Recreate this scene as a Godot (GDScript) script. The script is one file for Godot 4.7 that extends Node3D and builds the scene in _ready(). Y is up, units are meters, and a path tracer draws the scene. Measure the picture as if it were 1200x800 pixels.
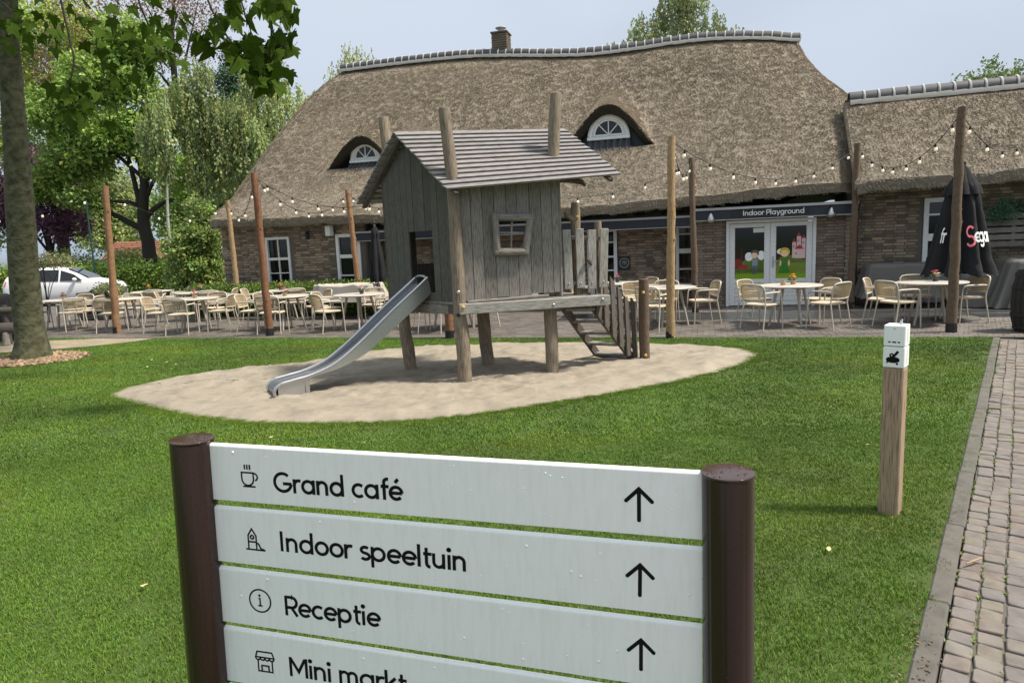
extends Node3D

const U := Vector3(0.9613, 0, 0.2756)   # along the building, to the right
const N := Vector3(-0.2756, 0, 0.9613)  # out of the building, towards the lawn
const O := Vector3(6.05, 0, -15.66)     # foot of the wall under the middle of the door

var rng := RandomNumberGenerator.new()
var used := {}
var M := {}
var T := {}


func _ready() -> void:
	rng.seed = 4711
	# ---- camera, sky, sun, exposure
	var cam := Camera3D.new()
	cam.name = "camera"
	cam.fov = 53.7
	cam.near = 0.05
	cam.far = 2000.0
	cam.position = Vector3(0, 1.65, 0)
	cam.rotation_degrees = Vector3(-8.14, 0, -2.3)
	add_child(cam)
	var e := Environment.new()
	e.background_mode = Environment.BG_SKY
	var sky := ProceduralSkyMaterial.new()
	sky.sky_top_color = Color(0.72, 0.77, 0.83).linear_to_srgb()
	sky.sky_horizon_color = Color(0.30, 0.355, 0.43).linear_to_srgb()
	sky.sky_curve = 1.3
	sky.ground_bottom_color = Color(0.12, 0.14, 0.08).linear_to_srgb()
	sky.ground_horizon_color = Color(0.25, 0.27, 0.22).linear_to_srgb()
	sky.sun_angle_max = 60.0
	sky.sky_cover = clouds()
	sky.sky_cover_modulate = Color(1, 1, 1, 0.32)
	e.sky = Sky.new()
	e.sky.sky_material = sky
	e.tonemap_mode = Environment.TONE_MAPPER_LINEAR
	e.tonemap_exposure = 1.5
	e.sdfgi_enabled = true
	e.ssao_enabled = true
	e.ssil_enabled = true
	var we := WorldEnvironment.new()
	we.name = "world_environment"
	we.environment = e
	add_child(we)
	var sun := DirectionalLight3D.new()
	sun.name = "sun"
	sun.light_color = Color(1.0, 0.965, 0.91)
	sun.light_energy = 1.45
	sun.light_angular_distance = 7.0
	sun.shadow_enabled = true
	sun.look_at_from_position(Vector3(0.61, 1.0, 0.11) * 30.0, Vector3.ZERO, Vector3.UP)
	add_child(sun)
	# ---- the scene
	make_textures()
	make_materials()
	make_grounds()
	make_terrace()
	make_path()
	make_building()
	make_far()
	make_trees()
	make_plane_tree()
	make_playhouse()
	make_poles()
	make_furniture()
	make_parasols()
	make_covers()
	make_guide_post()
	make_sign()
	make_small()
	make_grass()


# ======================================================== shapes
class Geo:
	var v := PackedVector3Array()
	var n := PackedVector3Array()
	var t := PackedVector2Array()
	var c := PackedColorArray()
	var i := PackedInt32Array()
	var col := Color.WHITE
	var uo := Vector2.ZERO

	func vert(p: Vector3, nn: Vector3, uv: Vector2) -> int:
		v.append(p)
		n.append(nn)
		t.append(uv + uo)
		c.append(col)
		return v.size() - 1

	func tri(a: Vector3, b: Vector3, d: Vector3) -> void:
		var nn := (b - a).cross(d - a).normalized()
		var k := vert(a, nn, Vector2.ZERO)
		vert(b, nn, Vector2(a.distance_to(b), 0))
		vert(d, nn, Vector2(0, a.distance_to(d)))
		i.append_array([k, k + 2, k + 1])

	func tri_out(a: Vector3, b: Vector3, d: Vector3, mid: Vector3) -> void:
		if (b - a).cross(d - a).dot(a + b + d - mid * 3.0) < 0.0:
			tri(a, d, b)
		else:
			tri(a, b, d)

	# corners counter-clockwise seen from outside; v runs from a to d
	func quad(a: Vector3, b: Vector3, d: Vector3, f: Vector3, ua := Vector2(-9, 0), ub := Vector2.ZERO, ud := Vector2.ZERO, uf := Vector2.ZERO) -> void:
		var nn := (d - a).cross(f - b)
		nn = nn.normalized()
		if ua.x == -9:
			ua = Vector2.ZERO
			ub = Vector2(a.distance_to(b), 0)
			uf = Vector2(0, a.distance_to(f))
			ud = Vector2(a.distance_to(b), b.distance_to(d))
		var k := vert(a, nn, ua)
		vert(b, nn, ub)
		vert(d, nn, ud)
		vert(f, nn, uf)
		i.append_array([k, k + 2, k + 1, k, k + 3, k + 2])

	func quad_out(a: Vector3, b: Vector3, d: Vector3, f: Vector3, mid: Vector3) -> void:
		if (d - a).cross(f - b).dot(a + b + d + f - mid * 4.0) < 0.0:
			quad(b, a, f, d)
		else:
			quad(a, b, d, f)

	# four bottom corners, four top corners (in the same order round)
	func hexa(p: Array) -> void:
		var mid := Vector3.ZERO
		for q in p:
			mid += q / 8.0
		for k in 4:
			var l := (k + 1) % 4
			quad_out(p[k], p[l], p[l + 4], p[k + 4], mid)
		quad_out(p[0], p[1], p[2], p[3], mid)
		quad_out(p[4], p[5], p[6], p[7], mid)

	# a board: a face of four corners (bottom left, bottom right, top right, top left) and its thickness
	func board(a: Vector3, b: Vector3, d: Vector3, f: Vector3, thick: Vector3) -> void:
		hexa([a, b, b + thick, a + thick, f, d, d + thick, f + thick])

	# a box with chamfered edges; the grain runs along its own y
	func box(x: Transform3D, s: Vector3, ch := 0.0) -> void:
		var h := s / 2.0
		if ch <= 0.0:
			hexa([x * Vector3(-h.x, -h.y, h.z), x * Vector3(h.x, -h.y, h.z), x * Vector3(h.x, -h.y, -h.z), x * Vector3(-h.x, -h.y, -h.z),
				x * Vector3(-h.x, h.y, h.z), x * Vector3(h.x, h.y, h.z), x * Vector3(h.x, h.y, -h.z), x * Vector3(-h.x, h.y, -h.z)])
			return
		var mid := x.origin
		for ax in 3:
			var a1 := (ax + 1) % 3
			var a2 := (ax + 2) % 3
			for s0 in [-1.0, 1.0]:
				var ps := []
				var us := []
				for q in [[-1, -1], [1, -1], [1, 1], [-1, 1]]:
					var p := Vector3()
					p[ax] = s0 * h[ax]
					p[a1] = q[0] * (h[a1] - ch)
					p[a2] = q[1] * (h[a2] - ch)
					ps.append(x * p)
					us.append(Vector2(p.z, p.y) if ax == 0 else Vector2(p.x, p.z) if ax == 1 else Vector2(p.x, p.y))
				if (s0 > 0) == (x.basis.determinant() > 0):
					quad(ps[0], ps[1], ps[2], ps[3], us[0], us[1], us[2], us[3])
				else:
					quad(ps[0], ps[3], ps[2], ps[1], us[0], us[3], us[2], us[1])
			for s1 in [-1.0, 1.0]:
				for s2 in [-1.0, 1.0]:
					var e := []
					for q in [[-1, 0], [-1, 1], [1, 1], [1, 0]]:
						var p := Vector3()
						p[ax] = q[0] * (h[ax] - ch)
						p[a1] = s1 * (h[a1] - (ch if q[1] else 0.0))
						p[a2] = s2 * (h[a2] - (0.0 if q[1] else ch))
						e.append(x * p)
					quad_out(e[0], e[1], e[2], e[3], mid)
		for sx in [-1.0, 1.0]:
			for sy in [-1.0, 1.0]:
				for sz in [-1.0, 1.0]:
					tri_out(x * Vector3(sx * h.x, sy * (h.y - ch), sz * (h.z - ch)), x * Vector3(sx * (h.x - ch), sy * h.y, sz * (h.z - ch)), x * Vector3(sx * (h.x - ch), sy * (h.y - ch), sz * h.z), mid)

	# rows of points joined into one smooth sheet
	func sheet(rows: Array, closed := false) -> void:
		var w: int = rows[0].size()
		var first := v.size()
		var along := 0.0
		for r in rows.size():
			if r:
				along += rows[r][0].distance_to(rows[r - 1][0])
			var across := 0.0
			for k in w:
				if k:
					across += rows[r][k].distance_to(rows[r][k - 1])
				vert(rows[r][k], Vector3.ZERO, Vector2(across, along))
		for r in rows.size() - 1:
			for k in (w if closed else w - 1):
				var l := (k + 1) % w
				face(first + r * w + k, first + r * w + l, first + (r + 1) * w + l, first + (r + 1) * w + k)
		for k in range(first, v.size()):
			n[k] = n[k].normalized()

	func face(a: int, b: int, d: int, f: int) -> void:
		var nn := (v[d] - v[a]).cross(v[f] - v[b])
		n[a] += nn
		n[b] += nn
		n[d] += nn
		n[f] += nn
		i.append_array([a, d, b, a, f, d])

	func tube(pts: Array, rad, sides := 8, caps := true) -> void:
		var rows := []
		var side := Vector3.RIGHT
		for k in pts.size():
			var d: Vector3 = pts[mini(k + 1, pts.size() - 1)] - pts[maxi(k - 1, 0)]
			d = d.normalized()
			if k == 0:
				side = Vector3.RIGHT if absf(d.x) < 0.8 else Vector3.FORWARD
			side = (side - d * side.dot(d)).normalized()
			var other := d.cross(side)
			var r: float = rad[k] if rad is Array else rad
			var row := PackedVector3Array()
			for s in sides:
				var a := TAU * s / sides
				row.append(pts[k] + (side * cos(a) + other * sin(a)) * r)
			rows.append(row)
		sheet(rows, true)
		if caps:
			for k in [0, rows.size() - 1]:
				var row: PackedVector3Array = rows[k]
				var back: Vector3 = pts[1] if k == 0 else pts[k - 1]
				for s in range(1, sides - 1):
					tri_out(row[0], row[s], row[s + 1], back)

	# a profile of (radius, height) turned round the y axis of x
	func lathe(prof: Array, sides := 16, x := Transform3D()) -> void:
		var rows := []
		for q in prof:
			var row := PackedVector3Array()
			for s in sides:
				var a := -TAU * s / sides
				row.append(x * Vector3(cos(a) * q.x, q.y, sin(a) * q.x))
			rows.append(row)
		sheet(rows, true)

	func ball(mid: Vector3, r: Vector3, sides := 8) -> void:
		var prof := []
		for k in sides / 2 + 1:
			var a := PI * k / (sides / 2)
			prof.append(Vector2(maxf(sin(a), 0.001), -cos(a)))
		lathe(prof, sides, Transform3D(Basis.from_scale(r), mid))

	# a ribbon of even width along a line drawn in the plane of x (its local x and y)
	func stroke(line: PackedVector2Array, half: float, x: Transform3D, lift := 0.0) -> void:
		var m := line.size()
		var ring: bool = m > 3 and line[0].distance_to(line[m - 1]) < 1e-5
		var l := []
		var r := []
		for k in m:
			var a := line[k - 1] if k > 0 else (line[m - 2] if ring else line[0] * 2.0 - line[1])
			var b := line[k + 1] if k < m - 1 else (line[1] if ring else line[k] * 2.0 - line[k - 1])
			var d1 := (line[k] - a).normalized()
			var d2 := (b - line[k]).normalized()
			var nn := (d1 + d2).orthogonal().normalized()
			var grow := minf(1.0 / maxf(nn.dot(d1.orthogonal()), 0.3), 2.2)
			l.append(x * Vector3(line[k].x + nn.x * half * grow, line[k].y + nn.y * half * grow, lift))
			r.append(x * Vector3(line[k].x - nn.x * half * grow, line[k].y - nn.y * half * grow, lift))
		for k in m - 1:
			if (r[k + 1] - l[k]).cross(l[k + 1] - r[k]).dot(x.basis.z) > 0.0:
				quad(l[k], r[k], r[k + 1], l[k + 1])
			else:
				quad(r[k], l[k], l[k + 1], r[k + 1])

	func mesh() -> ArrayMesh:
		var a := []
		a.resize(Mesh.ARRAY_MAX)
		a[Mesh.ARRAY_VERTEX] = v
		a[Mesh.ARRAY_NORMAL] = n
		a[Mesh.ARRAY_TEX_UV] = t
		a[Mesh.ARRAY_COLOR] = c
		a[Mesh.ARRAY_INDEX] = i
		var m := ArrayMesh.new()
		m.add_surface_from_arrays(Mesh.PRIMITIVE_TRIANGLES, a)
		return m


func rf(a: float, b: float) -> float:
	return rng.randf_range(a, b)


func grey(k: float) -> Color:
	return Color(k, k, k)


func tint(spread: float) -> Color:
	var k := rf(1.0 - spread, 1.0 + spread * 0.6)
	return Color(k * rf(0.97, 1.03), k, k * rf(0.96, 1.03))


func at(pos: Vector3, turn := 0.0) -> Transform3D:
	return Transform3D(Basis(Vector3.UP, turn), pos)


# a frame whose y runs along d and whose z looks towards out
func along(pos: Vector3, d: Vector3, out: Vector3) -> Transform3D:
	var y := d.normalized()
	var x := y.cross(out).normalized()
	return Transform3D(Basis(x, y, x.cross(y)), pos)


func on_wall(u: float, h: float, off := 0.0) -> Vector3:
	return O + U * u + N * off + Vector3.UP * h


# ======================================================== objects
func numbered(p: Node, called: String) -> String:
	var k := str(p.get_instance_id()) + called
	var c: int = used.get(k, 0)
	used[k] = c + 1
	return called if c == 0 else "%s_%03d" % [called, c]


func put(o: Node3D, called: String, parent: Node = self) -> Node3D:
	o.name = numbered(parent, called)
	parent.add_child(o, true)
	return o


func tag(o: Node, label: String, category: String, group := "") -> void:
	o.set_meta("label", label)
	o.set_meta("category", category)
	if group:
		o.set_meta("group", group)


func thing(called: String, label: String, category: String, where := Vector3.ZERO, turn := 0.0, group := "") -> Node3D:
	var o := Node3D.new()
	put(o, called)
	o.position = where
	o.rotation.y = turn
	tag(o, label, category, group)
	return o


func part(called: String, g, m: Material, parent: Node) -> MeshInstance3D:
	var o := MeshInstance3D.new()
	o.mesh = g.mesh() if g is Geo else g
	o.material_override = m
	put(o, called, parent)
	return o


func solo(called: String, g, m: Material, label: String, category: String, group := "") -> MeshInstance3D:
	var o := part(called, g, m, self)
	tag(o, label, category, group)
	return o


func setting(called: String, g, m: Material) -> MeshInstance3D:
	var o := part(called, g, m, self)
	o.set_meta("kind", "structure")
	return o


func copy(src: Node3D, where: Vector3, turn: float, label: String, group: String) -> Node3D:
	var o: Node3D = src.duplicate()
	o.name = numbered(self, String(src.name).rstrip("0123456789_"))
	add_child(o, true)
	o.position = where
	o.rotation.y = turn
	o.set_meta("label", label)
	if group:
		o.set_meta("group", group)
	return o


func scatter(called: String, m: Mesh, mat: Material, places: Array, colors: Array, parent: Node = self, stuff := true) -> MultiMeshInstance3D:
	var mm := MultiMesh.new()
	mm.transform_format = MultiMesh.TRANSFORM_3D
	mm.use_colors = colors.size() > 0
	mm.mesh = m
	mm.instance_count = places.size()
	for k in places.size():
		mm.set_instance_transform(k, places[k])
		if mm.use_colors:
			mm.set_instance_color(k, colors[k])
	var o := MultiMeshInstance3D.new()
	o.multimesh = mm
	o.material_override = mat
	put(o, called, parent)
	if stuff:
		o.set_meta("kind", "stuff")
	return o


# ======================================================== textures and materials
func noise_tex(called: String, freq: float, octaves: int, stops: Array, kind := FastNoiseLite.TYPE_SIMPLEX_SMOOTH, size := 512) -> void:
	var f := FastNoiseLite.new()
	f.seed = 10 + T.size()
	f.noise_type = kind
	f.frequency = freq
	f.fractal_octaves = octaves
	f.fractal_gain = 0.6
	var r := Gradient.new()
	r.offsets = PackedFloat32Array([0.0, 0.5, 1.0])
	r.colors = PackedColorArray([stops[0], stops[1], stops[2]])
	var n := NoiseTexture2D.new()
	n.width = size
	n.height = size
	n.seamless = true
	n.noise = f
	n.color_ramp = r
	T[called] = n


func clouds() -> ImageTexture:
	var f := FastNoiseLite.new()
	f.seed = 5
	f.frequency = 0.9
	f.fractal_octaves = 5
	f.noise_type = FastNoiseLite.TYPE_SIMPLEX_SMOOTH
	var im := Image.create(512, 256, false, Image.FORMAT_RGBA8)
	for y in 256:
		var up := PI * (0.5 - (y + 0.5) / 256.0)
		for x in 512:
			var a := TAU * x / 512.0
			var d := Vector3(cos(a) * cos(up), sin(up) * 2.2, sin(a) * cos(up))
			var k := clampf(f.get_noise_3dv(d * 1.3) * 1.1 + 0.42, 0.0, 1.0)
			im.set_pixel(x, y, Color(0.52, 0.52, 0.54, k * k * (3 - 2 * k)))
	return ImageTexture.create_from_image(im)


func make_textures() -> void:
	noise_tex("fine", 0.06, 5, [grey(0.84), grey(0.95), grey(1.0)])
	noise_tex("wood", 0.025, 5, [grey(0.55), grey(0.90), grey(1.0)])
	noise_tex("speck", 0.22, 3, [grey(0.50), grey(0.88), grey(1.0)])
	noise_tex("blotch", 0.009, 4, [grey(0.78), grey(0.93), grey(1.0)])
	noise_tex("thatch", 0.16, 4, [Color(0.45, 0.42, 0.39), Color(0.86, 0.85, 0.83), Color(1, 1, 1)])
	noise_tex("moss", 0.014, 4, [Color(0.38, 0.43, 0.26), Color(0.80, 0.82, 0.70), Color(1, 1, 1)])
	noise_tex("streak", 0.012, 5, [Color(0.95, 0.95, 0.94), Color(0.985, 0.985, 0.985), Color(1, 1, 1)])
	noise_tex("grassy", 0.02, 4, [Color(0.70, 0.72, 0.60), Color(0.9, 0.92, 0.85), Color(1, 1, 1)])


func mk(called: String, color: Color, rough := 0.85, tex := "", scale := Vector3.ONE, mode := "uv", bump := 0.0, blotch := 0.0) -> StandardMaterial3D:
	var m := StandardMaterial3D.new()
	m.resource_name = called
	m.albedo_color = color.linear_to_srgb()
	m.roughness = rough
	m.vertex_color_use_as_albedo = true
	m.vertex_color_is_srgb = false
	if tex:
		m.albedo_texture = T[tex]
		m.uv1_scale = scale
		if mode != "uv":
			m.uv1_triplanar = true
			m.uv1_world_triplanar = mode == "world"
		if bump > 0.0:
			m.heightmap_enabled = true
			m.heightmap_texture = T[tex]
			m.heightmap_scale = bump
	if blotch > 0.0:
		m.detail_enabled = true
		m.detail_blend_mode = BaseMaterial3D.BLEND_MODE_MUL
		m.detail_albedo = T["blotch"]
		m.detail_uv_layer = BaseMaterial3D.DETAIL_UV_2
		m.uv2_triplanar = true
		m.uv2_world_triplanar = true
		m.uv2_scale = Vector3.ONE * blotch
	M[called] = m
	return m


func make_materials() -> void:
	mk("soil", Color(0.058, 0.10, 0.010), 0.95, "fine", Vector3.ONE * 1.2, "world", 0.0, 0.15)
	mk("far_ground", Color(0.06, 0.09, 0.03), 0.95, "fine", Vector3.ONE * 0.2, "world")
	mk("tarmac", Color(0.16, 0.155, 0.15), 0.9, "speck", Vector3.ONE * 2.0, "world", 0.0, 0.1)
	mk("sand", Color(0.52, 0.45, 0.35), 0.95, "speck", Vector3.ONE * 2.2, "world", 1.6, 0.5)
	mk("gravel", Color(0.46, 0.38, 0.26), 0.95, "speck", Vector3.ONE * 2.5, "world", 1.0, 0.4)
	mk("paver", Color(0.172, 0.15, 0.137), 0.5, "fine", Vector3.ONE * 2.5, "world", 0.0, 0.25)
	mk("bounce_paving", Color(0.34, 0.30, 0.255), 0.9, "speck", Vector3.ONE * 2.0, "world", 0.0, 0.3)  # pale colour for the added paving that throws light back at the sign
	mk("paver_bed", Color(0.10, 0.09, 0.08), 0.95, "speck", Vector3.ONE * 3.0, "world")
	mk("slab", Color(0.06, 0.063, 0.064), 0.3, "fine", Vector3.ONE * 1.0, "world", 0.0, 0.4)
	mk("sett", Color(0.285, 0.258, 0.232), 0.9, "speck", Vector3.ONE * 3.0, "world", 0.35, 1.3)
	mk("joint", Color(0.16, 0.145, 0.115), 0.95, "speck", Vector3.ONE * 4.0, "world", 0.6)
	mk("concrete", Color(0.175, 0.163, 0.14), 0.9, "speck", Vector3.ONE * 3.0, "world", 0.25, 1.2)
	mk("grass", Color(0.105, 0.195, 0.014), 0.6)
	var g: StandardMaterial3D = M.grass
	g.backlight_enabled = true
	g.backlight = Color(0.35, 0.35, 0.35)
	mk("thatch", Color(0.41, 0.355, 0.285), 0.95, "thatch", Vector3.ONE * 1.9, "world", 1.4, 0.16)
	mk("reed", Color(0.50, 0.44, 0.365), 0.8, "", Vector3.ONE, "uv")
	mk("thatch_painted_shade", Color(0.045, 0.038, 0.03), 0.95, "thatch", Vector3.ONE * 1.2, "world", 2.0)  # thatch with the shade of eaves and window mouths painted into its colour
	mk("mortar", Color(0.19, 0.17, 0.15), 0.95, "speck", Vector3.ONE * 2.0, "world", 0.3)
	mk("brick", Color(0.36, 0.285, 0.225), 0.9, "fine", Vector3.ONE * 3.0, "world", 0.3, 0.5)
	mk("quoin", Color(0.42, 0.37, 0.30), 0.95, "speck", Vector3.ONE * 2.0, "world", 1.5)
	mk("ridge", Color(0.075, 0.08, 0.09), 0.65, "fine", Vector3.ONE * 2.0, "world", 0.0, 0.8)
	mk("ridge_joint", Color(0.46, 0.455, 0.44), 0.9, "fine", Vector3.ONE * 3.0, "world")
	mk("ridge_mortar", Color(0.24, 0.237, 0.23), 0.9, "fine", Vector3.ONE * 3.0, "world")
	mk("white_paint", Color(0.90, 0.91, 0.91), 0.45, "fine", Vector3.ONE * 0.7, "world")
	mk("fascia", Color(0.016, 0.021, 0.034), 0.4)
	mk("zinc", Color(0.46, 0.47, 0.49), 0.5)
	mk("pane", Color(0.012, 0.014, 0.016), 0.04)
	mk("brown_pipe", Color(0.045, 0.026, 0.022), 0.5)
	mk("black", Color(0.012, 0.012, 0.013), 0.5)
	mk("weathered", Color(0.295, 0.268, 0.24), 0.85, "wood", Vector3(5.0, 0.45, 1), "uv", 0.25)
	mk("gable_board", Color(0.122, 0.12, 0.102), 0.85, "wood", Vector3(6.0, 0.5, 1), "uv", 0.2)
	mk("brown_board", Color(0.125, 0.105, 0.088), 0.85, "wood", Vector3(5.0, 0.5, 1), "uv", 0.2)
	mk("black_wood", Color(0.035, 0.030, 0.027), 0.8, "wood", Vector3(5.0, 0.5, 1), "uv", 0.2)
	mk("pale_board", Color(0.40, 0.375, 0.34), 0.85, "wood", Vector3(5.0, 0.45, 1), "uv", 0.2)
	mk("shingle", Color(0.31, 0.292, 0.29), 0.6, "wood", Vector3(5.0, 0.5, 1), "uv", 0.2)
	mk("log", Color(0.31, 0.245, 0.175), 0.85, "wood", Vector3(4.0, 0.35, 1), "uv", 0.6)
	mk("pole", Color(0.36, 0.20, 0.10), 0.85, "wood", Vector3(5.0, 0.8, 1), "uv", 0.8)
	mk("red_pole", Color(0.27, 0.125, 0.065), 0.85, "wood", Vector3(5.0, 0.8, 1), "uv", 0.8)
	mk("pale_pole", Color(0.46, 0.31, 0.16), 0.85, "wood", Vector3(5.0, 0.8, 1), "uv", 0.8)
	mk("dark_pole", Color(0.17, 0.115, 0.075), 0.85, "wood", Vector3(5.0, 0.8, 1), "uv", 0.8)
	mk("oak", Color(0.43, 0.31, 0.205), 0.8, "wood", Vector3(7.0, 0.35, 1), "uv", 0.15)
	mk("steel", Color(0.62, 0.63, 0.64), 0.32, "fine", Vector3.ONE * 1.5, "local")
	(M.steel as StandardMaterial3D).metallic = 0.95
	mk("dark_steel", Color(0.30, 0.31, 0.32), 0.35)
	(M.dark_steel as StandardMaterial3D).metallic = 0.9
	mk("bolt", Color(0.55, 0.35, 0.08), 0.5)
	mk("sign_white", Color(0.89, 0.915, 0.895), 0.42, "streak", Vector3(9, 1.3, 9), "local")
	mk("sign_edge", Color(0.84, 0.85, 0.85), 0.3)
	mk("sign_brown", Color(0.027, 0.0135, 0.0115), 0.24, "fine", Vector3.ONE * 6.0, "local")
	mk("print_black", Color(0.012, 0.012, 0.013), 0.5)
	(M.print_black as StandardMaterial3D).metallic_specular = 0.15
	mk("print_white", Color(0.8, 0.8, 0.8), 0.6)
	mk("print_pink", Color(0.72, 0.16, 0.20), 0.6)
	mk("print_grey", Color(0.25, 0.26, 0.26), 0.6)
	mk("chair_frame", Color(0.50, 0.455, 0.38), 0.5)
	mk("chair_cord", Color(0.50, 0.39, 0.235), 0.8, "fine", Vector3.ONE * 6.0, "local")
	mk("chair_seat", Color(0.56, 0.47, 0.345), 0.85, "fine", Vector3.ONE * 6.0, "local")
	mk("table_top", Color(0.58, 0.545, 0.49), 0.35, "fine", Vector3.ONE * 2.0, "local")
	mk("table_leg", Color(0.40, 0.365, 0.31), 0.5)
	mk("cloth_black", Color(0.007, 0.0075, 0.010), 0.9, "fine", Vector3.ONE * 2.0, "local")
	mk("cloth_grey", Color(0.16, 0.15, 0.138), 0.7, "fine", Vector3.ONE * 1.5, "local", 0.5)
	mk("cloth_beige", Color(0.48, 0.44, 0.38), 0.8, "fine", Vector3.ONE * 1.5, "local", 0.5)
	mk("pot", Color(0.03, 0.034, 0.04), 0.4)
	mk("wood_cup", Color(0.40, 0.27, 0.14), 0.7)
	mk("petal", Color(1, 1, 1), 0.7)
	mk("green", Color(0.06, 0.12, 0.025), 0.6)
	mk("bark", Color(0.165, 0.158, 0.115), 0.95, "moss", Vector3.ONE * 0.9, "local", 3.0, 1.1)
	mk("dark_bark", Color(0.035, 0.03, 0.024), 0.95, "fine", Vector3.ONE * 1.2, "local", 1.0)
	mk("birch_bark", Color(0.50, 0.50, 0.46), 0.9, "wood", Vector3.ONE * 0.8, "local", 0.5)
	mk("chip", Color(0.30, 0.215, 0.14), 0.9)
	mk("leaf", Color(1, 1, 1), 0.55)
	var l: StandardMaterial3D = M.leaf
	l.backlight_enabled = true
	l.backlight = Color(0.8, 0.8, 0.8)
	mk("plane_leaf", Color(0.05, 0.092, 0.008), 0.75, "fine", Vector3.ONE * 4.0, "local")
	var pl: StandardMaterial3D = M.plane_leaf
	pl.backlight_enabled = true
	pl.backlight = Color(0.7, 0.7, 0.7)
	pl.metallic_specular = 0.2
	mk("roof_tile", Color(0.30, 0.12, 0.075), 0.85, "fine", Vector3.ONE * 1.0, "world", 0.0, 0.3)
	mk("lamp_green", Color(0.015, 0.06, 0.045), 0.5)
	mk("car_white", Color(0.75, 0.76, 0.77), 0.25)
	(M.car_white as StandardMaterial3D).clearcoat_enabled = true
	mk("car_grey", Color(0.20, 0.22, 0.26), 0.3)
	mk("tyre", Color(0.02, 0.02, 0.02), 0.8)
	mk("rim", Color(0.4, 0.4, 0.41), 0.3)
	mk("red_lamp", Color(0.55, 0.03, 0.025), 0.2)
	mk("plaster", Color(0.55, 0.53, 0.48), 0.9)
	mk("dry_leaf", Color(0.52, 0.46, 0.20), 0.7)
	mk("cable", Color(0.01, 0.01, 0.01), 0.6)
	mk("bulb", Color(0.85, 0.80, 0.66), 0.25)
	var b: StandardMaterial3D = M.bulb
	b.emission_enabled = true
	b.emission = Color(1.0, 0.93, 0.78)
	b.emission_energy_multiplier = 0.3
	mk("drop", Color(0.86, 0.88, 0.88), 0.04)
	mk("sign_brown_wet", Color(0.045, 0.024, 0.02), 0.10)


# ======================================================== ground, terrace, path
const PATH := Vector3(0.602, 0, -0.798)   # along the sett path, away from the camera
const PSIDE := Vector3(0.798, 0, 0.602)
const PEDGE := Vector3(1.51, 0, -2.26)    # on the left edge of the setts
const SAND := [Vector2(-5.01, -8.23), Vector2(-5.05, -8.73), Vector2(-4.65, -9.37), Vector2(-3.8, -9.85), Vector2(-3.08, -10.2), Vector2(-2.49, -10.78), Vector2(-1.87, -11.2), Vector2(-0.58, -11.25), Vector2(0.71, -11.1), Vector2(2.16, -10.6), Vector2(3.2, -10.0), Vector2(3.45, -9.44), Vector2(2.95, -8.59), Vector2(1.99, -7.78), Vector2(1.1, -7.25), Vector2(0.15, -6.77), Vector2(-0.7, -6.42), Vector2(-1.35, -6.37), Vector2(-2.14, -6.45), Vector2(-2.78, -6.62), Vector2(-3.48, -7.01), Vector2(-4.23, -7.56)]
const GRAVEL := [Vector2(-16.0, -13.2), Vector2(-10.64, -14.4), Vector2(-9.85, -14.5), Vector2(-8.91, -14.5), Vector2(-7.51, -14.1), Vector2(-7.81, -13.63), Vector2(-8.45, -13.1), Vector2(-9.19, -12.87), Vector2(-9.81, -12.75), Vector2(-16.0, -11.6)]


func flat(pts: PackedVector2Array, y: float) -> Geo:
	var g := Geo.new()
	var idx := Geometry2D.triangulate_polygon(pts)
	for k in range(0, idx.size(), 3):
		var a := pts[idx[k]]
		var b := pts[idx[k + 1]]
		var c := pts[idx[k + 2]]
		g.tri_out(Vector3(a.x, y, a.y), Vector3(b.x, y, b.y), Vector3(c.x, y, c.y), Vector3(a.x, y - 1.0, a.y))
	return g


func xz(p: Vector3) -> Vector2:
	return Vector2(p.x, p.z)


func smooth_ring(src: Array, per := 6, wobble := 0.0) -> PackedVector2Array:
	var out := PackedVector2Array()
	var m := src.size()
	for k in m:
		for s in per:
			var p: Vector2 = src[k].cubic_interpolate(src[(k + 1) % m], src[(k + m - 1) % m], src[(k + 2) % m], float(s) / per)
			out.append(p + Vector2(rf(-1, 1), rf(-1, 1)) * wobble)
	return out


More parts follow.
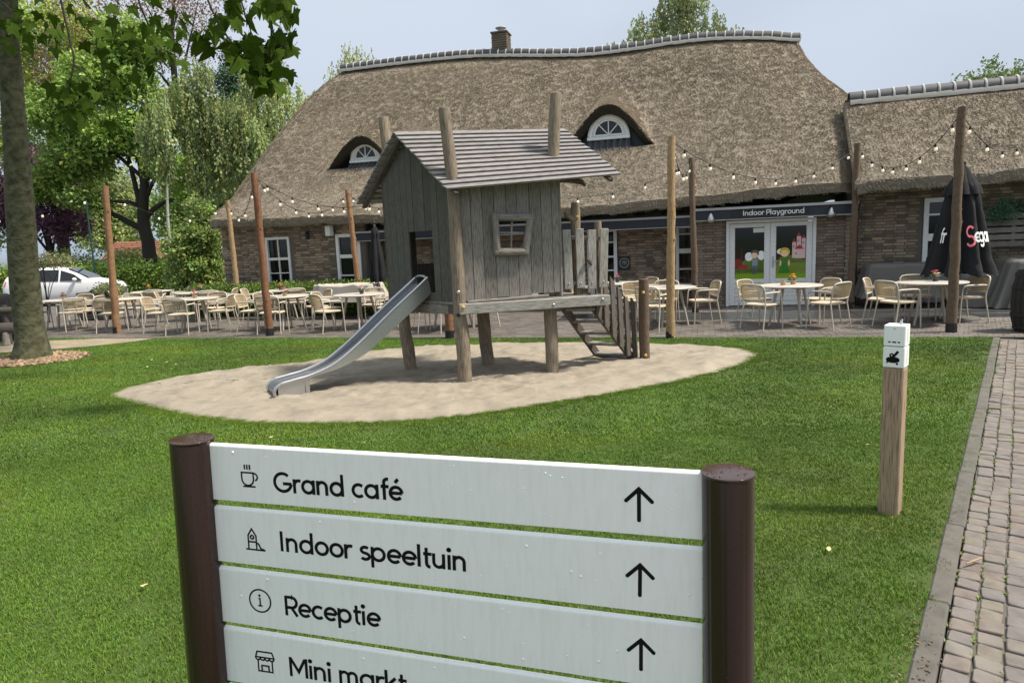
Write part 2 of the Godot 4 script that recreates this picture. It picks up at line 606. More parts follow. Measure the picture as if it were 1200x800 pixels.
func make_grounds() -> void:
	var g := Geo.new()
	g.quad(Vector3(-700, -0.08, 300), Vector3(700, -0.08, 300), Vector3(700, -0.08, -900), Vector3(-700, -0.08, -900))
	setting("ground", g, M.far_ground)
	var edge := PEDGE - PSIDE * 0.09
	var lawn := PackedVector2Array([xz(on_wall(-24, 0, 5.17)), xz(on_wall(2.62, 0, 5.17)), xz(edge + PATH * 9.4), xz(edge - PATH * 9.0), Vector2(-30, 10)])
	setting("lawn", flat(lawn, -0.004), M.soil)
	setting("added_bounce_paving", flat(PackedVector2Array([Vector2(-14, 0.9), Vector2(9, 0.9), Vector2(12, 16), Vector2(-16, 16)]), 0.0), M.bounce_paving)  # unseen paving added behind the camera to bounce light onto the sign
	var car_park := PackedVector2Array([xz(on_wall(-24, 0, 6.0)), xz(on_wall(-24, 0, -1)), xz(on_wall(-15.6, 0, -1)), xz(on_wall(-15.6, 0, -12)), Vector2(-60, -60), Vector2(-70, -14)])
	setting("car_park", flat(car_park, -0.03), M.tarmac)
	# the sand pit: a sheet with scuffs and hollows
	var ring := smooth_ring(SAND, 14, 0.03)
	var f := FastNoiseLite.new()
	f.seed = 3
	f.frequency = 1.6
	f.fractal_octaves = 4
	var dent := FastNoiseLite.new()
	dent.noise_type = FastNoiseLite.TYPE_CELLULAR
	dent.cellular_return_type = FastNoiseLite.RETURN_DISTANCE
	dent.frequency = 3.4
	dent.fractal_octaves = 2
	var mid := Vector2(-0.8, -8.8)
	var rows := []
	for k in 111:
		var s := k / 110.0
		var row := PackedVector3Array()
		for p in ring:
			var q := mid.lerp(p, s)
			var bump := f.get_noise_2dv(q) * 0.03 + f.get_noise_2dv(q * 3.2) * 0.02 - dent.get_noise_2dv(q) * 0.016 + absf(f.get_noise_2dv(q * 9.0)) * -0.022
			row.append(Vector3(q.x, 0.006 + (maxf(bump, -0.035) + 0.042) * smoothstep(0, 0.10, 1.0 - s), q.y))
		row.append(row[0])
		rows.append(row)
	g = Geo.new()
	g.sheet(rows)
	setting("sand_pit", g, M.sand)
	setting("gravel_strip", flat(PackedVector2Array(GRAVEL), 0.004), M.gravel)


func make_terrace() -> void:
	var ter := Node3D.new()
	put(ter, "terrace")
	ter.set_meta("kind", "structure")
	var bed := PackedVector2Array([xz(on_wall(-24, 0, -1)), xz(on_wall(12, 0, -1)), xz(on_wall(12, 0, 5.1)), xz(on_wall(-24, 0, 5.1))])
	part("bed", flat(bed, -0.014), M.paver_bed, ter)
	var g := Geo.new()
	g.box(Transform3D.IDENTITY, Vector3(0.193, 0.05, 0.093), 0.006)
	var places := []
	var cols := []
	var turn := Basis(U, Vector3.UP, N)
	var r := 0
	var off := -0.9
	while off < 5.06:
		var u := -24.0 + (0.1 if r % 2 else 0.0)
		while u < 12.0:
			if not (off > 1.18 and off < 2.66 and u > -4.6 and u < 7.4):
				places.append(Transform3D(turn * Basis.from_euler(Vector3(rf(-0.012, 0.012), rf(-0.02, 0.02), rf(-0.012, 0.012))), on_wall(u, -0.027 + rf(-0.003, 0.003), off)))
				var k := rf(0.72, 1.25)
				cols.append(Color(k * rf(0.94, 1.08), k, k * rf(0.9, 1.02)))
			u += 0.2
		off += 0.1
		r += 1
	scatter("paving_bricks", g.mesh(), M.paver, places, cols, ter)
	var slab_mesh := []
	for k in 4:
		var s := Geo.new()
		s.col = grey(0.8 + 0.15 * k)
		s.box(Transform3D.IDENTITY, Vector3(0.985, 0.05, 0.72), 0.006)
		slab_mesh.append(s.mesh())
	for row in 2:
		for k in 12:
			var o := part("slab", slab_mesh[rng.randi() % 4], M.slab, ter)
			o.transform = Transform3D(turn, on_wall(-4.05 + k * 1.0, -0.024, 1.55 + row * 0.735))
	var kerb := Geo.new()
	kerb.box(Transform3D.IDENTITY, Vector3(0.49, 0.09, 0.075), 0.008)
	var km := kerb.mesh()
	for k in 55:
		var o := part("kerb_stone", km, M.concrete, ter)
		o.transform = Transform3D(turn, on_wall(-24.3 + k * 0.5, -0.037, 5.13))


func make_path() -> void:
	var path := Node3D.new()
	put(path, "path")
	path.set_meta("kind", "structure")
	var a := PEDGE - PATH * 6.0
	var b := PEDGE + PATH * 9.55
	part("bed", flat(PackedVector2Array([xz(a), xz(b), xz(b + PSIDE * 1.9), xz(a + PSIDE * 1.9)]), -0.015), M.joint, path)
	# edging strip of long concrete bands
	var t := -6.0
	while t < 9.4:
		var l := rf(0.9, 1.05)
		var g := Geo.new()
		g.col = tint(0.08)
		g.box(Transform3D.IDENTITY, Vector3(0.088, 0.12, l - 0.012), 0.009)
		var o := part("edging_stone", g, M.concrete, path)
		o.transform = Transform3D(Basis(PSIDE, Vector3.UP, -PATH) * Basis.from_euler(Vector3(rf(-0.006, 0.006), rf(-0.008, 0.008), rf(-0.03, 0.03))), PEDGE - PSIDE * 0.05 + PATH * (t + l / 2) + Vector3.DOWN * 0.052)
		t += l
	var kinds := []
	for k in 10:
		var g := Geo.new()
		var tone: Array = [Color(1, 0.98, 0.95), Color(1.06, 1.0, 0.90), Color(0.94, 0.92, 0.95), Color(1.02, 0.92, 0.89), Color(0.80, 0.80, 0.84)]
		g.col = tone[k % 5] * rf(0.88, 1.12)
		var s := Vector3(rf(0.0875, 0.0925), 0.1, rf(0.098, 0.105))
		var top := []
		for q in [[-1, 1], [1, 1], [1, -1], [-1, -1]]:
			top.append(Vector3(q[0] * s.x / 2 + rf(-0.004, 0.004), rf(-0.003, 0.003), q[1] * s.z / 2 + rf(-0.004, 0.004)))
		var ring := []
		for y in [[-0.06, 1.0], [-0.007, 1.0], [-0.0015, 0.955], [0.0005, 0.88]]:
			var row := PackedVector3Array()
			for c in 4:
				var p: Vector3 = top[c]
				var p2: Vector3 = top[(c + 1) % 4]
				for w in [0.1, 0.5, 0.9]:
					var e := p.lerp(p2, w) * Vector3(y[1], 1, y[1])
					row.append(Vector3(e.x, e.y + y[0], e.z))
			ring.append(row)
		g.sheet(ring, true)
		var last: PackedVector3Array = ring[3]
		var cap := Vector3(rf(-0.01, 0.01), 0.002, rf(-0.01, 0.01))
		for c in 12:
			g.tri_out(last[c], last[(c + 1) % 12], cap, Vector3(0, -1, 0))
		kinds.append(g.mesh())
	var rest := []
	var tones := []
	var f := FastNoiseLite.new()
	f.frequency = 0.9
	for c in 19:
		var along_t := -5.9 + rf(0, 0.1)
		while along_t < 9.4:
			var p := PEDGE + PSIDE * (0.047 + c * 0.0945 + f.get_noise_2d(along_t, c * 0.2) * 0.012) + PATH * along_t
			var x := Transform3D(Basis(PSIDE, Vector3.UP, -PATH) * Basis.from_euler(Vector3(rf(-0.03, 0.03), rf(-0.06, 0.06) + (PI if rng.randf() < 0.5 else 0.0), rf(-0.03, 0.03))), p + Vector3.UP * (rf(-0.006, 0.004) - 0.004))
			var step := rf(0.100, 0.108)
			var near := along_t > -0.5 and along_t < 5.4 and c < 5 + int(along_t * 0.25) and c * 0.0945 < 0.45 + along_t * 0.05
			if near:
				var o := part("sett", kinds[rng.randi() % 10], M.sett, path)
				o.transform = x
			else:
				rest.append(x)
				var k := rf(0.85, 1.15)
				tones.append(Color(k * rf(0.97, 1.08), k, k * rf(0.92, 1.05)))
			along_t += step
	scatter("far_setts", kinds[0], M.sett, rest, tones, path)
	# moss and weeds in the joints, crumbs along the edging
	var tuft := Geo.new()
	for k in 9:
		var a2 := rf(0, TAU)
		var d := Vector3(cos(a2), 0, sin(a2))
		var s2 := d.cross(Vector3.UP) * 0.004
		tuft.tri(d * 0.003 - s2, d * 0.003 + s2, d * rf(0.01, 0.02) + Vector3.UP * rf(0.008, 0.02))
	var tm := []
	var tc := []
	for k in 1100:
		var c2 := rng.randi() % 8
		var p2 := PEDGE + PSIDE * (c2 * 0.0945) + PATH * rf(-0.6, 6.0)
		if f.get_noise_2d(p2.x * 2.0, p2.z * 2.0) > -0.05:
			tm.append(Transform3D(Basis(Vector3.UP, rf(0, TAU)).scaled(Vector3.ONE * rf(0.35, 0.95)), p2 + Vector3.DOWN * 0.010))
			var k2 := rf(0.7, 1.3)
			tc.append(Color(k2 * rf(2.0, 3.6), k2 * rf(1.6, 2.2), k2 * 1.6))
	scatter("joint_weeds", tuft.mesh(), M.green, tm, tc)
	var crumb := Geo.new()
	crumb.box(Transform3D.IDENTITY, Vector3(0.012, 0.004, 0.02), 0.0)
	var cm := []
	var cc := []
	for k in 260:
		var near_k := rng.randf() ** 2.0
		var p3 := PEDGE - PSIDE * (0.105 + absf(rng.randfn(0, 0.02))) + PATH * (-0.6 + near_k * 8.0)
		if k % 4 == 0:
			p3 = PEDGE - PSIDE * rf(0.0, 0.12) + PATH * rf(-0.5, 0.35)
		cm.append(Transform3D(Basis.from_euler(Vector3(rf(-0.4, 0.4), rf(0, TAU), rf(-0.4, 0.4))).scaled(Vector3(rf(0.2, 0.6), 0.5, rf(0.3, 0.8))), p3 + Vector3.UP * 0.012))
		var k3 := rf(0.2, 0.7)
		cc.append(Color(k3, k3 * 0.95, k3 * 0.8))
	scatter("leaf_litter", crumb.mesh(), M.chip, cm, cc)


# ======================================================== the thatched building
func lerp_list(list: Array, x: float) -> float:
	for k in range(1, list.size()):
		if x <= list[k].x:
			return cubic_interpolate(list[k - 1].y, list[k].y, list[maxi(k - 2, 0)].y, list[mini(k + 1, list.size() - 1)].y, clampf((x - list[k - 1].x) / (list[k].x - list[k - 1].x), 0, 1))
	return list[-1].y


const RIDGE := [Vector2(-12.9, 7.74), Vector2(-11.4, 7.75), Vector2(-9.9, 7.74), Vector2(-8.5, 7.70), Vector2(-7.1, 7.58), Vector2(-6.06, 7.46), Vector2(-4.77, 7.35), Vector2(-3.5, 7.35), Vector2(-2.3, 7.39), Vector2(-1.13, 7.37), Vector2(0.2, 7.23), Vector2(1.0, 7.09)]
const EAVE := [Vector2(-16, 2.72), Vector2(-13, 2.64), Vector2(-11, 2.60), Vector2(-8, 2.50), Vector2(-4, 2.50), Vector2(-1.5, 2.59), Vector2(0, 2.66), Vector2(2, 2.73)]
const LEFT_HIP := [Vector2(0, -15.25), Vector2(0.13, -14.85), Vector2(0.4, -14.52), Vector2(0.78, -13.9), Vector2(0.92, -13.4), Vector2(1, -12.9)]
const RIGHT_HIP := [Vector2(0, 1.85), Vector2(0.36, 2.0), Vector2(0.47, 2.2), Vector2(0.56, 1.95), Vector2(0.7, 1.5), Vector2(0.85, 1.18), Vector2(1, 1.0)]
const DORMERS := [[-10.66, 1.08, 0.86, -0.74, 0.94, 0.58, 0.18], [-3.84, 1.16, 1.08, -0.95, 1.08, 0.63, 0.26]]   # middle, half width, rise, off, window width, height, its foot above the roof


func roof_height(u: float, off: float) -> float:
	var t := (0.55 - off) / 4.75
	var lo := lerp_list(EAVE, u)
	return lo + (lerp_list(RIDGE, u) - 0.2 - lo) * t


func bell(x: float) -> float:
	return (0.5 + 0.5 * cos(PI * minf(absf(x), 1.0))) ** 0.56


func thatch_sheet(rows: Array, parent: Node, density: float, reeds: Mesh, called: String) -> void:
	# the ends of the reeds, laid all over the sheet
	var places := []
	var cols := []
	var f := FastNoiseLite.new()
	f.frequency = 0.35
	f.fractal_octaves = 3
	for r in rows.size() - 1:
		var ra: PackedVector3Array = rows[r]
		var rb: PackedVector3Array = rows[r + 1]
		for k in ra.size() - 1:
			var p := ra[k]
			var up := rb[k] - p
			var side := ra[k + 1] - p
			var nn := side.cross(up)
			var area := nn.length()
			if area < 1e-4 or area > 0.5 or up.length() < 0.01:
				continue
			nn /= area
			if nn.y < 0.0:
				nn = -nn
			if nn.dot(N) < -0.35 or nn.y < 0.35 or (r == 0 and rng.randf() < 0.5):
				continue
			var count := area * density
			var many := int(count) + (1 if rng.randf() < count - int(count) else 0)
			for q in many:
				var w := p + side * rng.randf() + up * rng.randf()
				var down := -up.normalized()
				var x := down.cross(nn).normalized()
				var b := Basis(x, nn, x.cross(nn)).rotated(nn, rf(-0.35, 0.35))
				places.append(Transform3D(b.scaled(Vector3.ONE * rf(0.5, 0.8)), w + nn * rf(-0.01, 0.012)))
				var t := rf(0.88, 1.1) * (1.0 + f.get_noise_3dv(w) * 0.28)
				cols.append(Color(t * rf(0.97, 1.04), t, t * rf(0.93, 1.03)))
	scatter(called, reeds, M.reed, places, cols, parent)


# the cut butts of the reeds along an eave
func eave_fringe(under: Array, parent: Node, reeds: Mesh) -> void:
	var places := []
	var cols := []
	for k in under[0].size() - 1:
		var a: Vector3 = under[0][k]
		var b: Vector3 = under[0][k + 1]
		var low: Vector3 = under[2][k]
		if a.distance_to(b) > 0.5:
			continue
		for q in int(a.distance_to(b) * 36.0) + 1:
			var t := rng.randf()
			var h := rf(0.05, 0.85)
			var p := a.lerp(b, rng.randf()).lerp(low + (b - a) * t, h)
			var out := (b - a).cross(Vector3.UP).normalized()
			if out.dot(N) < 0.0:
				out = -out
			var y := (out + Vector3.UP * 0.2).normalized()
			var x := Vector3.DOWN.cross(y).normalized()
			places.append(Transform3D(Basis(x, y, x.cross(y)).scaled(Vector3.ONE * rf(0.5, 0.8)), p - out * 0.01))
			var tone := rf(0.65, 1.1)
			cols.append(Color(tone, tone, tone * rf(0.93, 1.0)))
	scatter("eave_reeds", reeds, M.reed, places, cols, parent)


func reed_clump() -> Mesh:
	var g := Geo.new()
	for k in 40:
		var p := Vector3(rf(-0.09, 0.09), -0.008, rf(-0.1, 0.1))
		var l := rf(0.018, 0.04)
		var q := p + Vector3(rf(-0.012, 0.012), rf(0.012, 0.026), -l)
		g.col = grey(rf(0.65, 1.25))
		var w := rf(0.0032, 0.006)
		var a := []
		var b := []
		for s in 3:
			var an := TAU * s / 3.0 + 0.5
			a.append(p + Vector3(cos(an), sin(an), 0) * w)
			b.append(q + Vector3(cos(an), sin(an), 0) * w)
		for s in 3:
			g.quad_out(a[s], a[(s + 1) % 3], b[(s + 1) % 3], b[s], (p + q) / 2)
		g.tri_out(b[0], b[1], b[2], p)
	return g.mesh()


func make_building() -> void:
	var house := thing("thatched_building", "long brown brick farmhouse with sagging thatched roof and two eyebrow windows", "building")
	var reeds := reed_clump()
	# ---- main roof
	var ts := []
	for k in 71:
		ts.append(k / 70.0)
	for d in DORMERS:
		var td: float = (0.55 - d[3]) / 4.75
		ts.append(td - 0.0004)
		ts.append(td + 0.0004)
	ts.sort()
	var rows := []
	var fu := FastNoiseLite.new()
	fu.seed = 8
	fu.frequency = 0.8
	fu.fractal_octaves = 3
	var front_n := 230
	for t in ts:
		var row := PackedVector3Array()
		var ul := lerp_list(LEFT_HIP, t)
		var ur := lerp_list(RIGHT_HIP, t)
		var off: float = 0.55 - 4.75 * t
		var back := -8.4 - off
		var rc: float = 0.10 + 0.75 * (1.0 - t)
		for k in 9:    # rounded left hip
			var a := PI * 0.5 * k / 8.0
			var uu := ul + rc - rc * cos(a)
			row.append(on_wall(uu, roof_height(clampf(uu, -14.6, 1.0), off), off - rc + rc * sin(a)))
		for k in front_n + 1:
			var u := lerpf(ul + rc, ur - rc, float(k) / front_n)
			var h := roof_height(u, off)
			for d in DORMERS:
				if off <= d[3]:
					var hb := roof_height(u, d[3])
					var c: float = hb + d[2] * bell((u - d[0]) / d[1]) + (d[3] - off) * 0.40
					var blend := 0.12 * smoothstep(0.0, 0.4, d[3] - off)
					if absf(u - d[0]) < d[1] * 1.3 and c > h - blend:
						h = maxf(h, c) + maxf(0.0, blend - absf(h - c)) ** 2 / maxf(4.0 * blend, 0.001)
			h += fu.get_noise_2d(u, off) * 0.03
			row.append(on_wall(u, h, off))
		for k in range(1, 9):
			var a := PI * 0.5 * k / 8.0
			var uu := ur - rc + rc * sin(a)
			row.append(on_wall(uu, roof_height(minf(uu, 1.0), off), off - rc + rc * cos(a)))
		for k in 3:    # right side, back, left side
			row.append(on_wall(ur, roof_height(1.0, off), lerpf(off - rc, back, (k + 1) / 3.0)))
		for k in 11:
			var u := lerpf(ur, ul, (k + 1) / 11.0)
			row.append(on_wall(u, roof_height(clampf(u, -12.9, 1.0), off), back))
		row.append(on_wall(ul, roof_height(-12.9, off), lerpf(back, off - rc, 0.5)))
		row.append(row[0])
		rows.append(row)
	var g := Geo.new()
	# leave the mouths of the eyebrow windows open
	var first := 0
	var w: int = rows[0].size()
	for r in rows.size():
		for k in w:
			g.vert(rows[r][k], Vector3.ZERO, Vector2.ZERO)
	for r in rows.size() - 1:
		var gap: bool = ts[r + 1] - ts[r] < 0.001
		for k in w - 1:
			if gap and (rows[r + 1][k].y - rows[r][k].y > 0.02 or rows[r + 1][k + 1].y - rows[r][k + 1].y > 0.02):
				continue
			g.face(first + r * w + k, first + r * w + k + 1, first + (r + 1) * w + k + 1, first + (r + 1) * w + k)
	for k in g.v.size():
		g.n[k] = g.n[k].normalized()
	var roof := part("thatched_roof", g, M.thatch, house)
	thatch_sheet(rows, roof, 230.0, reeds, "reed_ends")
	# underside of the eaves
	var bottom: PackedVector3Array = rows[0]
	var under := []
	for step in [[0.0, 0.0], [0.03, -0.10], [0.07, -0.21], [0.75, -0.02]]:
		var row := PackedVector3Array()
		for p in bottom:
			var q := p - O
			var u := q.dot(U)
			var off := q.dot(N)
			var du: float = clampf(u, -15.25 + step[0], 1.85 - step[0])
			var doff: float = clampf(off, -8.95 + step[0], 0.55 - step[0])
			row.append(on_wall(du, p.y + step[1] + (rf(-0.012, 0.012) if step[1] < -0.09 else 0.0), doff))
		under.append(row)
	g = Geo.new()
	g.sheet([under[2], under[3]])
	part("eave_underside", g, M.thatch_painted_shade, roof)
	g = Geo.new()
	g.sheet([under[0], under[1], under[2]])
	part("eave_edge", g, M.thatch, roof)
	eave_fringe(under, roof, reeds)
	# ridge tiles bedded in mortar
	var ridge := Node3D.new()
	put(ridge, "ridge", house)
	ridge_row(ridge, -12.95, 1.05, -4.2, RIDGE, 0.245, 0.15)
	for d in DORMERS:
		dormer(house, d)
	make_wing(house, reeds)
	make_chimney(house)
	make_walls(house)


func ridge_row(parent: Node, u0: float, u1: float, off: float, list: Array, step: float, rad: float) -> void:
	var bed := Geo.new()
	var m := int((u1 - u0) / step)
	step = (u1 - u0) / m
	var shapes := []
	for k in 4:
		var g := Geo.new()
		g.col = grey(0.8 + 0.14 * k)
		var rows := []
		for x in [-0.5, -0.48, 0.38, 0.40]:
			var row := PackedVector3Array()
			for a in 9:
				var an := PI * (a / 8.0 * 1.16 - 0.08)
				var rr: float = rad * (0.97 if absf(x) > 0.485 or x > 0.39 else 1.0)
				row.append(Vector3(x * step * 1.02, sin(an) * rr * 1.15, -cos(an) * rr))
			rows.append(row)
		g.sheet(rows)
		shapes.append(g.mesh())
	var collar := Geo.new()
	var crow := []
	for x in [-0.085, -0.06, 0.06, 0.085]:
		var row := PackedVector3Array()
		for a in 9:
			var an := PI * (a / 8.0 * 1.16 - 0.08)
			var rr: float = rad * (1.0 if absf(x) > 0.07 else 1.10)
			row.append(Vector3(x * step, sin(an) * rr * 1.15, -cos(an) * rr))
		crow.append(row)
	collar.sheet(crow)
	var cm := collar.mesh()
	for k in m:
		var u := u0 + (k + 0.5) * step
		var h := lerp_list(list, u)
		var dh := lerp_list(list, u + step * 0.5) - lerp_list(list, u - step * 0.5)
		var x := Transform3D(Basis((U * step + Vector3.UP * dh).normalized(), Vector3.UP, N).orthonormalized(), on_wall(u, h - rad * 1.15 + rf(-0.008, 0.008), off))
		var o := part("ridge_tile", shapes[rng.randi() % 4], M.ridge, parent)
		o.transform = x
		var c := part("tile_joint", cm, M.ridge_joint, parent)
		c.transform = x.translated_local(Vector3(step * 0.5, 0.002, 0))
	var rows2 := []
	for k in m * 2 + 1:
		var u := u0 + k * step * 0.5
		var h := lerp_list(list, u) - rad * 1.15
		var row := PackedVector3Array()
		for q in [[0.22, -0.11], [0.20, -0.03], [0.13, 0.02], [-0.13, 0.02], [-0.20, -0.03], [-0.22, -0.11]]:
			row.append(on_wall(u, h + q[1] * rad / 0.15 + rf(-0.01, 0.01), off + q[0] * rad / 0.17))
		rows2.append(row)
	bed.sheet(rows2)
	part("ridge_bed", bed, M.ridge_mortar, parent)


func dormer(house: Node3D, d: Array) -> void:
	var uc: float = d[0]
	var hb := roof_height(uc, d[3])
	var o := Node3D.new()
	put(o, "eyebrow_window", house)
	var outer := PackedVector3Array()
	var cut := PackedVector3Array()
	var inner := PackedVector3Array()
	for k in 41:
		var x := lerpf(-1.0, 1.0, k / 40.0)
		var u: float = uc + x * d[1]
		var h0 := roof_height(u, d[3])
		outer.append(on_wall(u, h0 + d[2] * bell(x) + 0.012, d[3] + 0.012))
		var h1: float = h0 + (d[2] - 0.17) * bell(x * 1.10) - 0.03
		cut.append(on_wall(lerpf(u, uc, 0.04), h1, d[3] - 0.09))
		inner.append(on_wall(lerpf(u, uc, 0.06), h1, d[3] - 0.44))
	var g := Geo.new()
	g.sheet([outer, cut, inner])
	part("thatch_mouth", g, M.thatch_painted_shade, o)
	# board wall behind the window
	g = Geo.new()
	var low := PackedVector3Array()
	for k in 41:
		var q := inner[k] - O
		low.append(on_wall(q.dot(U), hb - 0.35, d[3] - 0.43))
	g.sheet([low, inner])
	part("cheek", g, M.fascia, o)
	var ww: float = d[4] / 2.0
	var hh: float = d[5]
	var foot: float = hb + d[6]
	var off: float = d[3] - 0.30
	var fr := Geo.new()
	var arcs := []
	for q in [[1.0, 0.0], [1.0, 0.06], [0.80, 0.06], [0.80, 0.0]]:
		var row := PackedVector3Array()
		for k in 25:
			var a := PI * k / 24.0
			row.append(on_wall(uc - cos(a) * ww * q[0], foot + 0.07 + sin(a) * (hh - 0.07) * q[0], off + q[1]))
		arcs.append(row)
	fr.sheet(arcs)
	fr.box(Transform3D(Basis(U, Vector3.UP, N), on_wall(uc, foot + 0.035, off + 0.03)), Vector3(ww * 2.04, 0.075, 0.15), 0.008)
	var win := part("window", fr, M.white_paint, o)
	# inner sash
	var sash := Geo.new()
	var ring := PackedVector2Array()
	for k in 25:
		var a := PI * k / 24.0
		ring.append(Vector2(-cos(a) * ww * 0.68, 0.12 + sin(a) * (hh - 0.07) * 0.66))
	ring.append(ring[0])
	var face := Transform3D(Basis(U, Vector3.UP, N), on_wall(uc, foot, off + 0.025))
	sash.stroke(ring, 0.022, face)
	for a in [PI * 0.26, PI * 0.5, PI * 0.74]:
		var tip := Vector2(cos(a) * ww * 0.67, 0.12 + sin(a) * (hh - 0.07) * 0.65)
		sash.box(along(face * Vector3(tip.x / 2, (tip.y + 0.12) / 2, 0.004), face.basis * Vector3(tip.x, tip.y - 0.12, 0), N), Vector3(0.026, tip.distance_to(Vector2(0, 0.12)), 0.03), 0.004)
	part("sash", sash, M.white_paint, o)
	var glass := Geo.new()
	var board := Geo.new()
	for k in 24:
		var a := PI * k / 24.0
		var b := PI * (k + 1) / 24.0
		glass.tri(on_wall(uc, foot + 0.1, off + 0.015), on_wall(uc + cos(a) * ww * 0.68, foot + 0.11 + sin(a) * (hh - 0.07) * 0.66, off + 0.015), on_wall(uc + cos(b) * ww * 0.68, foot + 0.11 + sin(b) * (hh - 0.07) * 0.66, off + 0.015))
		board.tri(on_wall(uc, foot, off + 0.008), on_wall(uc + cos(a) * ww * 0.96, foot + 0.06 + sin(a) * (hh - 0.07) * 0.96, off + 0.008), on_wall(uc + cos(b) * ww * 0.96, foot + 0.06 + sin(b) * (hh - 0.07) * 0.96, off + 0.008))
	part("panel", board, M.white_paint, o)
	part("pane", glass, M.pane, o)
	# a row of dark tiles below it
	for k in 7:
		var t := Geo.new()
		t.col = grey(rf(0.8, 1.2))
		var wt := ww * 2.1 / 7.0
		var c := uc - ww * 1.05 + (k + 0.5) * wt
		var rows := []
		for q in [[foot + 0.0, off + 0.06], [foot - d[6] * 0.5 - 0.03, off + 0.22], [hb - 0.05, off + 0.36], [hb - 0.09, off + 0.36]]:
			var row := PackedVector3Array()
			for s in 7:
				var x := s / 6.0 - 0.5
				row.append(on_wall(c + x * wt, q[0] + 0.028 * cos(x * TAU * 1.0), q[1] + 0.02 * cos(x * TAU)))
			rows.append(row)
		t.sheet(rows)
		part("sill_tile", t, M.ridge, o)


func make_wing(house: Node3D, reeds: Mesh) -> void:
	var wing := Node3D.new()
	put(wing, "wing_roof", house)
	var rows := []
	var f := FastNoiseLite.new()
	f.frequency = 0.7
	var er := 2.20   # from eave to ridge, level
	for k in 41:
		var t := k / 40.0
		var row := PackedVector3Array()
		for j in 101:
			var u := 1.60 + 0.10 * t + (9.4 - 1.6) * (j / 100.0) ** 1.0
			var lo := 2.72 + 0.025 * (u - 1.6) + 0.03 * sin(u * 1.3)
			var hi := wing_ridge(u) - 0.17
			var round_ := 0.10 * exp(-(u - 1.6) * 7.0) + 0.05 * exp(-t * 14.0)
			row.append(on_wall(u, lerpf(lo, hi, t) - round_ + f.get_noise_2d(u, t * 3.0) * 0.03, 0.95 - er * t))
		rows.append(row)
	var g := Geo.new()
	g.sheet(rows)
	var back := []
	for k in 2:
		var row := PackedVector3Array()
		for j in 12:
			var u := 1.7 + 7.7 * j / 11.0
			row.append(on_wall(u, wing_ridge(u) - 0.17 if k == 0 else 2.5, 0.95 - er if k == 0 else 0.95 - er * 2.0))
		back.append(row)
	g.sheet(back)
	# verge: the thick cut end of the thatch, and the underside
	var va := PackedVector3Array()
	var vb := PackedVector3Array()
	var vc := PackedVector3Array()
	for k in 41:
		var p: Vector3 = rows[k][0]
		va.append(p)
		vb.append(p + Vector3.DOWN * 0.12 + U * -0.05 + N * -0.02)
		vc.append(p + Vector3.DOWN * 0.34 + U * 0.05 - N * 0.10)
	g.sheet([vc, vb, va])
	var roof := part("thatch", g, M.thatch, wing)
	thatch_sheet(rows, roof, 230.0, reeds, "reed_ends")
	thatch_sheet([vb, va], roof, 90.0, reeds, "verge_reeds")
	var under := []
	for s in [[0.0, 0.0], [-0.03, -0.11], [-0.07, -0.22], [-1.05, 0.05]]:
		var row := PackedVector3Array()
		for j in 101:
			row.append(rows[0][j] + N * s[0] + Vector3.UP * s[1])
		under.append(row)
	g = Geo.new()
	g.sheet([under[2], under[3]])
	part("eave_underside", g, M.thatch_painted_shade, wing)
	g = Geo.new()
	g.sheet([under[0], under[1], under[2]])
	part("eave_edge", g, M.thatch, wing)
	eave_fringe(under, wing, reeds)
	var list := []
	for k in 12:
		list.append(Vector2(1.6 + k * 0.75, wing_ridge(1.6 + k * 0.75)))
	var ridge := Node3D.new()
	put(ridge, "wing_ridge", house)
	ridge_row(ridge, 1.78, 9.4, 0.95 - er, list, 0.30, 0.17)


func wing_ridge(u: float) -> float:
	return 4.86 + 0.010 * (u - 1.6)


func make_chimney(house: Node3D) -> void:
	var c := Node3D.new()
	put(c, "chimney", house)
	var turn := Basis(U, Vector3.UP, N)
	var core := Geo.new()
	core.box(Transform3D(turn, on_wall(-7.5, 7.60, -4.35)), Vector3(0.44, 0.92, 0.44), 0.0)
	part("stack", core, M.mortar, c)
	var b := Geo.new()
	b.col = grey(0.55)
	b.box(Transform3D.IDENTITY, Vector3(0.148, 0.055, 0.10), 0.005)
	var bm := b.mesh()
	for r in 12:
		for face in 4:
			for k in 3:
				var o := part("brick", bm, M.brick, c)
				var x := -0.165 + k * 0.158 + (0.03 if r % 2 else 0.0) - 0.008
				o.transform = Transform3D(turn * Basis(Vector3.UP, PI / 2 * face), on_wall(-7.5, 7.27 + r * 0.068, -4.35)) * Transform3D(Basis.IDENTITY, Vector3(x, 0, 0.19))
	var cap := Geo.new()
	cap.box(Transform3D(turn, on_wall(-7.5, 8.09, -4.35)), Vector3(0.54, 0.05, 0.54), 0.01)
	part("cap", cap, M.concrete, c)
	var flue := Geo.new()
	flue.lathe([Vector2(0.09, 0), Vector2(0.09, 0.14), Vector2(0.17, 0.15), Vector2(0.17, 0.17), Vector2(0.001, 0.22)], 12, Transform3D(Basis.IDENTITY, on_wall(-7.5, 8.10, -4.35)))
	part("flue", flue, M.zinc, c)


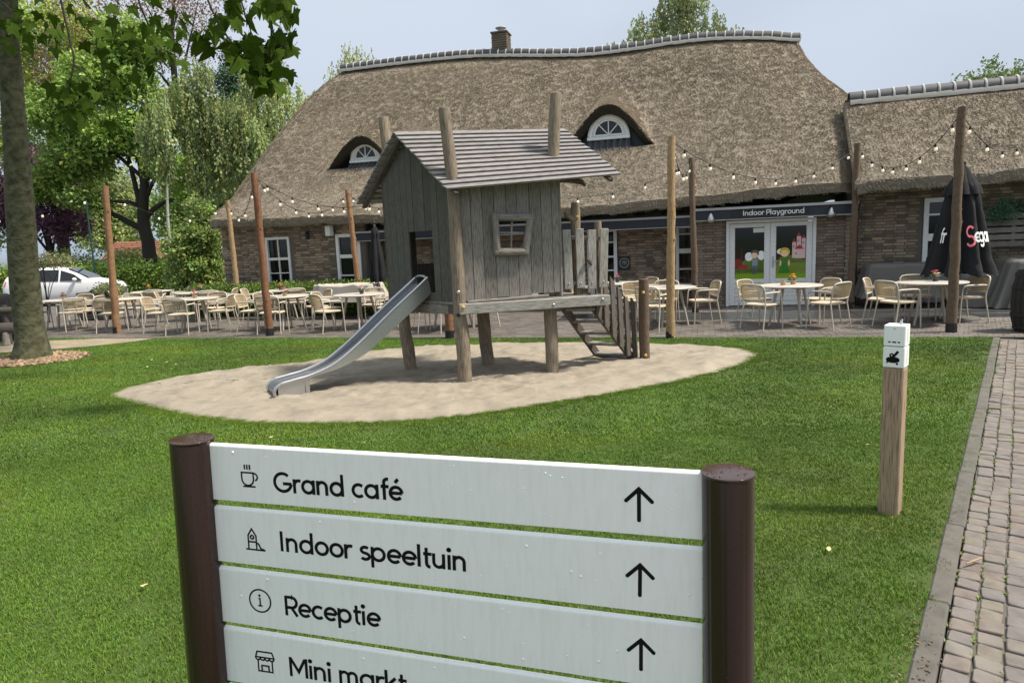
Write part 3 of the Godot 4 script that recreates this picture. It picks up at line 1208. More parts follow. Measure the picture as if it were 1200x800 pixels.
# a stretch of brick wall: mortar behind, every brick proud of it
func wall_panel(wall: Node3D, u0: float, u1: float, h1: float, off: float, holes: Array, singles: bool, places: Array, cols: Array) -> void:
	var turn := Basis(U, Vector3.UP, N)
	var cuts := [u0, u1]
	for q in holes:
		cuts.append(q[0])
		cuts.append(q[1])
	cuts.sort()
	var g := Geo.new()
	for k in cuts.size() - 1:
		var a: float = cuts[k]
		var b: float = cuts[k + 1]
		if b - a < 0.01:
			continue
		var lo := 0.0
		var hi := h1
		for q in holes:
			if (a + b) / 2 > q[0] and (a + b) / 2 < q[1]:
				if q[3] < h1:
					g.box(Transform3D(turn, on_wall((a + b) / 2, (q[3] + h1) / 2, off - 0.13)), Vector3(b - a, h1 - q[3], 0.24))
				hi = q[2]
		if hi - lo > 0.02:
			g.box(Transform3D(turn, on_wall((a + b) / 2, (lo + hi) / 2, off - 0.13)), Vector3(b - a, hi - lo, 0.24))
	var m := part("wall", g, M.mortar, wall)
	var row := 0
	var h := 0.035
	while h < h1:
		var u := u0 + (0.055 if row % 2 else 0.11)
		while u < u1 - 0.05:
			var lb := minf(0.205, (u1 - u + 0.1) * 1.0)
			var free := true
			for q in holes:
				if u + 0.09 > q[0] and u - 0.09 < q[1] and h > q[2] and h < q[3]:
					free = false
			if free:
				var x := Transform3D(turn * Basis.from_euler(Vector3(rf(-0.02, 0.02), rf(-0.025, 0.025), rf(-0.01, 0.01))), on_wall(u, h, off - 0.045 + rf(-0.006, 0.004)))
				if singles:
					var o := part("brick", M_bricks[rng.randi() % M_bricks.size()], M.brick, m)
					o.transform = x
				else:
					places.append(x)
					var k := rf(0.5, 1.45)
					cols.append(Color(k * rf(0.95, 1.1), k, k * rf(0.88, 1.05)))
			u += 0.218
		h += 0.068
		row += 1


var M_bricks := []


func window(house: Node3D, called: String, u0: float, u1: float, h0: float, h1: float, off: float, cols: int, rails: Array, fat := 0.07) -> Node3D:
	var turn := Basis(U, Vector3.UP, N)
	var g := Geo.new()
	var uc := (u0 + u1) / 2
	for s in [u0 + fat / 2, u1 - fat / 2]:
		g.box(Transform3D(turn, on_wall(s, (h0 + h1) / 2, off - 0.03)), Vector3(fat, h1 - h0, 0.10), 0.006)
	for s in [h0 + fat / 2, h1 - fat / 2]:
		g.box(Transform3D(turn, on_wall(uc, s, off - 0.032)), Vector3(u1 - u0 - fat * 2, fat, 0.094), 0.006)
	for k in range(1, cols):
		g.box(Transform3D(turn, on_wall(lerpf(u0, u1, float(k) / cols), (h0 + h1) / 2, off - 0.036)), Vector3(0.034, h1 - h0 - fat * 2, 0.06), 0.006)
	for r in rails:
		g.box(Transform3D(turn, on_wall(uc, r[0], off - 0.034)), Vector3(u1 - u0 - fat * 2, r[1], 0.072), 0.006)
	var o := part(called, g, M.white_paint, house)
	# panes between the bars
	var hs := [h0 + fat]
	for r in rails:
		hs.append(r[0] - r[1] / 2)
		hs.append(r[0] + r[1] / 2)
	hs.append(h1 - fat)
	for k in cols:
		for r in hs.size() / 2:
			var p := Geo.new()
			p.box(Transform3D(turn, on_wall(lerpf(u0, u1, (k + 0.5) / cols), (hs[r * 2] + hs[r * 2 + 1]) / 2, off - 0.06)), Vector3((u1 - u0) / cols - 0.02, hs[r * 2 + 1] - hs[r * 2] + 0.01, 0.008))
			part("pane", p, M.pane, o)
	return o


func print_panel(second: bool) -> StandardMaterial3D:
	# the print stuck on a door pane: meadow, hills, and a figure
	var w := 96
	var h := 200
	var im := Image.create(w, h, false, Image.FORMAT_RGBA8)
	var f := FastNoiseLite.new()
	f.frequency = 0.06
	for y in h:
		for x in w:
			var c := Color(0.03, 0.035, 0.04)
			var hill := 118.0 + 9.0 * sin(x * 0.06 + (2.0 if second else 0.4)) + 3.0 * sin(x * 0.31)
			if y > hill:
				c = Color(0.34, 0.45, 0.12).lerp(Color(0.24, 0.33, 0.07), clampf((y - hill) / 60.0, 0, 1))
			if second and y > 140 and y < 178:
				c = Color(0.42, 0.50, 0.16)
			if y > 176 + 4.0 * sin(x * 0.9) + 3.0 * f.get_noise_2d(x * 6.0, 3.0):
				c = Color(0.45, 0.60, 0.10)
			im.set_pixel(x, y, c)
	var dot := func(cx: float, cy: float, rx: float, ry: float, c: Color) -> void:
		for y in range(maxi(0, int(cy - ry)), mini(h, int(cy + ry) + 1)):
			for x in range(maxi(0, int(cx - rx)), mini(w, int(cx + rx) + 1)):
				if ((x - cx) / rx) ** 2 + ((y - cy) / ry) ** 2 <= 1.0:
					im.set_pixel(x, y, c)
	if second:
		for q in [[52, 62, 12, 60], [66, 40, 14, 84], [82, 48, 12, 76], [60, 88, 30, 36]]:
			im.fill_rect(Rect2i(q[0], q[1], mini(q[2], w - q[0]), q[3]), Color(0.80, 0.66, 0.66))
			im.fill_rect(Rect2i(q[0] + 3, q[1] + 14, 3, 7), Color(0.35, 0.25, 0.30))
			for k in 16:
				im.fill_rect(Rect2i(q[0] + int(k * q[2] / 32.0), q[1] - k, maxi(1, int(q[2] * (16 - k) / 16.0)), 1), Color(0.70, 0.12, 0.20))
		dot.call(20, 96, 17, 12, Color(0.86, 0.88, 0.92))
		dot.call(28, 98, 17, 17, Color(0.80, 0.66, 0.16))
		dot.call(28, 104, 12, 13, Color(0.92, 0.74, 0.58))
		for k in 52:
			im.fill_rect(Rect2i(int(28 - 5 - k * 0.26), 126 + k, int(10 + k * 0.52), 1), Color(0.16, 0.48, 0.14))
		dot.call(15, 140, 3, 11, Color(0.92, 0.74, 0.58))
		dot.call(42, 140, 3, 11, Color(0.92, 0.74, 0.58))
	else:
		dot.call(10, 138, 15, 20, Color(0.50, 0.04, 0.06))
		dot.call(28, 152, 18, 9, Color(0.55, 0.05, 0.07))
		dot.call(22, 104, 3, 26, Color(0.36, 0.03, 0.05))
		dot.call(46, 112, 13, 17, Color(0.86, 0.88, 0.92))
		dot.call(86, 108, 12, 18, Color(0.86, 0.88, 0.92))
		dot.call(66, 100, 13, 14, Color(0.30, 0.32, 0.34))
		dot.call(64, 108, 11, 11, Color(0.90, 0.72, 0.58))
		im.fill_rect(Rect2i(57, 122, 18, 26), Color(0.45, 0.52, 0.60))
		im.fill_rect(Rect2i(58, 148, 6, 32), Color(0.28, 0.32, 0.40))
		im.fill_rect(Rect2i(68, 148, 6, 32), Color(0.28, 0.32, 0.40))
	im.adjust_bcs(1.15, 1.0, 0.85)
	var m := StandardMaterial3D.new()
	m.albedo_texture = ImageTexture.create_from_image(im)
	m.roughness = 0.08
	return m


func make_walls(house: Node3D) -> void:
	var turn := Basis(U, Vector3.UP, N)
	for k in 8:
		var g := Geo.new()
		g.col = Color(rf(0.95, 1.1), 1, rf(0.9, 1.02)) * rf(0.55, 1.45)
		g.box(Transform3D.IDENTITY, Vector3(0.205, 0.056, 0.1), 0.006)
		M_bricks.append(g.mesh())
	var wall := Node3D.new()
	put(wall, "walls", house)
	var places := []
	var cols := []
	wall_panel(wall, -14.9, -10.3, 2.5, 0.0, [[-13.48, -12.66, 0.35, 2.14], [-11.24, -10.46, 0.0, 2.14]], false, places, cols)
	wall_panel(wall, -10.3, -1.66, 2.5, -0.8, [[-8.6, -7.4, 0.6, 2.0], [-4.42, -3.6, 0.0, 1.98], [-2.18, -1.5, 0.42, 1.98]], false, places, cols)
	wall_panel(wall, -1.66, -0.98, 2.1, 0.0, [], true, places, cols)
	wall_panel(wall, 0.96, 1.56, 2.1, 0.0, [], true, places, cols)
	wall_panel(wall, 1.75, 9.4, 2.9, -0.12, [[3.12, 3.86, 0.0, 2.31]], false, places, cols)
	scatter("bricks", M_bricks[0], M.brick, places, cols, wall)
	# the other sides, plain
	var g := Geo.new()
	g.box(Transform3D(turn, on_wall(-14.78, 1.25, -4.3)), Vector3(0.24, 2.5, 8.1))
	g.box(Transform3D(turn, on_wall(-6.5, 1.25, -8.3)), Vector3(16.8, 2.5, 0.24))
	g.box(Transform3D(turn, on_wall(9.3, 1.3, -1.3)), Vector3(0.24, 2.6, 2.0))
	g.box(Transform3D(turn, on_wall(5.5, 1.3, -2.4)), Vector3(7.5, 2.6, 0.24))
	g.box(Transform3D(turn, on_wall(-10.42, 1.25, -0.53)), Vector3(0.22, 2.5, 0.78))
	g.box(Transform3D(turn, on_wall(-1.54, 1.05, -0.53)), Vector3(0.22, 2.1, 0.78))
	g.box(Transform3D(turn, on_wall(1.66, 1.3, -0.2)), Vector3(0.14, 2.6, 0.3))
	part("side_wall", g, M.mortar, house)
	var q := Geo.new()
	for k in 22:
		q.col = tint(0.15)
		q.box(Transform3D(turn * Basis.from_euler(Vector3(0, rf(-0.1, 0.1), 0)), on_wall(1.625 + rf(-0.012, 0.012), 0.05 + k * 0.094, 0.0)), Vector3(0.13, 0.09, 0.10), 0.018)
	part("quoin", q, M.quoin, house)
	# windows and doors
	window(house, "window", -13.46, -12.68, 0.37, 2.13, 0.0, 2, [[1.52, 0.075], [1.12, 0.03], [0.78, 0.03]])
	window(house, "glazed_door", -11.22, -10.48, 0.02, 2.13, 0.0, 1, [[1.52, 0.10], [1.0, 0.04], [0.5, 0.3]], 0.09)
	window(house, "window", -8.58, -7.42, 0.62, 1.98, -0.8, 2, [[1.5, 0.06]])
	window(house, "glazed_door", -4.40, -3.62, 0.02, 1.97, -0.8, 1, [[1.62, 0.04], [1.25, 0.05], [0.9, 0.04], [0.45, 0.3]], 0.09)
	window(house, "window", -2.16, -1.66, 0.44, 1.97, -0.8, 1, [[1.75, 0.035], [1.33, 0.12], [0.88, 0.035]], 0.08)
	window(house, "glazed_door", 3.14, 3.84, 0.02, 2.30, -0.12, 1, [[1.94, 0.045], [1.45, 0.16], [0.6, 0.5]], 0.10)
	# the double door
	var door := Node3D.new()
	put(door, "double_door", house)
	g = Geo.new()
	for s in [-0.945, 0.925]:
		g.box(Transform3D(turn, on_wall(s, 1.0, -0.02)), Vector3(0.07, 2.0, 0.14), 0.008)
	g.box(Transform3D(turn, on_wall(-0.01, 1.965, -0.022)), Vector3(1.80, 0.07, 0.136), 0.008)
	part("frame", g, M.white_paint, door)
	for side in 2:
		var c := -0.46 if side == 0 else 0.44
		var leaf := Geo.new()
		for s in [-0.385, 0.385]:
			leaf.box(Transform3D(turn, on_wall(c + s, 0.97, -0.03)), Vector3(0.125, 1.90, 0.055), 0.006)
		leaf.box(Transform3D(turn, on_wall(c, 1.875, -0.03)), Vector3(0.645, 0.09, 0.053), 0.006)
		leaf.box(Transform3D(turn, on_wall(c, 0.59, -0.03)), Vector3(0.645, 0.09, 0.053), 0.006)
		for k in 5:
			leaf.box(Transform3D(turn, on_wall(c, 0.065 + k * 0.101, -0.036)), Vector3(0.645, 0.094, 0.04), 0.008)
		var l := part("leaf", leaf, M.white_paint, door)
		var pn := Geo.new()
		pn.quad(on_wall(c - 0.325, 0.63, -0.036), on_wall(c + 0.325, 0.63, -0.036), on_wall(c + 0.325, 1.835, -0.036), on_wall(c - 0.325, 1.835, -0.036), Vector2(0, 1), Vector2(1, 1), Vector2(1, 0), Vector2(0, 0))
		var pane := part("printed_pane", pn, print_panel(side == 1), l)
		pane.set_meta("label", "pane with a green meadow print and a pink castle" if side else "pane with a meadow print and a red creature")
		if side == 0:
			var note := Geo.new()
			note.box(Transform3D(turn, on_wall(c + 0.2, 1.76, -0.032)), Vector3(0.24, 0.10, 0.004))
			part("notice", note, M.print_white, l)
		else:
			var hd := Geo.new()
			hd.box(Transform3D(turn, on_wall(c - 0.385, 1.02, 0.002)), Vector3(0.045, 0.26, 0.012), 0.004)
			hd.box(Transform3D(turn, on_wall(c - 0.34, 1.04, 0.045)), Vector3(0.12, 0.02, 0.02), 0.004)
			part("handle", hd, M.zinc, l)
	# the dark boards under the eaves
	var fas := Node3D.new()
	put(fas, "fascia", house)
	g = Geo.new()
	g.box(Transform3D(turn, on_wall(0.0, 2.135, 0.16)), Vector3(3.44, 0.205, 0.44), 0.006)
	g.box(Transform3D(turn, on_wall(-6.15, 2.02, -0.05)), Vector3(8.84, 0.195, 0.36), 0.006)
	part("board", g, M.fascia, fas)
	g = Geo.new()
	g.box(Transform3D(turn, on_wall(0.0, 2.272, 0.17)), Vector3(3.50, 0.06, 0.50), 0.008)
	g.box(Transform3D(turn, on_wall(-6.15, 2.145, -0.04)), Vector3(8.90, 0.05, 0.42), 0.008)
	g.box(Transform3D(turn, on_wall(0.0, 2.022, 0.17)), Vector3(3.44, 0.018, 0.44), 0.004)
	g.box(Transform3D(turn, on_wall(-6.15, 1.912, -0.04)), Vector3(8.84, 0.018, 0.36), 0.004)
	part("trim", g, M.zinc, fas)
	var plate := Geo.new()
	plate.box(Transform3D(turn, on_wall(-0.06, 2.135, 0.384)), Vector3(1.66, 0.19, 0.008), 0.002)
	part("name_board", plate, M.black, fas)
	part("lettering", lettering("Indoor Playground", 0.112, 0.0085, Transform3D(turn, on_wall(-0.63, 2.095, 0.390)), 1.10 / 1.0), M.print_white, fas)
	# rain pipes, porch ceiling
	g = Geo.new()
	g.tube([on_wall(1.78, 2.3, 0.22), on_wall(1.78, 2.1, 0.1), on_wall(1.78, 1.9, 0.04), on_wall(1.78, 0.0, 0.04)], 0.04, 10)
	part("rain_pipe", g, M.brown_pipe, house)
	g = Geo.new()
	g.tube([on_wall(-10.25, 2.1, 0.1), on_wall(-10.25, 1.9, 0.06), on_wall(-10.25, 0.0, 0.06)], 0.045, 10)
	part("rain_pipe", g, M.brown_pipe, house)
	g = Geo.new()
	g.tube([on_wall(-1.72, 2.0, 0.03), on_wall(-1.72, 0.0, 0.03)], 0.022, 8)
	part("rain_pipe", g, M.zinc, house)
	g = Geo.new()
	g.box(Transform3D(turn, on_wall(-6.0, 2.2, -0.45)), Vector3(8.6, 0.05, 0.70))
	part("porch_ceiling", g, M.fascia, house)
	# things hung on the walls
	var bell_shape := [Vector2(0.02, 0.12), Vector2(0.035, 0.10), Vector2(0.06, 0.06), Vector2(0.085, -0.01), Vector2(0.085, -0.05), Vector2(0.06, -0.09), Vector2(0.001, -0.10)]
	for k in 2:
		var uu: float = [-1.33, 1.19][k]
		var lamp := thing("wall_lamp", ["round glass jar lamp on the dark fascia left of the double door", "round glass jar lamp on the dark fascia right of the door sign"][k], "lamp", on_wall(uu, 2.12, 0.385), 0.0, "jar lamps on the fascia")
		g = Geo.new()
		g.tube([Vector3(0, 0.08, 0), Vector3(0, 0.10, 0) + N * 0.06, Vector3(0, 0.06, 0) + N * 0.10], 0.012, 6)
		part("bracket", g, M.black, lamp)
		g = Geo.new()
		g.lathe(bell_shape, 14, Transform3D(Basis.IDENTITY, N * 0.10 + Vector3(0, -0.06, 0)))
		part("shade", g, M.steel, lamp)
	var sp := thing("wall_speaker", "white box loudspeaker high on the wall under the left eaves", "speaker", on_wall(-11.3, 2.23, 0.02))
	g = Geo.new()
	g.box(Transform3D(turn * Basis(Vector3.UP, -0.3), N * 0.14), Vector3(0.19, 0.28, 0.16), 0.02)
	part("cabinet", g, M.white_paint, sp)
	g = Geo.new()
	g.box(Transform3D(turn, N * 0.03), Vector3(0.05, 0.08, 0.10))
	part("bracket", g, M.black, sp)
	var lan := thing("wall_lantern", "small black lantern on the brick between left window and door", "lamp", on_wall(-11.96, 2.2, 0.005))
	g = Geo.new()
	g.tube([Vector3(0, 0.02, 0), N * 0.14 + Vector3(0, 0.08, 0), N * 0.2 + Vector3(0, 0.04, 0)], 0.014, 6)
	part("arm", g, M.black, lan)
	g = Geo.new()
	g.lathe([Vector2(0.001, 0.06), Vector2(0.08, -0.02), Vector2(0.07, -0.03), Vector2(0.055, -0.18), Vector2(0.001, -0.19)], 8, Transform3D(Basis.IDENTITY, N * 0.2))
	part("lantern", g, M.black, lan)
	var em := thing("round_emblem_sign", "black square board with a grey ringed emblem in the porch", "sign", on_wall(-3.44, 1.08, -0.795))
	g = Geo.new()
	g.box(Transform3D(turn, N * 0.012), Vector3(0.30, 0.35, 0.02), 0.003)
	part("board", g, M.black, em)
	g = Geo.new()
	var face := Transform3D(turn, N * 0.0232)
	g.stroke(arc(Vector2.ZERO, 0.115, 0, 360), 0.012, face)
	g.stroke(arc(Vector2(0, -0.02), 0.06, 30, 150), 0.014, face)
	for x in [-0.045, 0.0, 0.045]:
		g.stroke(PackedVector2Array([Vector2(x, -0.05), Vector2(x, 0.015)]), 0.010, face, 0.0008)
	part("emblem", g, M.print_grey, em)
	# the pallet planter on the wing
	var pl := thing("wall_planter", "grey pallet planter of level slats hung on the wing wall", "planter", on_wall(4.75, 1.2, -0.05))
	for k in 5:
		var s := Geo.new()
		s.col = tint(0.2)
		s.box(along(Vector3.UP * (0.06 + k * 0.145) + N * 0.20, U, N), Vector3(0.11, 1.2, 0.022), 0.004)
		part("slat", s, M.weathered, pl)
	for x in [-0.56, 0.0, 0.56]:
		var s := Geo.new()
		s.box(Transform3D(turn, U * x + Vector3.UP * 0.35 + N * 0.10), Vector3(0.07, 0.72, 0.17), 0.004)
		part("post", s, M.weathered, pl)
	var ivy := thing("planter_greenery", "dark green leafy plants growing out of the pallet planter", "plant", on_wall(4.75, 1.9, 0.12))
	leaf_cloud("foliage", ivy, [[Vector3(-0.35, 0.05, 0.1), Vector3(0.35, 0.25, 0.2)], [Vector3(0.3, 0.0, -0.08), Vector3(0.4, 0.22, 0.2)]], 150, 0.10, 0.045, Color(0.025, 0.07, 0.03), 0.35)


# ======================================================== trees
func leaf_cloud(called: String, parent: Node, lumps: Array, count: int, reach: float, leaf: float, color: Color, spread: float, droop := 0.0, per := 18) -> void:
	var g := Geo.new()
	for k in per:
		var p := Vector3(rng.randfn(0, 0.5), rng.randfn(0, 0.4), rng.randfn(0, 0.5)) * reach
		if droop > 0.0:
			p = Vector3(rf(-0.05, 0.05), -droop * rng.randf(), rf(-0.05, 0.05)) * Vector3(reach / 0.12, 1, reach / 0.12)
		var a := Vector3(rf(-1, 1), rf(-0.7, 0.4), rf(-1, 1)).normalized()
		if droop > 0.0:
			a = Vector3(rf(-0.6, 0.6), -1, rf(-0.6, 0.6)).normalized()
		var b := a.cross(Vector3(rf(-1, 1), rf(-1, 1), rf(-1, 1)).normalized()).normalized()
		var l := leaf * rf(0.7, 1.3)
		var bend := a.cross(b) * l * 0.15
		g.col = grey(rf(0.75, 1.25))
		g.tri(p, p + a * l * 0.55 + b * l * 0.32 + bend, p + a * l)
		g.tri(p, p + a * l, p + a * l * 0.55 - b * l * 0.32 + bend)
	var m := g.mesh()
	var weights := []
	var total := 0.0
	for q in lumps:
		total += pow(q[1].x * q[1].y * q[1].z, 0.7)
		weights.append(total)
	var places := []
	var cols := []
	var tones := []
	for q in lumps:
		tones.append(rf(0.8, 1.2))
	for k in count:
		var w := rng.randf() * total
		var n := 0
		while weights[n] < w:
			n += 1
		var d := Vector3(rng.randfn(0, 1), rng.randfn(0, 1), rng.randfn(0, 1)).normalized()
		var r := 1.0 - 0.62 * rng.randf() ** 1.6
		var p: Vector3 = lumps[n][0] + d * r * lumps[n][1]
		var b := Basis.from_euler(Vector3(rf(0, TAU), rf(0, TAU), rf(0, TAU))) if droop == 0.0 else Basis.from_euler(Vector3(rf(-0.12, 0.12), rf(0, TAU), rf(-0.12, 0.12)))
		places.append(Transform3D(b.scaled(Vector3.ONE * rf(0.75, 1.3)), p))
		var t: float = tones[n] * rf(1.0 - spread, 1.0 + spread)
		t *= 2.5
		cols.append(Color(color.r * t * rf(1.0, 1.4), color.g * t, color.b * t * rf(1.1, 1.7)))
	scatter(called, m, M.leaf, places, cols, parent)


func tree(called: String, label: String, base: Vector3, trunk: Array, radii: Array, lumps: Array, count: int, reach: float, leaf: float, color: Color, bark: String, group := "", droop := 0.0, spread := 0.35) -> Node3D:
	var o := thing(called, label, "tree", base, 0.0, group)
	if trunk.size() > 1:
		var g := Geo.new()
		var pts := []
		var rad := []
		for k in trunk.size() - 1:
			for s in 3:
				var t := s / 3.0
				var p: Vector3 = trunk[k].cubic_interpolate(trunk[k + 1], trunk[maxi(k - 1, 0)], trunk[mini(k + 2, trunk.size() - 1)], t)
				pts.append(p + Vector3(rf(-1, 1), 0, rf(-1, 1)) * radii[k] * 0.15)
				rad.append(lerpf(radii[k], radii[k + 1], t))
		pts.append(trunk[-1])
		rad.append(radii[-1])
		g.tube(pts, rad, 9)
		part("trunk", g, M[bark], o)
		for q in (lumps if bark != "birch_bark" else []):
			var k := 1 + int(lerpf(0.42 if pts.size() > 9 else 0.2, 0.95, rng.randf()) * (pts.size() - 2))
			var a: Vector3 = pts[k]
			var b: Vector3 = q[0]
			if a.y > b.y - 0.2:
				k = maxi(1, int(k * 0.7))
				a = pts[k]
			var limb := Geo.new()
			var mid := a.lerp(b, 0.5) + Vector3(rf(-0.3, 0.3), rf(0.0, 0.4), rf(-0.3, 0.3))
			limb.tube([a, a.lerp(mid, 0.5) + Vector3.UP * 0.1, mid, b.lerp(mid, 0.4), b], [rad[k] * 0.55, rad[k] * 0.45, rad[k] * 0.32, rad[k] * 0.2, rad[k] * 0.08], 6)
			part("limb", limb, M[bark], o)
	leaf_cloud("crown", o, lumps, count, reach, leaf, color, spread, droop)
	return o


func make_trees() -> void:
	var grp := "trees beyond the terrace"
	var green_ := Color(0.085, 0.155, 0.022)
	tree("maple_tree", "broad green tree with dark forked trunk behind the red roofed shed", Vector3(-17.9, 0, -34), [Vector3(0, 0, 0), Vector3(0, 2, 0), Vector3(-0.1, 3.6, 0), Vector3(0.3, 5.5, 0.2), Vector3(0.2, 8, 0)], [0.42, 0.32, 0.28, 0.2, 0.08],
		[[Vector3(-2.9, 6.6, 0), Vector3(1.7, 1.0, 1.5)], [Vector3(1.9, 6.0, 0.4), Vector3(1.5, 0.8, 1.4)], [Vector3(-0.6, 7.8, 0), Vector3(2.0, 1.1, 1.7)], [Vector3(-3.6, 8.8, 0.4), Vector3(1.8, 1.1, 1.6)], [Vector3(1.8, 8.6, -0.4), Vector3(1.7, 1.1, 1.6)], [Vector3(-1.0, 10.4, 0), Vector3(2.2, 1.2, 1.8)], [Vector3(-2.4, 4.7, 0.6), Vector3(1.1, 0.45, 0.9)], [Vector3(-4.9, 5.4, 0.2), Vector3(1.1, 0.7, 1.0)], [Vector3(0.4, 12.0, 0), Vector3(1.6, 0.9, 1.4)], [Vector3(2.6, 4.7, 0.3), Vector3(0.9, 0.4, 0.8)]], 1750, 0.40, 0.2, green_, "dark_bark", grp)
	tree("lime_tree", "tall yellow green tree right behind the plane trunk", Vector3(-26.2, 0, -40), [Vector3(0, 0, 0), Vector3(0.2, 4, 0), Vector3(0.2, 10, 0)], [0.4, 0.3, 0.08],
		[[Vector3(0.4, 6.6, 0), Vector3(2.4, 1.2, 2)], [Vector3(-2.6, 8.5, 0), Vector3(2.2, 1.4, 2)], [Vector3(2.8, 9, 0.4), Vector3(2.2, 1.5, 2)], [Vector3(0, 11.3, 0), Vector3(2.6, 1.5, 2)], [Vector3(3.4, 12, 0), Vector3(2.4, 1.8, 2)], [Vector3(-3, 13, 0), Vector3(3, 2, 2.4)], [Vector3(1.2, 14.6, 0), Vector3(3, 1.8, 2.4)]], 2000, 0.42, 0.2, Color(0.125, 0.19, 0.024), "dark_bark", grp)
	tree("copper_tree", "dark purple leaved tree low beside the plane trunk", Vector3(-24.2, 0, -36), [Vector3(0, 0, 0), Vector3(0.1, 2, 0), Vector3(0, 4.5, 0)], [0.2, 0.15, 0.05],
		[[Vector3(0.2, 5.4, 0), Vector3(1.8, 1.3, 1.6)], [Vector3(-1.2, 4.2, 0), Vector3(1.5, 1.1, 1.4)], [Vector3(1.2, 3.8, 0.3), Vector3(1.3, 1.0, 1.2)], [Vector3(-0.3, 6.6, 0), Vector3(1.4, 0.9, 1.2)], [Vector3(-2.6, 5.2, 0.3), Vector3(1.4, 1.4, 1.2)]], 800, 0.32, 0.16, Color(0.05, 0.026, 0.032), "dark_bark", grp)
	tree("birch_tree", "weeping birch with thin white trunk left of the thatched roof", Vector3(-15.0, 0, -30), [Vector3(0, 0, 0), Vector3(0.14, 2, 0), Vector3(0.22, 4, 0), Vector3(0.5, 6.5, 0), Vector3(0.55, 8.6, -0.2)], [0.08, 0.07, 0.055, 0.035, 0.012],
		[[Vector3(1.7, 7.8, -1.2), Vector3(1.2, 0.9, 0.9)], [Vector3(0.9, 9.0, -1.0), Vector3(1.0, 0.8, 0.9)], [Vector3(2.9, 6.7, -0.9), Vector3(0.9, 1.0, 0.9)], [Vector3(1.5, 5.9, -1.0), Vector3(0.8, 0.7, 0.8)], [Vector3(-0.7, 7.6, -1.3), Vector3(0.8, 0.7, 0.8)], [Vector3(2.7, 8.3, -1.1), Vector3(1.0, 0.7, 0.9)], [Vector3(1.7, 10.0, -1.0), Vector3(0.7, 0.6, 0.7)], [Vector3(3.7, 7.5, -1.2), Vector3(0.7, 0.8, 0.7)], [Vector3(0.5, 8.0, 0.6), Vector3(0.5, 0.5, 0.4)], [Vector3(0.7, 6.2, 0.6), Vector3(0.5, 0.4, 0.4)]], 1050, 0.12, 0.13, Color(0.095, 0.14, 0.036), "birch_bark", grp, 1.3)
	tree("willow_tree", "olive green weeping tree nearest the left slope of the thatch", Vector3(-14.7, 0, -42), [Vector3(0, 0, 0), Vector3(0.2, 4, 0), Vector3(-0.1, 9, 0), Vector3(0.1, 12, 0)], [0.34, 0.26, 0.16, 0.05],
		[[Vector3(0.4, 8.2, 0), Vector3(2.4, 1.6, 2)], [Vector3(-1.4, 10, 0), Vector3(2.0, 1.6, 1.8)], [Vector3(1.5, 10.6, 0), Vector3(1.8, 1.6, 1.8)], [Vector3(0.6, 12.6, 0), Vector3(1.5, 1.3, 1.4)], [Vector3(-1.8, 7.2, 0), Vector3(1.8, 1.4, 1.6)], [Vector3(-3.0, 9.0, 0.4), Vector3(1.6, 1.5, 1.4)]], 1300, 0.14, 0.15, Color(0.125, 0.175, 0.048), "dark_bark", grp, 1.5)
	tree("bushy_tree", "bright green bushy young tree at the left corner of the farmhouse", Vector3(-11.4, 0, -25), [Vector3(0, 0, 0), Vector3(0, 1.2, 0), Vector3(0, 2.6, 0)], [0.1, 0.08, 0.03],
		[[Vector3(0.1, 1.2, 0), Vector3(0.9, 1.0, 0.9)], [Vector3(0.3, 2.4, 0), Vector3(0.8, 0.8, 0.8)], [Vector3(-0.4, 2.0, 0.2), Vector3(0.7, 0.7, 0.7)], [Vector3(0.2, 3.2, 0), Vector3(0.55, 0.55, 0.5)], [Vector3(-0.5, 0.9, 0.2), Vector3(0.6, 0.7, 0.6)]], 900, 0.22, 0.11, Color(0.085, 0.14, 0.026), "dark_bark", grp)
	tree("thin_willow", "thin pale weeping tree rising behind the left end of the ridge", Vector3(-8.3, 0, -40), [Vector3(0, 0, 0), Vector3(-0.2, 6, 0), Vector3(0, 12.6, 0)], [0.26, 0.18, 0.03],
		[[Vector3(0.2, 12.6, 0), Vector3(1.1, 0.9, 1)], [Vector3(-0.7, 11.8, 0), Vector3(1.0, 1.0, 1)], [Vector3(1.1, 11.8, 0), Vector3(0.9, 0.7, 0.9)], [Vector3(-2.6, 9.6, 0), Vector3(0.9, 0.8, 0.9)], [Vector3(-2.0, 10.2, 0), Vector3(0.8, 0.8, 0.8)], [Vector3(0.4, 10.6, 0), Vector3(1.6, 0.8, 1)]], 430, 0.10, 0.11, Color(0.14, 0.185, 0.07), "dark_bark", grp, 1.2)
	tree("ridge_birch", "light green birch crown showing above the high end of the ridge", Vector3(8.0, 0, -33), [Vector3(0, 0, 0), Vector3(0.1, 6, 0), Vector3(0, 12.6, 0)], [0.24, 0.18, 0.03],
		[[Vector3(0.1, 12.2, 0), Vector3(1.1, 1.0, 1)], [Vector3(-1.2, 11.4, 0), Vector3(0.9, 0.8, 0.9)], [Vector3(1.4, 11.6, 0), Vector3(1.1, 0.8, 0.9)], [Vector3(0.6, 13.2, 0), Vector3(1.2, 0.9, 1)], [Vector3(-2.5, 10.6, 0), Vector3(0.7, 0.5, 0.7)], [Vector3(2.6, 10.8, 0.2), Vector3(0.9, 0.6, 0.8)], [Vector3(0.0, 10.6, 0.2), Vector3(2.2, 0.7, 1)]], 820, 0.10, 0.12, Color(0.10, 0.14, 0.042), "birch_bark", grp, 0.8)
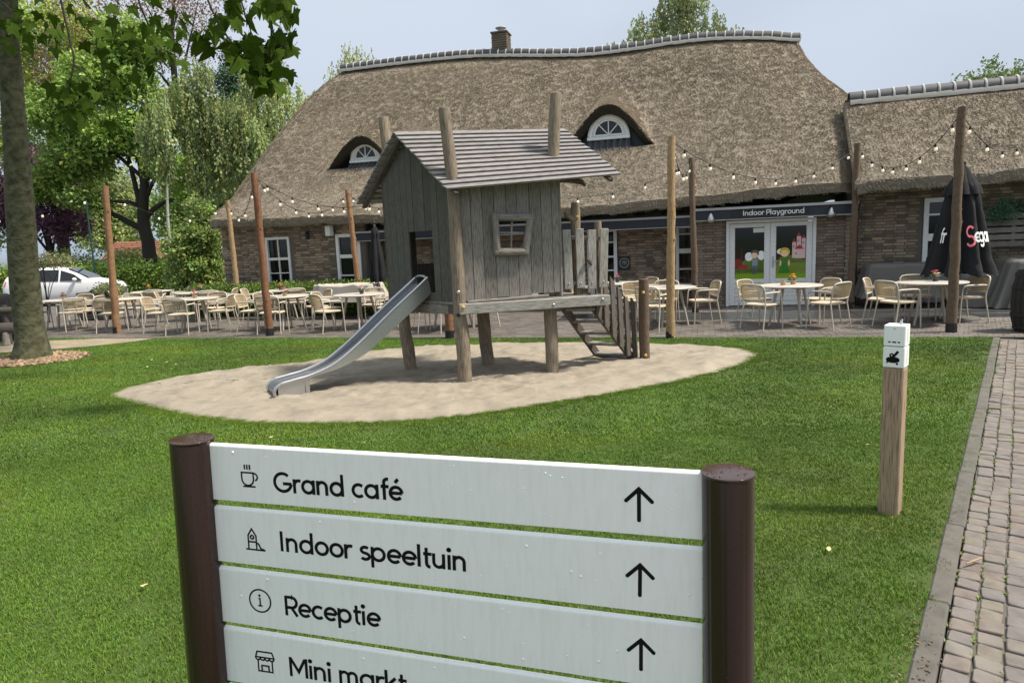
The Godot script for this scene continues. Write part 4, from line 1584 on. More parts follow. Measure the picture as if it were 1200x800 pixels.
	tree("right_tree", "small green crown peeping over the ridge of the right wing", Vector3(19.6, 0, -28), [Vector3(0, 0, 0), Vector3(0.1, 4, 0), Vector3(0, 7.6, 0)], [0.2, 0.15, 0.03],
		[[Vector3(0.1, 7.6, 0), Vector3(1.0, 0.6, 0.9)], [Vector3(-0.9, 7.2, 0), Vector3(0.7, 0.5, 0.7)], [Vector3(1.3, 7.4, 0), Vector3(1.0, 0.7, 0.8)], [Vector3(0.6, 6.5, 0), Vector3(1.8, 0.9, 1.2)]], 250, 0.24, 0.12, Color(0.06, 0.10, 0.022), "dark_bark", grp)
	tree("reddish_tree", "tall airy tree with small reddish leaves over the left trees", Vector3(-17.4, 0, -38), [Vector3(0, 0, 0), Vector3(0.2, 6, 0), Vector3(-0.2, 12, 0), Vector3(0.4, 16, 0)], [0.3, 0.25, 0.14, 0.03],
		[[Vector3(0, 13.4, 0), Vector3(2.6, 1.6, 2)], [Vector3(-2.4, 12.4, 0), Vector3(2.4, 1.6, 2)], [Vector3(1.6, 15.4, 0), Vector3(2.4, 1.6, 2)], [Vector3(-1.6, 15.8, 0), Vector3(2.8, 1.5, 2)], [Vector3(-4.4, 14.4, 0), Vector3(2.4, 1.8, 2)], [Vector3(-6.0, 11.8, 0.2), Vector3(2.0, 1.4, 2)]], 620, 0.55, 0.12, Color(0.10, 0.075, 0.035), "dark_bark", grp, 0.0, 0.4)
	tree("spruce_tree", "dark conifer top between the left trees and the thatch", Vector3(-18.3, 0, -48), [Vector3(0, 0, 0), Vector3(0, 8, 0), Vector3(0, 15.5, 0)], [0.3, 0.2, 0.03],
		[[Vector3(0, 15, 0), Vector3(0.6, 1.2, 0.6)], [Vector3(0, 13.4, 0), Vector3(1.2, 1.0, 1.2)], [Vector3(0, 11.8, 0), Vector3(1.7, 1.1, 1.6)], [Vector3(0, 10, 0), Vector3(2.2, 1.2, 2)]], 900, 0.38, 0.16, Color(0.03, 0.065, 0.025), "dark_bark", grp)
	var fill := [[Vector3(-46, 0, -58), 3.6, "grey green tree far left beyond the parked cars", Color(0.08, 0.14, 0.03)], [Vector3(-36, 0, -62), 3.2, "pale green tree seen low between plane trunk and maple", Color(0.12, 0.17, 0.045)], [Vector3(-27, 0, -60), 3.4, "mid green tree behind the red roof", Color(0.09, 0.15, 0.03)], [Vector3(-21, 0, -56), 3.0, "deep green tree between maple and birch", Color(0.06, 0.12, 0.025)]]
	for q in fill:
		var s: float = q[1]
		tree("far_tree", q[2], q[0], [Vector3(0, 0, 0), Vector3(0.2, 3, 0), Vector3(0, 7, 0)], [0.4, 0.3, 0.08],
			[[Vector3(0, 4.2, 0), Vector3(s, 1.5, s)], [Vector3(-1.6, 6, 0), Vector3(s * 0.8, 1.6, s * 0.8)], [Vector3(1.7, 6.4, 0), Vector3(s * 0.8, 1.7, s * 0.8)], [Vector3(0, 8.4, 0), Vector3(s * 0.9, 1.8, s * 0.8)]], 1000, 0.6, 0.26, q[3], "dark_bark", grp)
	# low planting
	for q in [[Vector3(-22.6, 0, -35), Vector3(1.6, 1.0, 1.2), "rounded olive shrub beyond the white car"], [Vector3(-19.8, 0, -36), Vector3(1.5, 1.1, 1.2), "darker rounded shrub behind the green lamp post"]]:
		var s := thing("shrub", q[2], "shrub", q[0])
		leaf_cloud("foliage", s, [[Vector3(0, 1.2, 0), q[1]], [Vector3(1.2, 0.9, 0), q[1] * 0.7]], 420, 0.3, 0.12, Color(0.10, 0.15, 0.035), 0.3)
	hedge("clipped green hedge along the car park behind the tables", Vector3(-26.5, 0, -33.5), Vector3(-13.2, 0, -31.0), 1.32, 1.1, 2600, 0.12, Color(0.14, 0.235, 0.035))
	hedge("low clipped hedge at the foot of the left brick wall", on_wall(-15.4, 0, 0.75), on_wall(-9.2, 0, 0.75), 0.80, 0.5, 1500, 0.06, Color(0.085, 0.15, 0.022))


func hedge(label: String, a: Vector3, b: Vector3, high: float, thick: float, count: int, leaf: float, color: Color) -> void:
	var o := thing("hedge", label, "hedge", (a + b) / 2)
	var d := (b - a) / 2
	var side := d.cross(Vector3.UP).normalized()
	var g := Geo.new()
	var rows := []
	for k in 25:
		var c := d * (k / 12.0 - 1.0)
		var row := PackedVector3Array()
		for q in [[-0.42, 0.02], [-0.46, 0.5], [-0.40, 0.86], [-0.2, 0.93], [0.2, 0.93], [0.40, 0.86], [0.46, 0.5], [0.42, 0.02]]:
			row.append(c + side * thick * (q[0] + rf(-0.04, 0.04)) + Vector3.UP * high * (q[1] + (rf(-0.03, 0.03) if q[1] > 0.1 else 0.0)))
		rows.append(row)
	g.sheet(rows)
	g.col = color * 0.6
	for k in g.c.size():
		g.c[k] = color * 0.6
	part("twigs", g, M.leaf, o)
	var leafm := Geo.new()
	for k in 14:
		var p := Vector3(rng.randfn(0, 0.09), rng.randfn(0, 0.06), rng.randfn(0, 0.09)) * (leaf / 0.08)
		var e := Vector3(rf(-1, 1), rf(-0.2, 1), rf(-1, 1)).normalized()
		var f := e.cross(Vector3(rf(-1, 1), rf(-1, 1), rf(-1, 1)).normalized()).normalized()
		leafm.col = grey(rf(0.7, 1.3))
		leafm.tri(p, p + e * leaf * 0.5 + f * leaf * 0.35, p + e * leaf)
		leafm.tri(p, p + e * leaf, p + e * leaf * 0.5 - f * leaf * 0.35)
	var places := []
	var cols := []
	for k in count:
		var w := rng.randf()
		var q := Vector2(0, 0)
		if w < 0.45:
			q = Vector2(0.48, rf(0.05, 0.95))
		elif w < 0.6:
			q = Vector2(-0.48, rf(0.05, 0.95))
		else:
			q = Vector2(rf(-0.48, 0.48), 0.95)
		places.append(Transform3D(Basis.from_euler(Vector3(rf(-0.8, 0.8), rf(0, TAU), rf(-0.8, 0.8))), d * rf(-1, 1) + side * thick * q.x + Vector3.UP * high * q.y))
		var t := rf(0.7, 1.35)
		t *= 1.6
		cols.append(Color(color.r * t * rf(0.95, 1.3), color.g * t, color.b * t * 1.2))
	scatter("foliage", leafm.mesh(), M.leaf, places, cols, o)


func plane_leaf(seed_: int) -> Mesh:
	rng.seed = 900 + seed_
	var g := Geo.new()
	var ring := PackedVector3Array()
	# five lobes with teeth, the stalk at the origin, the tip along -y
	var tips := [[-115, 0.45], [-60, 0.72], [0, 1.0], [60, 0.72], [115, 0.45]]
	for k in 5:
		var a: float = deg_to_rad(tips[k][0] + rf(-5, 5))
		var r: float = tips[k][1] * rf(0.9, 1.1)
		for q in [[-0.30, 0.66], [-0.17, 0.76], [0.0, 1.0], [0.17, 0.76], [0.30, 0.66]]:
			var b := a + q[0] as float
			var rr: float = r * q[1]
			ring.append(Vector3(sin(b) * rr, -cos(b) * rr, 0))
		if k < 4:
			var mid := deg_to_rad((tips[k][0] + tips[k + 1][0]) / 2.0)
			ring.append(Vector3(sin(mid) * 0.50, -cos(mid) * 0.50, 0))
	var curl := rf(0.1, 0.3)
	for k in ring.size():
		var p := ring[k]
		ring[k] = Vector3(p.x, p.y - 0.05, -curl * p.length_squared() + absf(p.x) * 0.12)
	var heart := Vector3(0, -0.12, 0.02)
	for k in ring.size() - 1:
		g.tri(heart, ring[k + 1], ring[k])
	g.tri(heart, ring[0], Vector3(0, 0.02, 0))
	g.tri(heart, Vector3(0, 0.02, 0), ring[ring.size() - 1])
	g.quad(Vector3(-0.012, 0.35, 0.05), Vector3(-0.012, -0.05, 0.01), Vector3(0.012, -0.05, 0.01), Vector3(0.012, 0.35, 0.05))
	var m := g.mesh()
	return m


func make_plane_tree() -> void:
	var base := Vector3(-8.49, 0, -11.8)
	var o := thing("plane_tree", "large plane tree with mossy grey trunk in a ring of wood chips", "tree", base)
	var pts := []
	var rad := []
	var line := [Vector3(0.02, -0.05, 0), Vector3(0.01, 0.08, 0), Vector3(0.03, 0.35, 0), Vector3(0.04, 1.0, 0), Vector3(0.15, 2.5, 0), Vector3(0.25, 3.9, 0), Vector3(0.38, 5.6, 0), Vector3(0.5, 7.2, -0.1), Vector3(0.5, 9.5, 0)]
	var rr := [0.35, 0.30, 0.25, 0.225, 0.212, 0.175, 0.155, 0.12, 0.06]
	for k in line.size() - 1:
		for s in 5:
			var t := s / 5.0
			pts.append((line[k] as Vector3).cubic_interpolate(line[k + 1], line[maxi(k - 1, 0)], line[mini(k + 2, line.size() - 1)], t))
			rad.append(lerpf(rr[k], rr[k + 1], t))
	var g := Geo.new()
	var f := FastNoiseLite.new()
	f.frequency = 0.8
	f.fractal_octaves = 3
	var rows := []
	for k in pts.size():
		var row := PackedVector3Array()
		for s in 36:
			var a := TAU * s / 36.0
			var d := Vector3(cos(a), 0, sin(a))
			var r: float = rad[k] * (1.0 + 0.10 * f.get_noise_3dv((pts[k] + d * 0.4) * Vector3(2.0, 1.0, 2.0)) + 0.10 * maxf(0.0, sin(a * 5.0 + 0.7)) * smoothstep(0.6, 0.0, pts[k].y))
			row.append(pts[k] + d * r)
		rows.append(row)
	g.sheet(rows, true)
	part("trunk", g, M.bark, o)
	# boughs that carry the leaves hanging into view
	var boughs := [
		[[Vector3(-8.05, 6.4, -11.8), Vector3(-7.2, 6.5, -10.8), Vector3(-6.2, 6.2, -9.7), Vector3(-5.84, 5.3, -9.5), Vector3(-5.74, 4.66, -9.5), Vector3(-5.73, 4.28, -9.5), Vector3(-5.84, 3.9, -9.5), Vector3(-5.92, 3.5, -9.5)], [0.05, 0.035, 0.025, 0.016, 0.014, 0.012, 0.01, 0.007]],
		[[Vector3(-5.73, 4.28, -9.5), Vector3(-5.62, 4.2, -9.48), Vector3(-5.5, 4.06, -9.5)], [0.011, 0.010, 0.007]],
		[[Vector3(-6.2, 6.2, -9.7), Vector3(-5.4, 6.0, -9.6), Vector3(-4.85, 5.48, -9.5), Vector3(-4.74, 4.94, -9.5), Vector3(-4.63, 4.62, -9.5), Vector3(-4.54, 4.1, -9.5)], [0.025, 0.02, 0.016, 0.013, 0.01, 0.006]],
		[[Vector3(-8.0, 7.2, -11.8), Vector3(-6.2, 7.4, -9.8), Vector3(-4.0, 6.4, -7.8), Vector3(-3.1, 5.0, -7.1), Vector3(-2.84, 4.13, -7), Vector3(-2.71, 3.85, -7), Vector3(-2.5, 3.56, -7), Vector3(-2.3, 3.36, -7)], [0.07, 0.05, 0.03, 0.016, 0.011, 0.009, 0.008, 0.006]],
		[[Vector3(-4.0, 6.4, -7.8), Vector3(-3.0, 5.6, -7.2), Vector3(-2.56, 4.28, -7), Vector3(-2.47, 3.96, -7), Vector3(-2.4, 3.76, -7), Vector3(-2.24, 3.52, -7)], [0.02, 0.014, 0.009, 0.008, 0.006, 0.005]],
		[[Vector3(-3.0, 5.6, -7.2), Vector3(-2.3, 5.0, -7.05), Vector3(-2.15, 4.3, -7), Vector3(-2.12, 4.0, -7), Vector3(-2.08, 3.8, -7)], [0.012, 0.009, 0.007, 0.006, 0.004]],
		[[Vector3(-8.1, 6.2, -11.8), Vector3(-7.4, 5.6, -10.6), Vector3(-6.6, 5.1, -9.6), Vector3(-6.2, 4.7, -9.5)], [0.03, 0.02, 0.012, 0.007]],
		[[Vector3(-8.12, 5.3, -11.75), Vector3(-7.85, 5.45, -11.5), Vector3(-7.5, 5.3, -11.2), Vector3(-7.2, 5.0, -11.0)], [0.03, 0.022, 0.014, 0.008]]]
	var holders := []
	for q in boughs:
		var b := Geo.new()
		var fine := []
		var fr := []
		for k in q[0].size() - 1:
			for s in 3:
				var p: Vector3 = (q[0][k] as Vector3).cubic_interpolate(q[0][k + 1], q[0][maxi(k - 1, 0)], q[0][mini(k + 2, q[0].size() - 1)], s / 3.0)
				fine.append(p - base + Vector3(rf(-1, 1), rf(-1, 1), rf(-1, 1)) * 0.012)
				fr.append(lerpf(q[1][k], q[1][k + 1], s / 3.0))
		fine.append(q[0][-1] - base)
		fr.append(q[1][-1])
		b.tube(fine, fr, 6)
		holders.append(part("branch", b, M.dark_bark, o))
	var shapes := []
	for k in 6:
		shapes.append(plane_leaf(k))
	rng.seed = 77
	var groups := [[-5.5, 4.76, -9.5, 0.3, 7, 0], [-5.42, 4.49, -9.5, 0.26, 6, 0], [-4.99, 4.79, -9.5, 0.22, 5, 2], [-4.64, 4.83, -9.5, 0.3, 10, 2], [-4.56, 4.56, -9.5, 0.26, 10, 2], [-4.78, 4.57, -9.5, 0.18, 4, 2], [-4.54, 4.23, -9.5, 0.17, 5, 2], [-4.89, 4.17, -9.5, 0.1, 2, 2], [-5.76, 4.93, -9.5, 0.26, 7, 0], [-6.38, 4.99, -9.5, 0.24, 8, 6], [-6.12, 4.78, -9.5, 0.24, 6, 6], [-5.78, 3.9, -9.5, 0.24, 8, 0], [-5.58, 3.72, -9.5, 0.26, 8, 1], [-5.88, 3.66, -9.5, 0.22, 7, 0], [-5.27, 3.88, -9.5, 0.18, 5, 1], [-6.06, 4.02, -9.5, 0.14, 2, 0], [-7.3, 5.0, -11.0, 0.35, 8, 7],
		[-3.02, 3.86, -7.0, 0.13, 4, 3], [-2.76, 3.93, -7.0, 0.07, 2, 3], [-2.72, 3.75, -7.0, 0.12, 5, 3], [-2.57, 3.69, -7.0, 0.14, 7, 3], [-2.37, 4.03, -7.0, 0.22, 9, 4], [-2.16, 4.01, -7.0, 0.18, 10, 5], [-2.09, 3.87, -7.0, 0.11, 5, 5], [-2.42, 3.56, -7.0, 0.17, 10, 4], [-2.26, 3.45, -7.0, 0.16, 10, 4], [-2.47, 3.42, -7.0, 0.14, 8, 3], [-2.58, 4.04, -7.0, 0.11, 4, 4], [-2.15, 3.75, -7.0, 0.11, 4, 5], [-2.35, 3.76, -7.0, 0.13, 7, 4], [-2.94, 3.78, -7.0, 0.05, 2, 3]]
	for q in groups:
		for k in q[4]:
			var p: Vector3 = Vector3(q[0], q[1], q[2]) - base + Vector3(rf(-1, 1), rf(-1, 1), rf(-1.3, 1.3)) * q[3]
			var l := part("leaf", shapes[rng.randi() % 6], M.plane_leaf, holders[q[5]])
			var b := Basis.from_euler(Vector3(rf(-0.7, 0.5), rf(-1.2, 1.2) + (PI if rng.randf() < 0.4 else 0.0), rf(-0.7, 0.7)))
			l.transform = Transform3D(b.scaled(Vector3.ONE * rf(0.14, 0.215)), p)
	for q in [Vector3(-2.13, 3.80, -6.9), Vector3(-6.33, 4.72, -9.4), Vector3(-6.12, 4.66, -9.4), Vector3(-4.96, 4.62, -9.4), Vector3(-2.12, 3.66, -6.95)]:
		var s := Geo.new()
		var r := 0.02 if q.z > -8 else 0.022
		s.ball(q - base, Vector3.ONE * r, 10)
		s.tube([q - base, q - base + Vector3(0.01, 0.12, -0.05)], 0.003, 4)
		part("seed_ball", s, M.dark_bark, holders[5 if q.z > -8 else 0])
	# the crown above the frame
	leaf_cloud("crown", o, [[Vector3(0.5, 9.2, 0), Vector3(3.6, 1.8, 3.6)], [Vector3(-2.4, 8.4, 0.6), Vector3(2.4, 1.3, 2.6)], [Vector3(3.0, 8.8, 1.8), Vector3(2.4, 1.2, 2.2)], [Vector3(0.6, 11.0, 0), Vector3(2.6, 1.6, 2.6)]], 750, 0.4, 0.2, Color(0.08, 0.14, 0.02), 0.3)
	# the ring of wood chips
	var chip := Geo.new()
	chip.box(Transform3D.IDENTITY, Vector3(0.065, 0.014, 0.035), 0.0)
	var places := []
	var cols := []
	for k in 1500:
		var a := rf(0, TAU)
		var r := sqrt(rf(0.07, 1.0)) * 0.92
		var p := base + Vector3(cos(a) * r * 1.05, rf(0.0, 0.02) + 0.02 * (1.0 - r), sin(a) * r * 0.9 + 0.12)
		places.append(Transform3D(Basis.from_euler(Vector3(rf(-0.5, 0.5), rf(0, TAU), rf(-0.5, 0.5))).scaled(Vector3.ONE * rf(0.6, 1.4)), p))
		var t := rf(0.45, 1.35)
		cols.append(Color(t, t * rf(0.9, 1.0), t * rf(0.8, 1.0)))
	var mulch := scatter("wood_chips", chip.mesh(), M.chip, places, cols)
	tag(mulch, "ring of brown wood chips round the foot of the plane tree", "wood chips")


# ======================================================== the wooden playhouse
const FL := Vector3(-0.65, 2.29, -7.75)
const FR := Vector3(1.37, 2.42, -8.2)
const RL := Vector3(-1.35, 3.08, -8.6)
const RR := Vector3(0.77, 3.10, -9.0)
const BL := Vector3(-2.05, 2.28, -9.4)
const BR := Vector3(0.07, 2.30, -9.8)


func roof_y(p: Vector3) -> float:
	var y := 99.0
	for q in [[FL, FR, RL], [BL, BR, RL]]:
		var n: Vector3 = (q[1] - q[0]).cross(q[2] - q[0])
		y = minf(y, q[0].y - (n.x * (p.x - q[0].x) + n.z * (p.z - q[0].z)) / n.y)
	return y - 0.045


func settle(o: Node3D, base: Vector3) -> void:
	o.position = base
	for c in o.get_children():
		c.position -= base


# upright boards between two corners on the ground plan; a hole is [from, to, foot, head] along the wall
func board_wall(parent: Node, called: String, a: Vector3, b: Vector3, n: int, foot: Array, m: Material, holes: Array, thick := 0.028, head := -1.0) -> void:
	var d := (b - a)
	var out := Vector3(-d.z, 0, d.x).normalized() * thick
	var widths := [0.0]
	for k in n:
		widths.append(widths[-1] + rf(0.85, 1.15))
	for k in n:
		var s0: float = widths[k] / widths[n] + 0.003 / d.length()
		var s1: float = widths[k + 1] / widths[n] - 0.003 / d.length()
		var low := lerpf(foot[0], foot[1], (s0 + s1) / 2) + rf(-0.012, 0.012)
		var spans := [[low, 99.0]]
		for h in holes:
			if s1 > h[0] + 0.02 and s0 < h[1] - 0.02:
				spans = [[low, h[2] + rf(-0.004, 0.004)], [h[3], 99.0]]
		for sp in spans:
			var p0 := a + d * s0
			var p1 := a + d * s1
			var y0: float = minf(sp[1], roof_y(p0) if head < 0 else head)
			var y1: float = minf(sp[1], roof_y(p1) if head < 0 else head)
			if y0 - sp[0] < 0.04:
				continue
			var g := Geo.new()
			g.col = tint(0.22)
			g.uo = Vector2(rf(0, 5), rf(0, 5))
			var jut := out.normalized() * rf(-0.003, 0.003)
			var lo: Vector3 = Vector3.UP * sp[0]
			g.board(p0 + lo + jut, p1 + lo + jut, p1 + Vector3.UP * y1 + jut, p0 + Vector3.UP * y0 + jut, -out)
			part(called, g, m, parent)


func log_post(parent: Node, pts: Array, rad: Array, m: Material, called := "log_post") -> Node3D:
	var g := Geo.new()
	g.col = tint(0.12)
	g.uo = Vector2(rf(0, 5), rf(0, 5))
	var fine := []
	var fr := []
	for k in pts.size() - 1:
		for s in 5:
			fine.append((pts[k] as Vector3).lerp(pts[k + 1], s / 5.0) + Vector3(rf(-1, 1), 0, rf(-1, 1)) * 0.006)
			fr.append(lerpf(rad[k], rad[k + 1], s / 5.0) * rf(0.96, 1.04))
	fine.append(pts[-1] - Vector3(0, 0.012, 0))
	fr.append(rad[-1])
	fine.append(pts[-1])
	fr.append(rad[-1] * 0.82)
	g.tube(fine, fr, 14)
	return part(called, g, m, parent)


func bolt(parent: Node, p: Vector3, out: Vector3, m: Material, r := 0.018) -> void:
	var g := Geo.new()
	var x := along(p, out, Vector3.UP)
	g.lathe([Vector2(r, -0.004), Vector2(r, 0.004), Vector2(r * 0.6, 0.010), Vector2(0.001, 0.012)], 10, x)
	part("bolt", g, m, parent)


func beam(parent: Node, a: Vector3, b: Vector3, high: float, thick: float, out: Vector3, m: Material, called := "beam") -> void:
	var g := Geo.new()
	g.col = tint(0.12)
	g.uo = Vector2(rf(0, 5), rf(0, 5))
	g.box(along((a + b) / 2, b - a, out), Vector3(high, a.distance_to(b), thick), 0.008)
	part(called, g, m, parent)


func make_playhouse() -> void:
	var o := thing("playhouse", "crooked grey wooden playhouse on log stilts in the sand pit", "playhouse")
	var c1 := Vector3(-0.545, 0, -8.0)
	var c2 := Vector3(0.66, 0, -8.34)
	var c4 := Vector3(-1.645, 0, -9.12)
	var c3 := Vector3(-0.42, 0, -9.48)
	var front := Vector3(0.279, 0, 0.960) * 1.0
	front = Vector3(-(c2 - c1).z, 0, (c2 - c1).x).normalized()
	var left := Vector3(-(c1 - c4).z, 0, (c1 - c4).x).normalized()
	# stilts, running on up through the roof
	log_post(o, [Vector3(-0.575, -0.1, -7.95), Vector3(-0.60, 1.0, -7.95), Vector3(-0.61, 2.3, -7.95), Vector3(-0.665, 3.22, -7.95)], [0.088, 0.080, 0.075, 0.068], M.log)
	log_post(o, [Vector3(0.49, -0.1, -8.34), Vector3(0.50, 0.95, -8.45), Vector3(0.57, 2.3, -8.47), Vector3(0.65, 3.44, -8.47)], [0.082, 0.08, 0.075, 0.07], M.log)
	log_post(o, [Vector3(-1.36, -0.1, -8.90), Vector3(-1.475, 0.95, -9.12), Vector3(-1.53, 2.18, -9.22), Vector3(-1.59, 3.40, -9.3)], [0.085, 0.08, 0.075, 0.07], M.log)
	log_post(o, [Vector3(-0.33, -0.1, -9.08), Vector3(-0.40, 1.0, -9.2), Vector3(-0.41, 2.2, -9.34)], [0.088, 0.085, 0.07], M.log)
	# floor and beams
	var fl := [Vector3(-0.58, 0.965, -8.0), Vector3(1.2, 0.965, -8.34), Vector3(0.30, 0.965, -9.62), Vector3(-1.6, 0.965, -9.1)]
	for k in 9:
		var g := Geo.new()
		g.col = tint(0.2)
		g.uo = Vector2(rf(0, 5), rf(0, 5))
		var s0 := k / 9.0 + 0.004
		var s1 := (k + 1) / 9.0 - 0.004
		g.board(fl[0].lerp(fl[3], s0), fl[0].lerp(fl[3], s1), fl[1].lerp(fl[2], s1), fl[1].lerp(fl[2], s0), Vector3.UP * 0.03)
		part("floor_board", g, M.weathered, o)
	beam(o, Vector3(-0.60, 0.93, -7.845), Vector3(1.225, 0.935, -8.28), 0.125, 0.045, front, M.pale_board)
	beam(o, Vector3(-0.60, 0.90, -8.10), Vector3(-1.62, 0.90, -9.06), 0.12, 0.045, left, M.weathered)
	beam(o, Vector3(1.20, 0.90, -8.37), Vector3(0.34, 0.90, -9.56), 0.12, 0.045, Vector3(0.8, 0, 0.6), M.weathered)
	beam(o, Vector3(-1.55, 0.90, -9.12), Vector3(0.28, 0.90, -9.62), 0.12, 0.045, -front, M.weathered)
	bolt(o, Vector3(-0.55, 0.955, -7.83), front, M.bolt, 0.022)
	bolt(o, Vector3(0.52, 0.92, -8.085), front, M.steel, 0.016)
	bolt(o, Vector3(1.13, 0.95, -8.232), front, M.steel, 0.016)
	bolt(o, Vector3(-0.60, 1.13, -7.865), front, M.steel, 0.022)
	bolt(o, Vector3(-0.62, 0.86, -7.87), front, M.black, 0.022)
	# walls
	board_wall(o, "wall_board", c1, c2, 9, [1.02, 1.05], M.weathered, [[0.385, 0.65, 1.60, 1.93]])
	board_wall(o, "gable_board", c4, c1, 12, [0.84, 0.87], M.gable_board, [[0.33, 0.63, 1.10, 1.865]], 0.024)
	board_wall(o, "back_board", c3, c4, 9, [1.0, 1.0], M.brown_board, [[0.36, 0.66, 1.45, 1.95]])
	board_wall(o, "side_board", c2, c2.lerp(c3, 0.26), 3, [1.0, 1.0], M.weathered, [])
	board_wall(o, "side_board", c2.lerp(c3, 0.74), c3, 3, [1.0, 1.0], M.weathered, [])
	board_wall(o, "side_board", c2.lerp(c3, 0.26), c2.lerp(c3, 0.74), 6, [2.05, 2.05], M.weathered, [])
	var rail0 := c1.lerp(c2, 0.02) + Vector3.UP * 1.0 + front * 0.03
	var rail1 := c1.lerp(c2, 0.84) + Vector3.UP * 1.02 + front * 0.03
	beam(o, rail0, rail1, 0.035, 0.03, front, M.weathered)
	# corner log in front of the corner of the walls, window frame of thick rounded wood
	var wf := Node3D.new()
	put(wf, "window_frame", o)
	var wc := [Vector3(-0.135, 1.575, -8.075), Vector3(0.205, 1.565, -8.17), Vector3(0.275, 1.965, -8.19), Vector3(-0.145, 1.985, -8.07)]
	for k in 4:
		var a: Vector3 = wc[k] + front * 0.01
		var b: Vector3 = wc[(k + 1) % 4] + front * 0.01
		var g := Geo.new()
		g.col = tint(0.1)
		g.uo = Vector2(rf(0, 5), rf(0, 5))
		var e := (b - a).normalized() * 0.035
		g.tube([a - e, a - e * 0.6, a.lerp(b, 0.3), a.lerp(b, 0.6), b + e * 0.6, b + e], [0.025, 0.042, 0.045, 0.043, 0.042, 0.025], 12)
		part("frame_log", g, M.weathered, wf)
	for q in [[wc[0].lerp(wc[3], 0.55), wc[1].lerp(wc[2], 0.55)], [wc[0].lerp(wc[1], 0.5), wc[3].lerp(wc[2], 0.5)]]:
		var g := Geo.new()
		g.box(along((q[0] + q[1]) / 2 - front * 0.02, q[1] - q[0], front), Vector3(0.024, q[0].distance_to(q[1]), 0.02), 0.004)
		part("glazing_bar", g, M.weathered, wf)
	# roof: courses of boards, each lapping the one below
	for side in 2:
		var el: Vector3 = FL if side == 0 else BL
		var er: Vector3 = FR if side == 0 else BR
		var nn := (er - el).cross(RL - el).normalized()
		if nn.y < 0.0:
			nn = -nn
		var m := 13
		for k in m:
			var a := el.lerp(RL, k / float(m))
			var b := el.lerp(RL, (k + 1.12) / m)
			var c := er.lerp(RR, (k + 1.12) / m)
			var d := er.lerp(RR, k / float(m))
			var dir := (d - a).normalized()
			a -= dir * rf(0.0, 0.03)
			b -= dir * rf(0.0, 0.02)
			d += dir * rf(0.0, 0.03)
			c += dir * rf(0.0, 0.02)
			var pieces := 1 if rng.randf() < 0.4 else 2
			var cut := rf(0.3, 0.7)
			for q in pieces:
				var s0 := 0.0 if q == 0 else cut + 0.001
				var s1 := 1.0 if pieces == 1 or q == 1 else cut - 0.001
				var g := Geo.new()
				g.col = tint(0.16)
				g.uo = Vector2(rf(0, 5), rf(0, 5))
				var lift := nn * 0.026
				g.board(a.lerp(d, s0) + lift, b.lerp(c, s0), b.lerp(c, s1), a.lerp(d, s1) + lift, -nn * 0.022)
				part("roof_board", g, M.shingle, o)
	# rafters under the verges and a broken stub at the right eave
	for q in [[FL, RL], [BL, RL], [FR, RR], [BR, RR]]:
		var inward: Vector3 = (FR - FL).normalized() * (0.10 if q[0] == FL or q[0] == BL else -0.12)
		beam(o, q[0] + inward + Vector3(0, -0.05, 0), q[1] + inward + Vector3(0, -0.05, 0), 0.07, 0.04, Vector3.UP, M.brown_board, "rafter")
	log_post(o, [Vector3(0.45, 2.45, -8.52), Vector3(0.85, 2.42, -8.56), Vector3(0.99, 2.37, -8.58)], [0.045, 0.045, 0.03], M.dark_pole, "roof_log")
	# the steel slide
	var sl := Node3D.new()
	put(sl, "slide", o)
	var prof := [Vector2(0, 1.205), Vector2(0.16, 1.08), Vector2(0.53, 0.805), Vector2(0.89, 0.54), Vector2(1.22, 0.34), Vector2(1.50, 0.25), Vector2(1.70, 0.215), Vector2(1.86, 0.19)]
	var s0p := Vector3(-1.115, 0, -8.59)
	var sd := Vector3(-0.862, 0, 0.507).normalized()
	var sw := Vector3(sd.z, 0, -sd.x) * -1.0
	if sw.z < 0:
		sw = -sw
	var fine := []
	for k in prof.size() - 1:
		for s in 5:
			fine.append((prof[k] as Vector2).cubic_interpolate(prof[k + 1], prof[maxi(0, k - 1)], prof[mini(k + 2, prof.size() - 1)], s / 5.0))
	fine.append(prof[-1])
	for a in range(1, 9):
		var an := PI * a / 8.0
		fine.append(Vector2(1.86 + sin(an) * 0.085, 0.105 + cos(an) * 0.085))
	fine.append(Vector2(1.74, 0.02))
	var bed := Geo.new()
	var rows := []
	for p in fine:
		var row := PackedVector3Array()
		for w in [-0.175, -0.155, 0.155, 0.175]:
			row.append(s0p + sd * p.x + sw * w + Vector3.UP * (p.y + (0.012 if absf(w) > 0.17 else -0.012 if p.x < 1.5 else 0.0)))
		rows.append(row)
	bed.sheet(rows)
	part("bed", bed, M.dark_steel, sl)
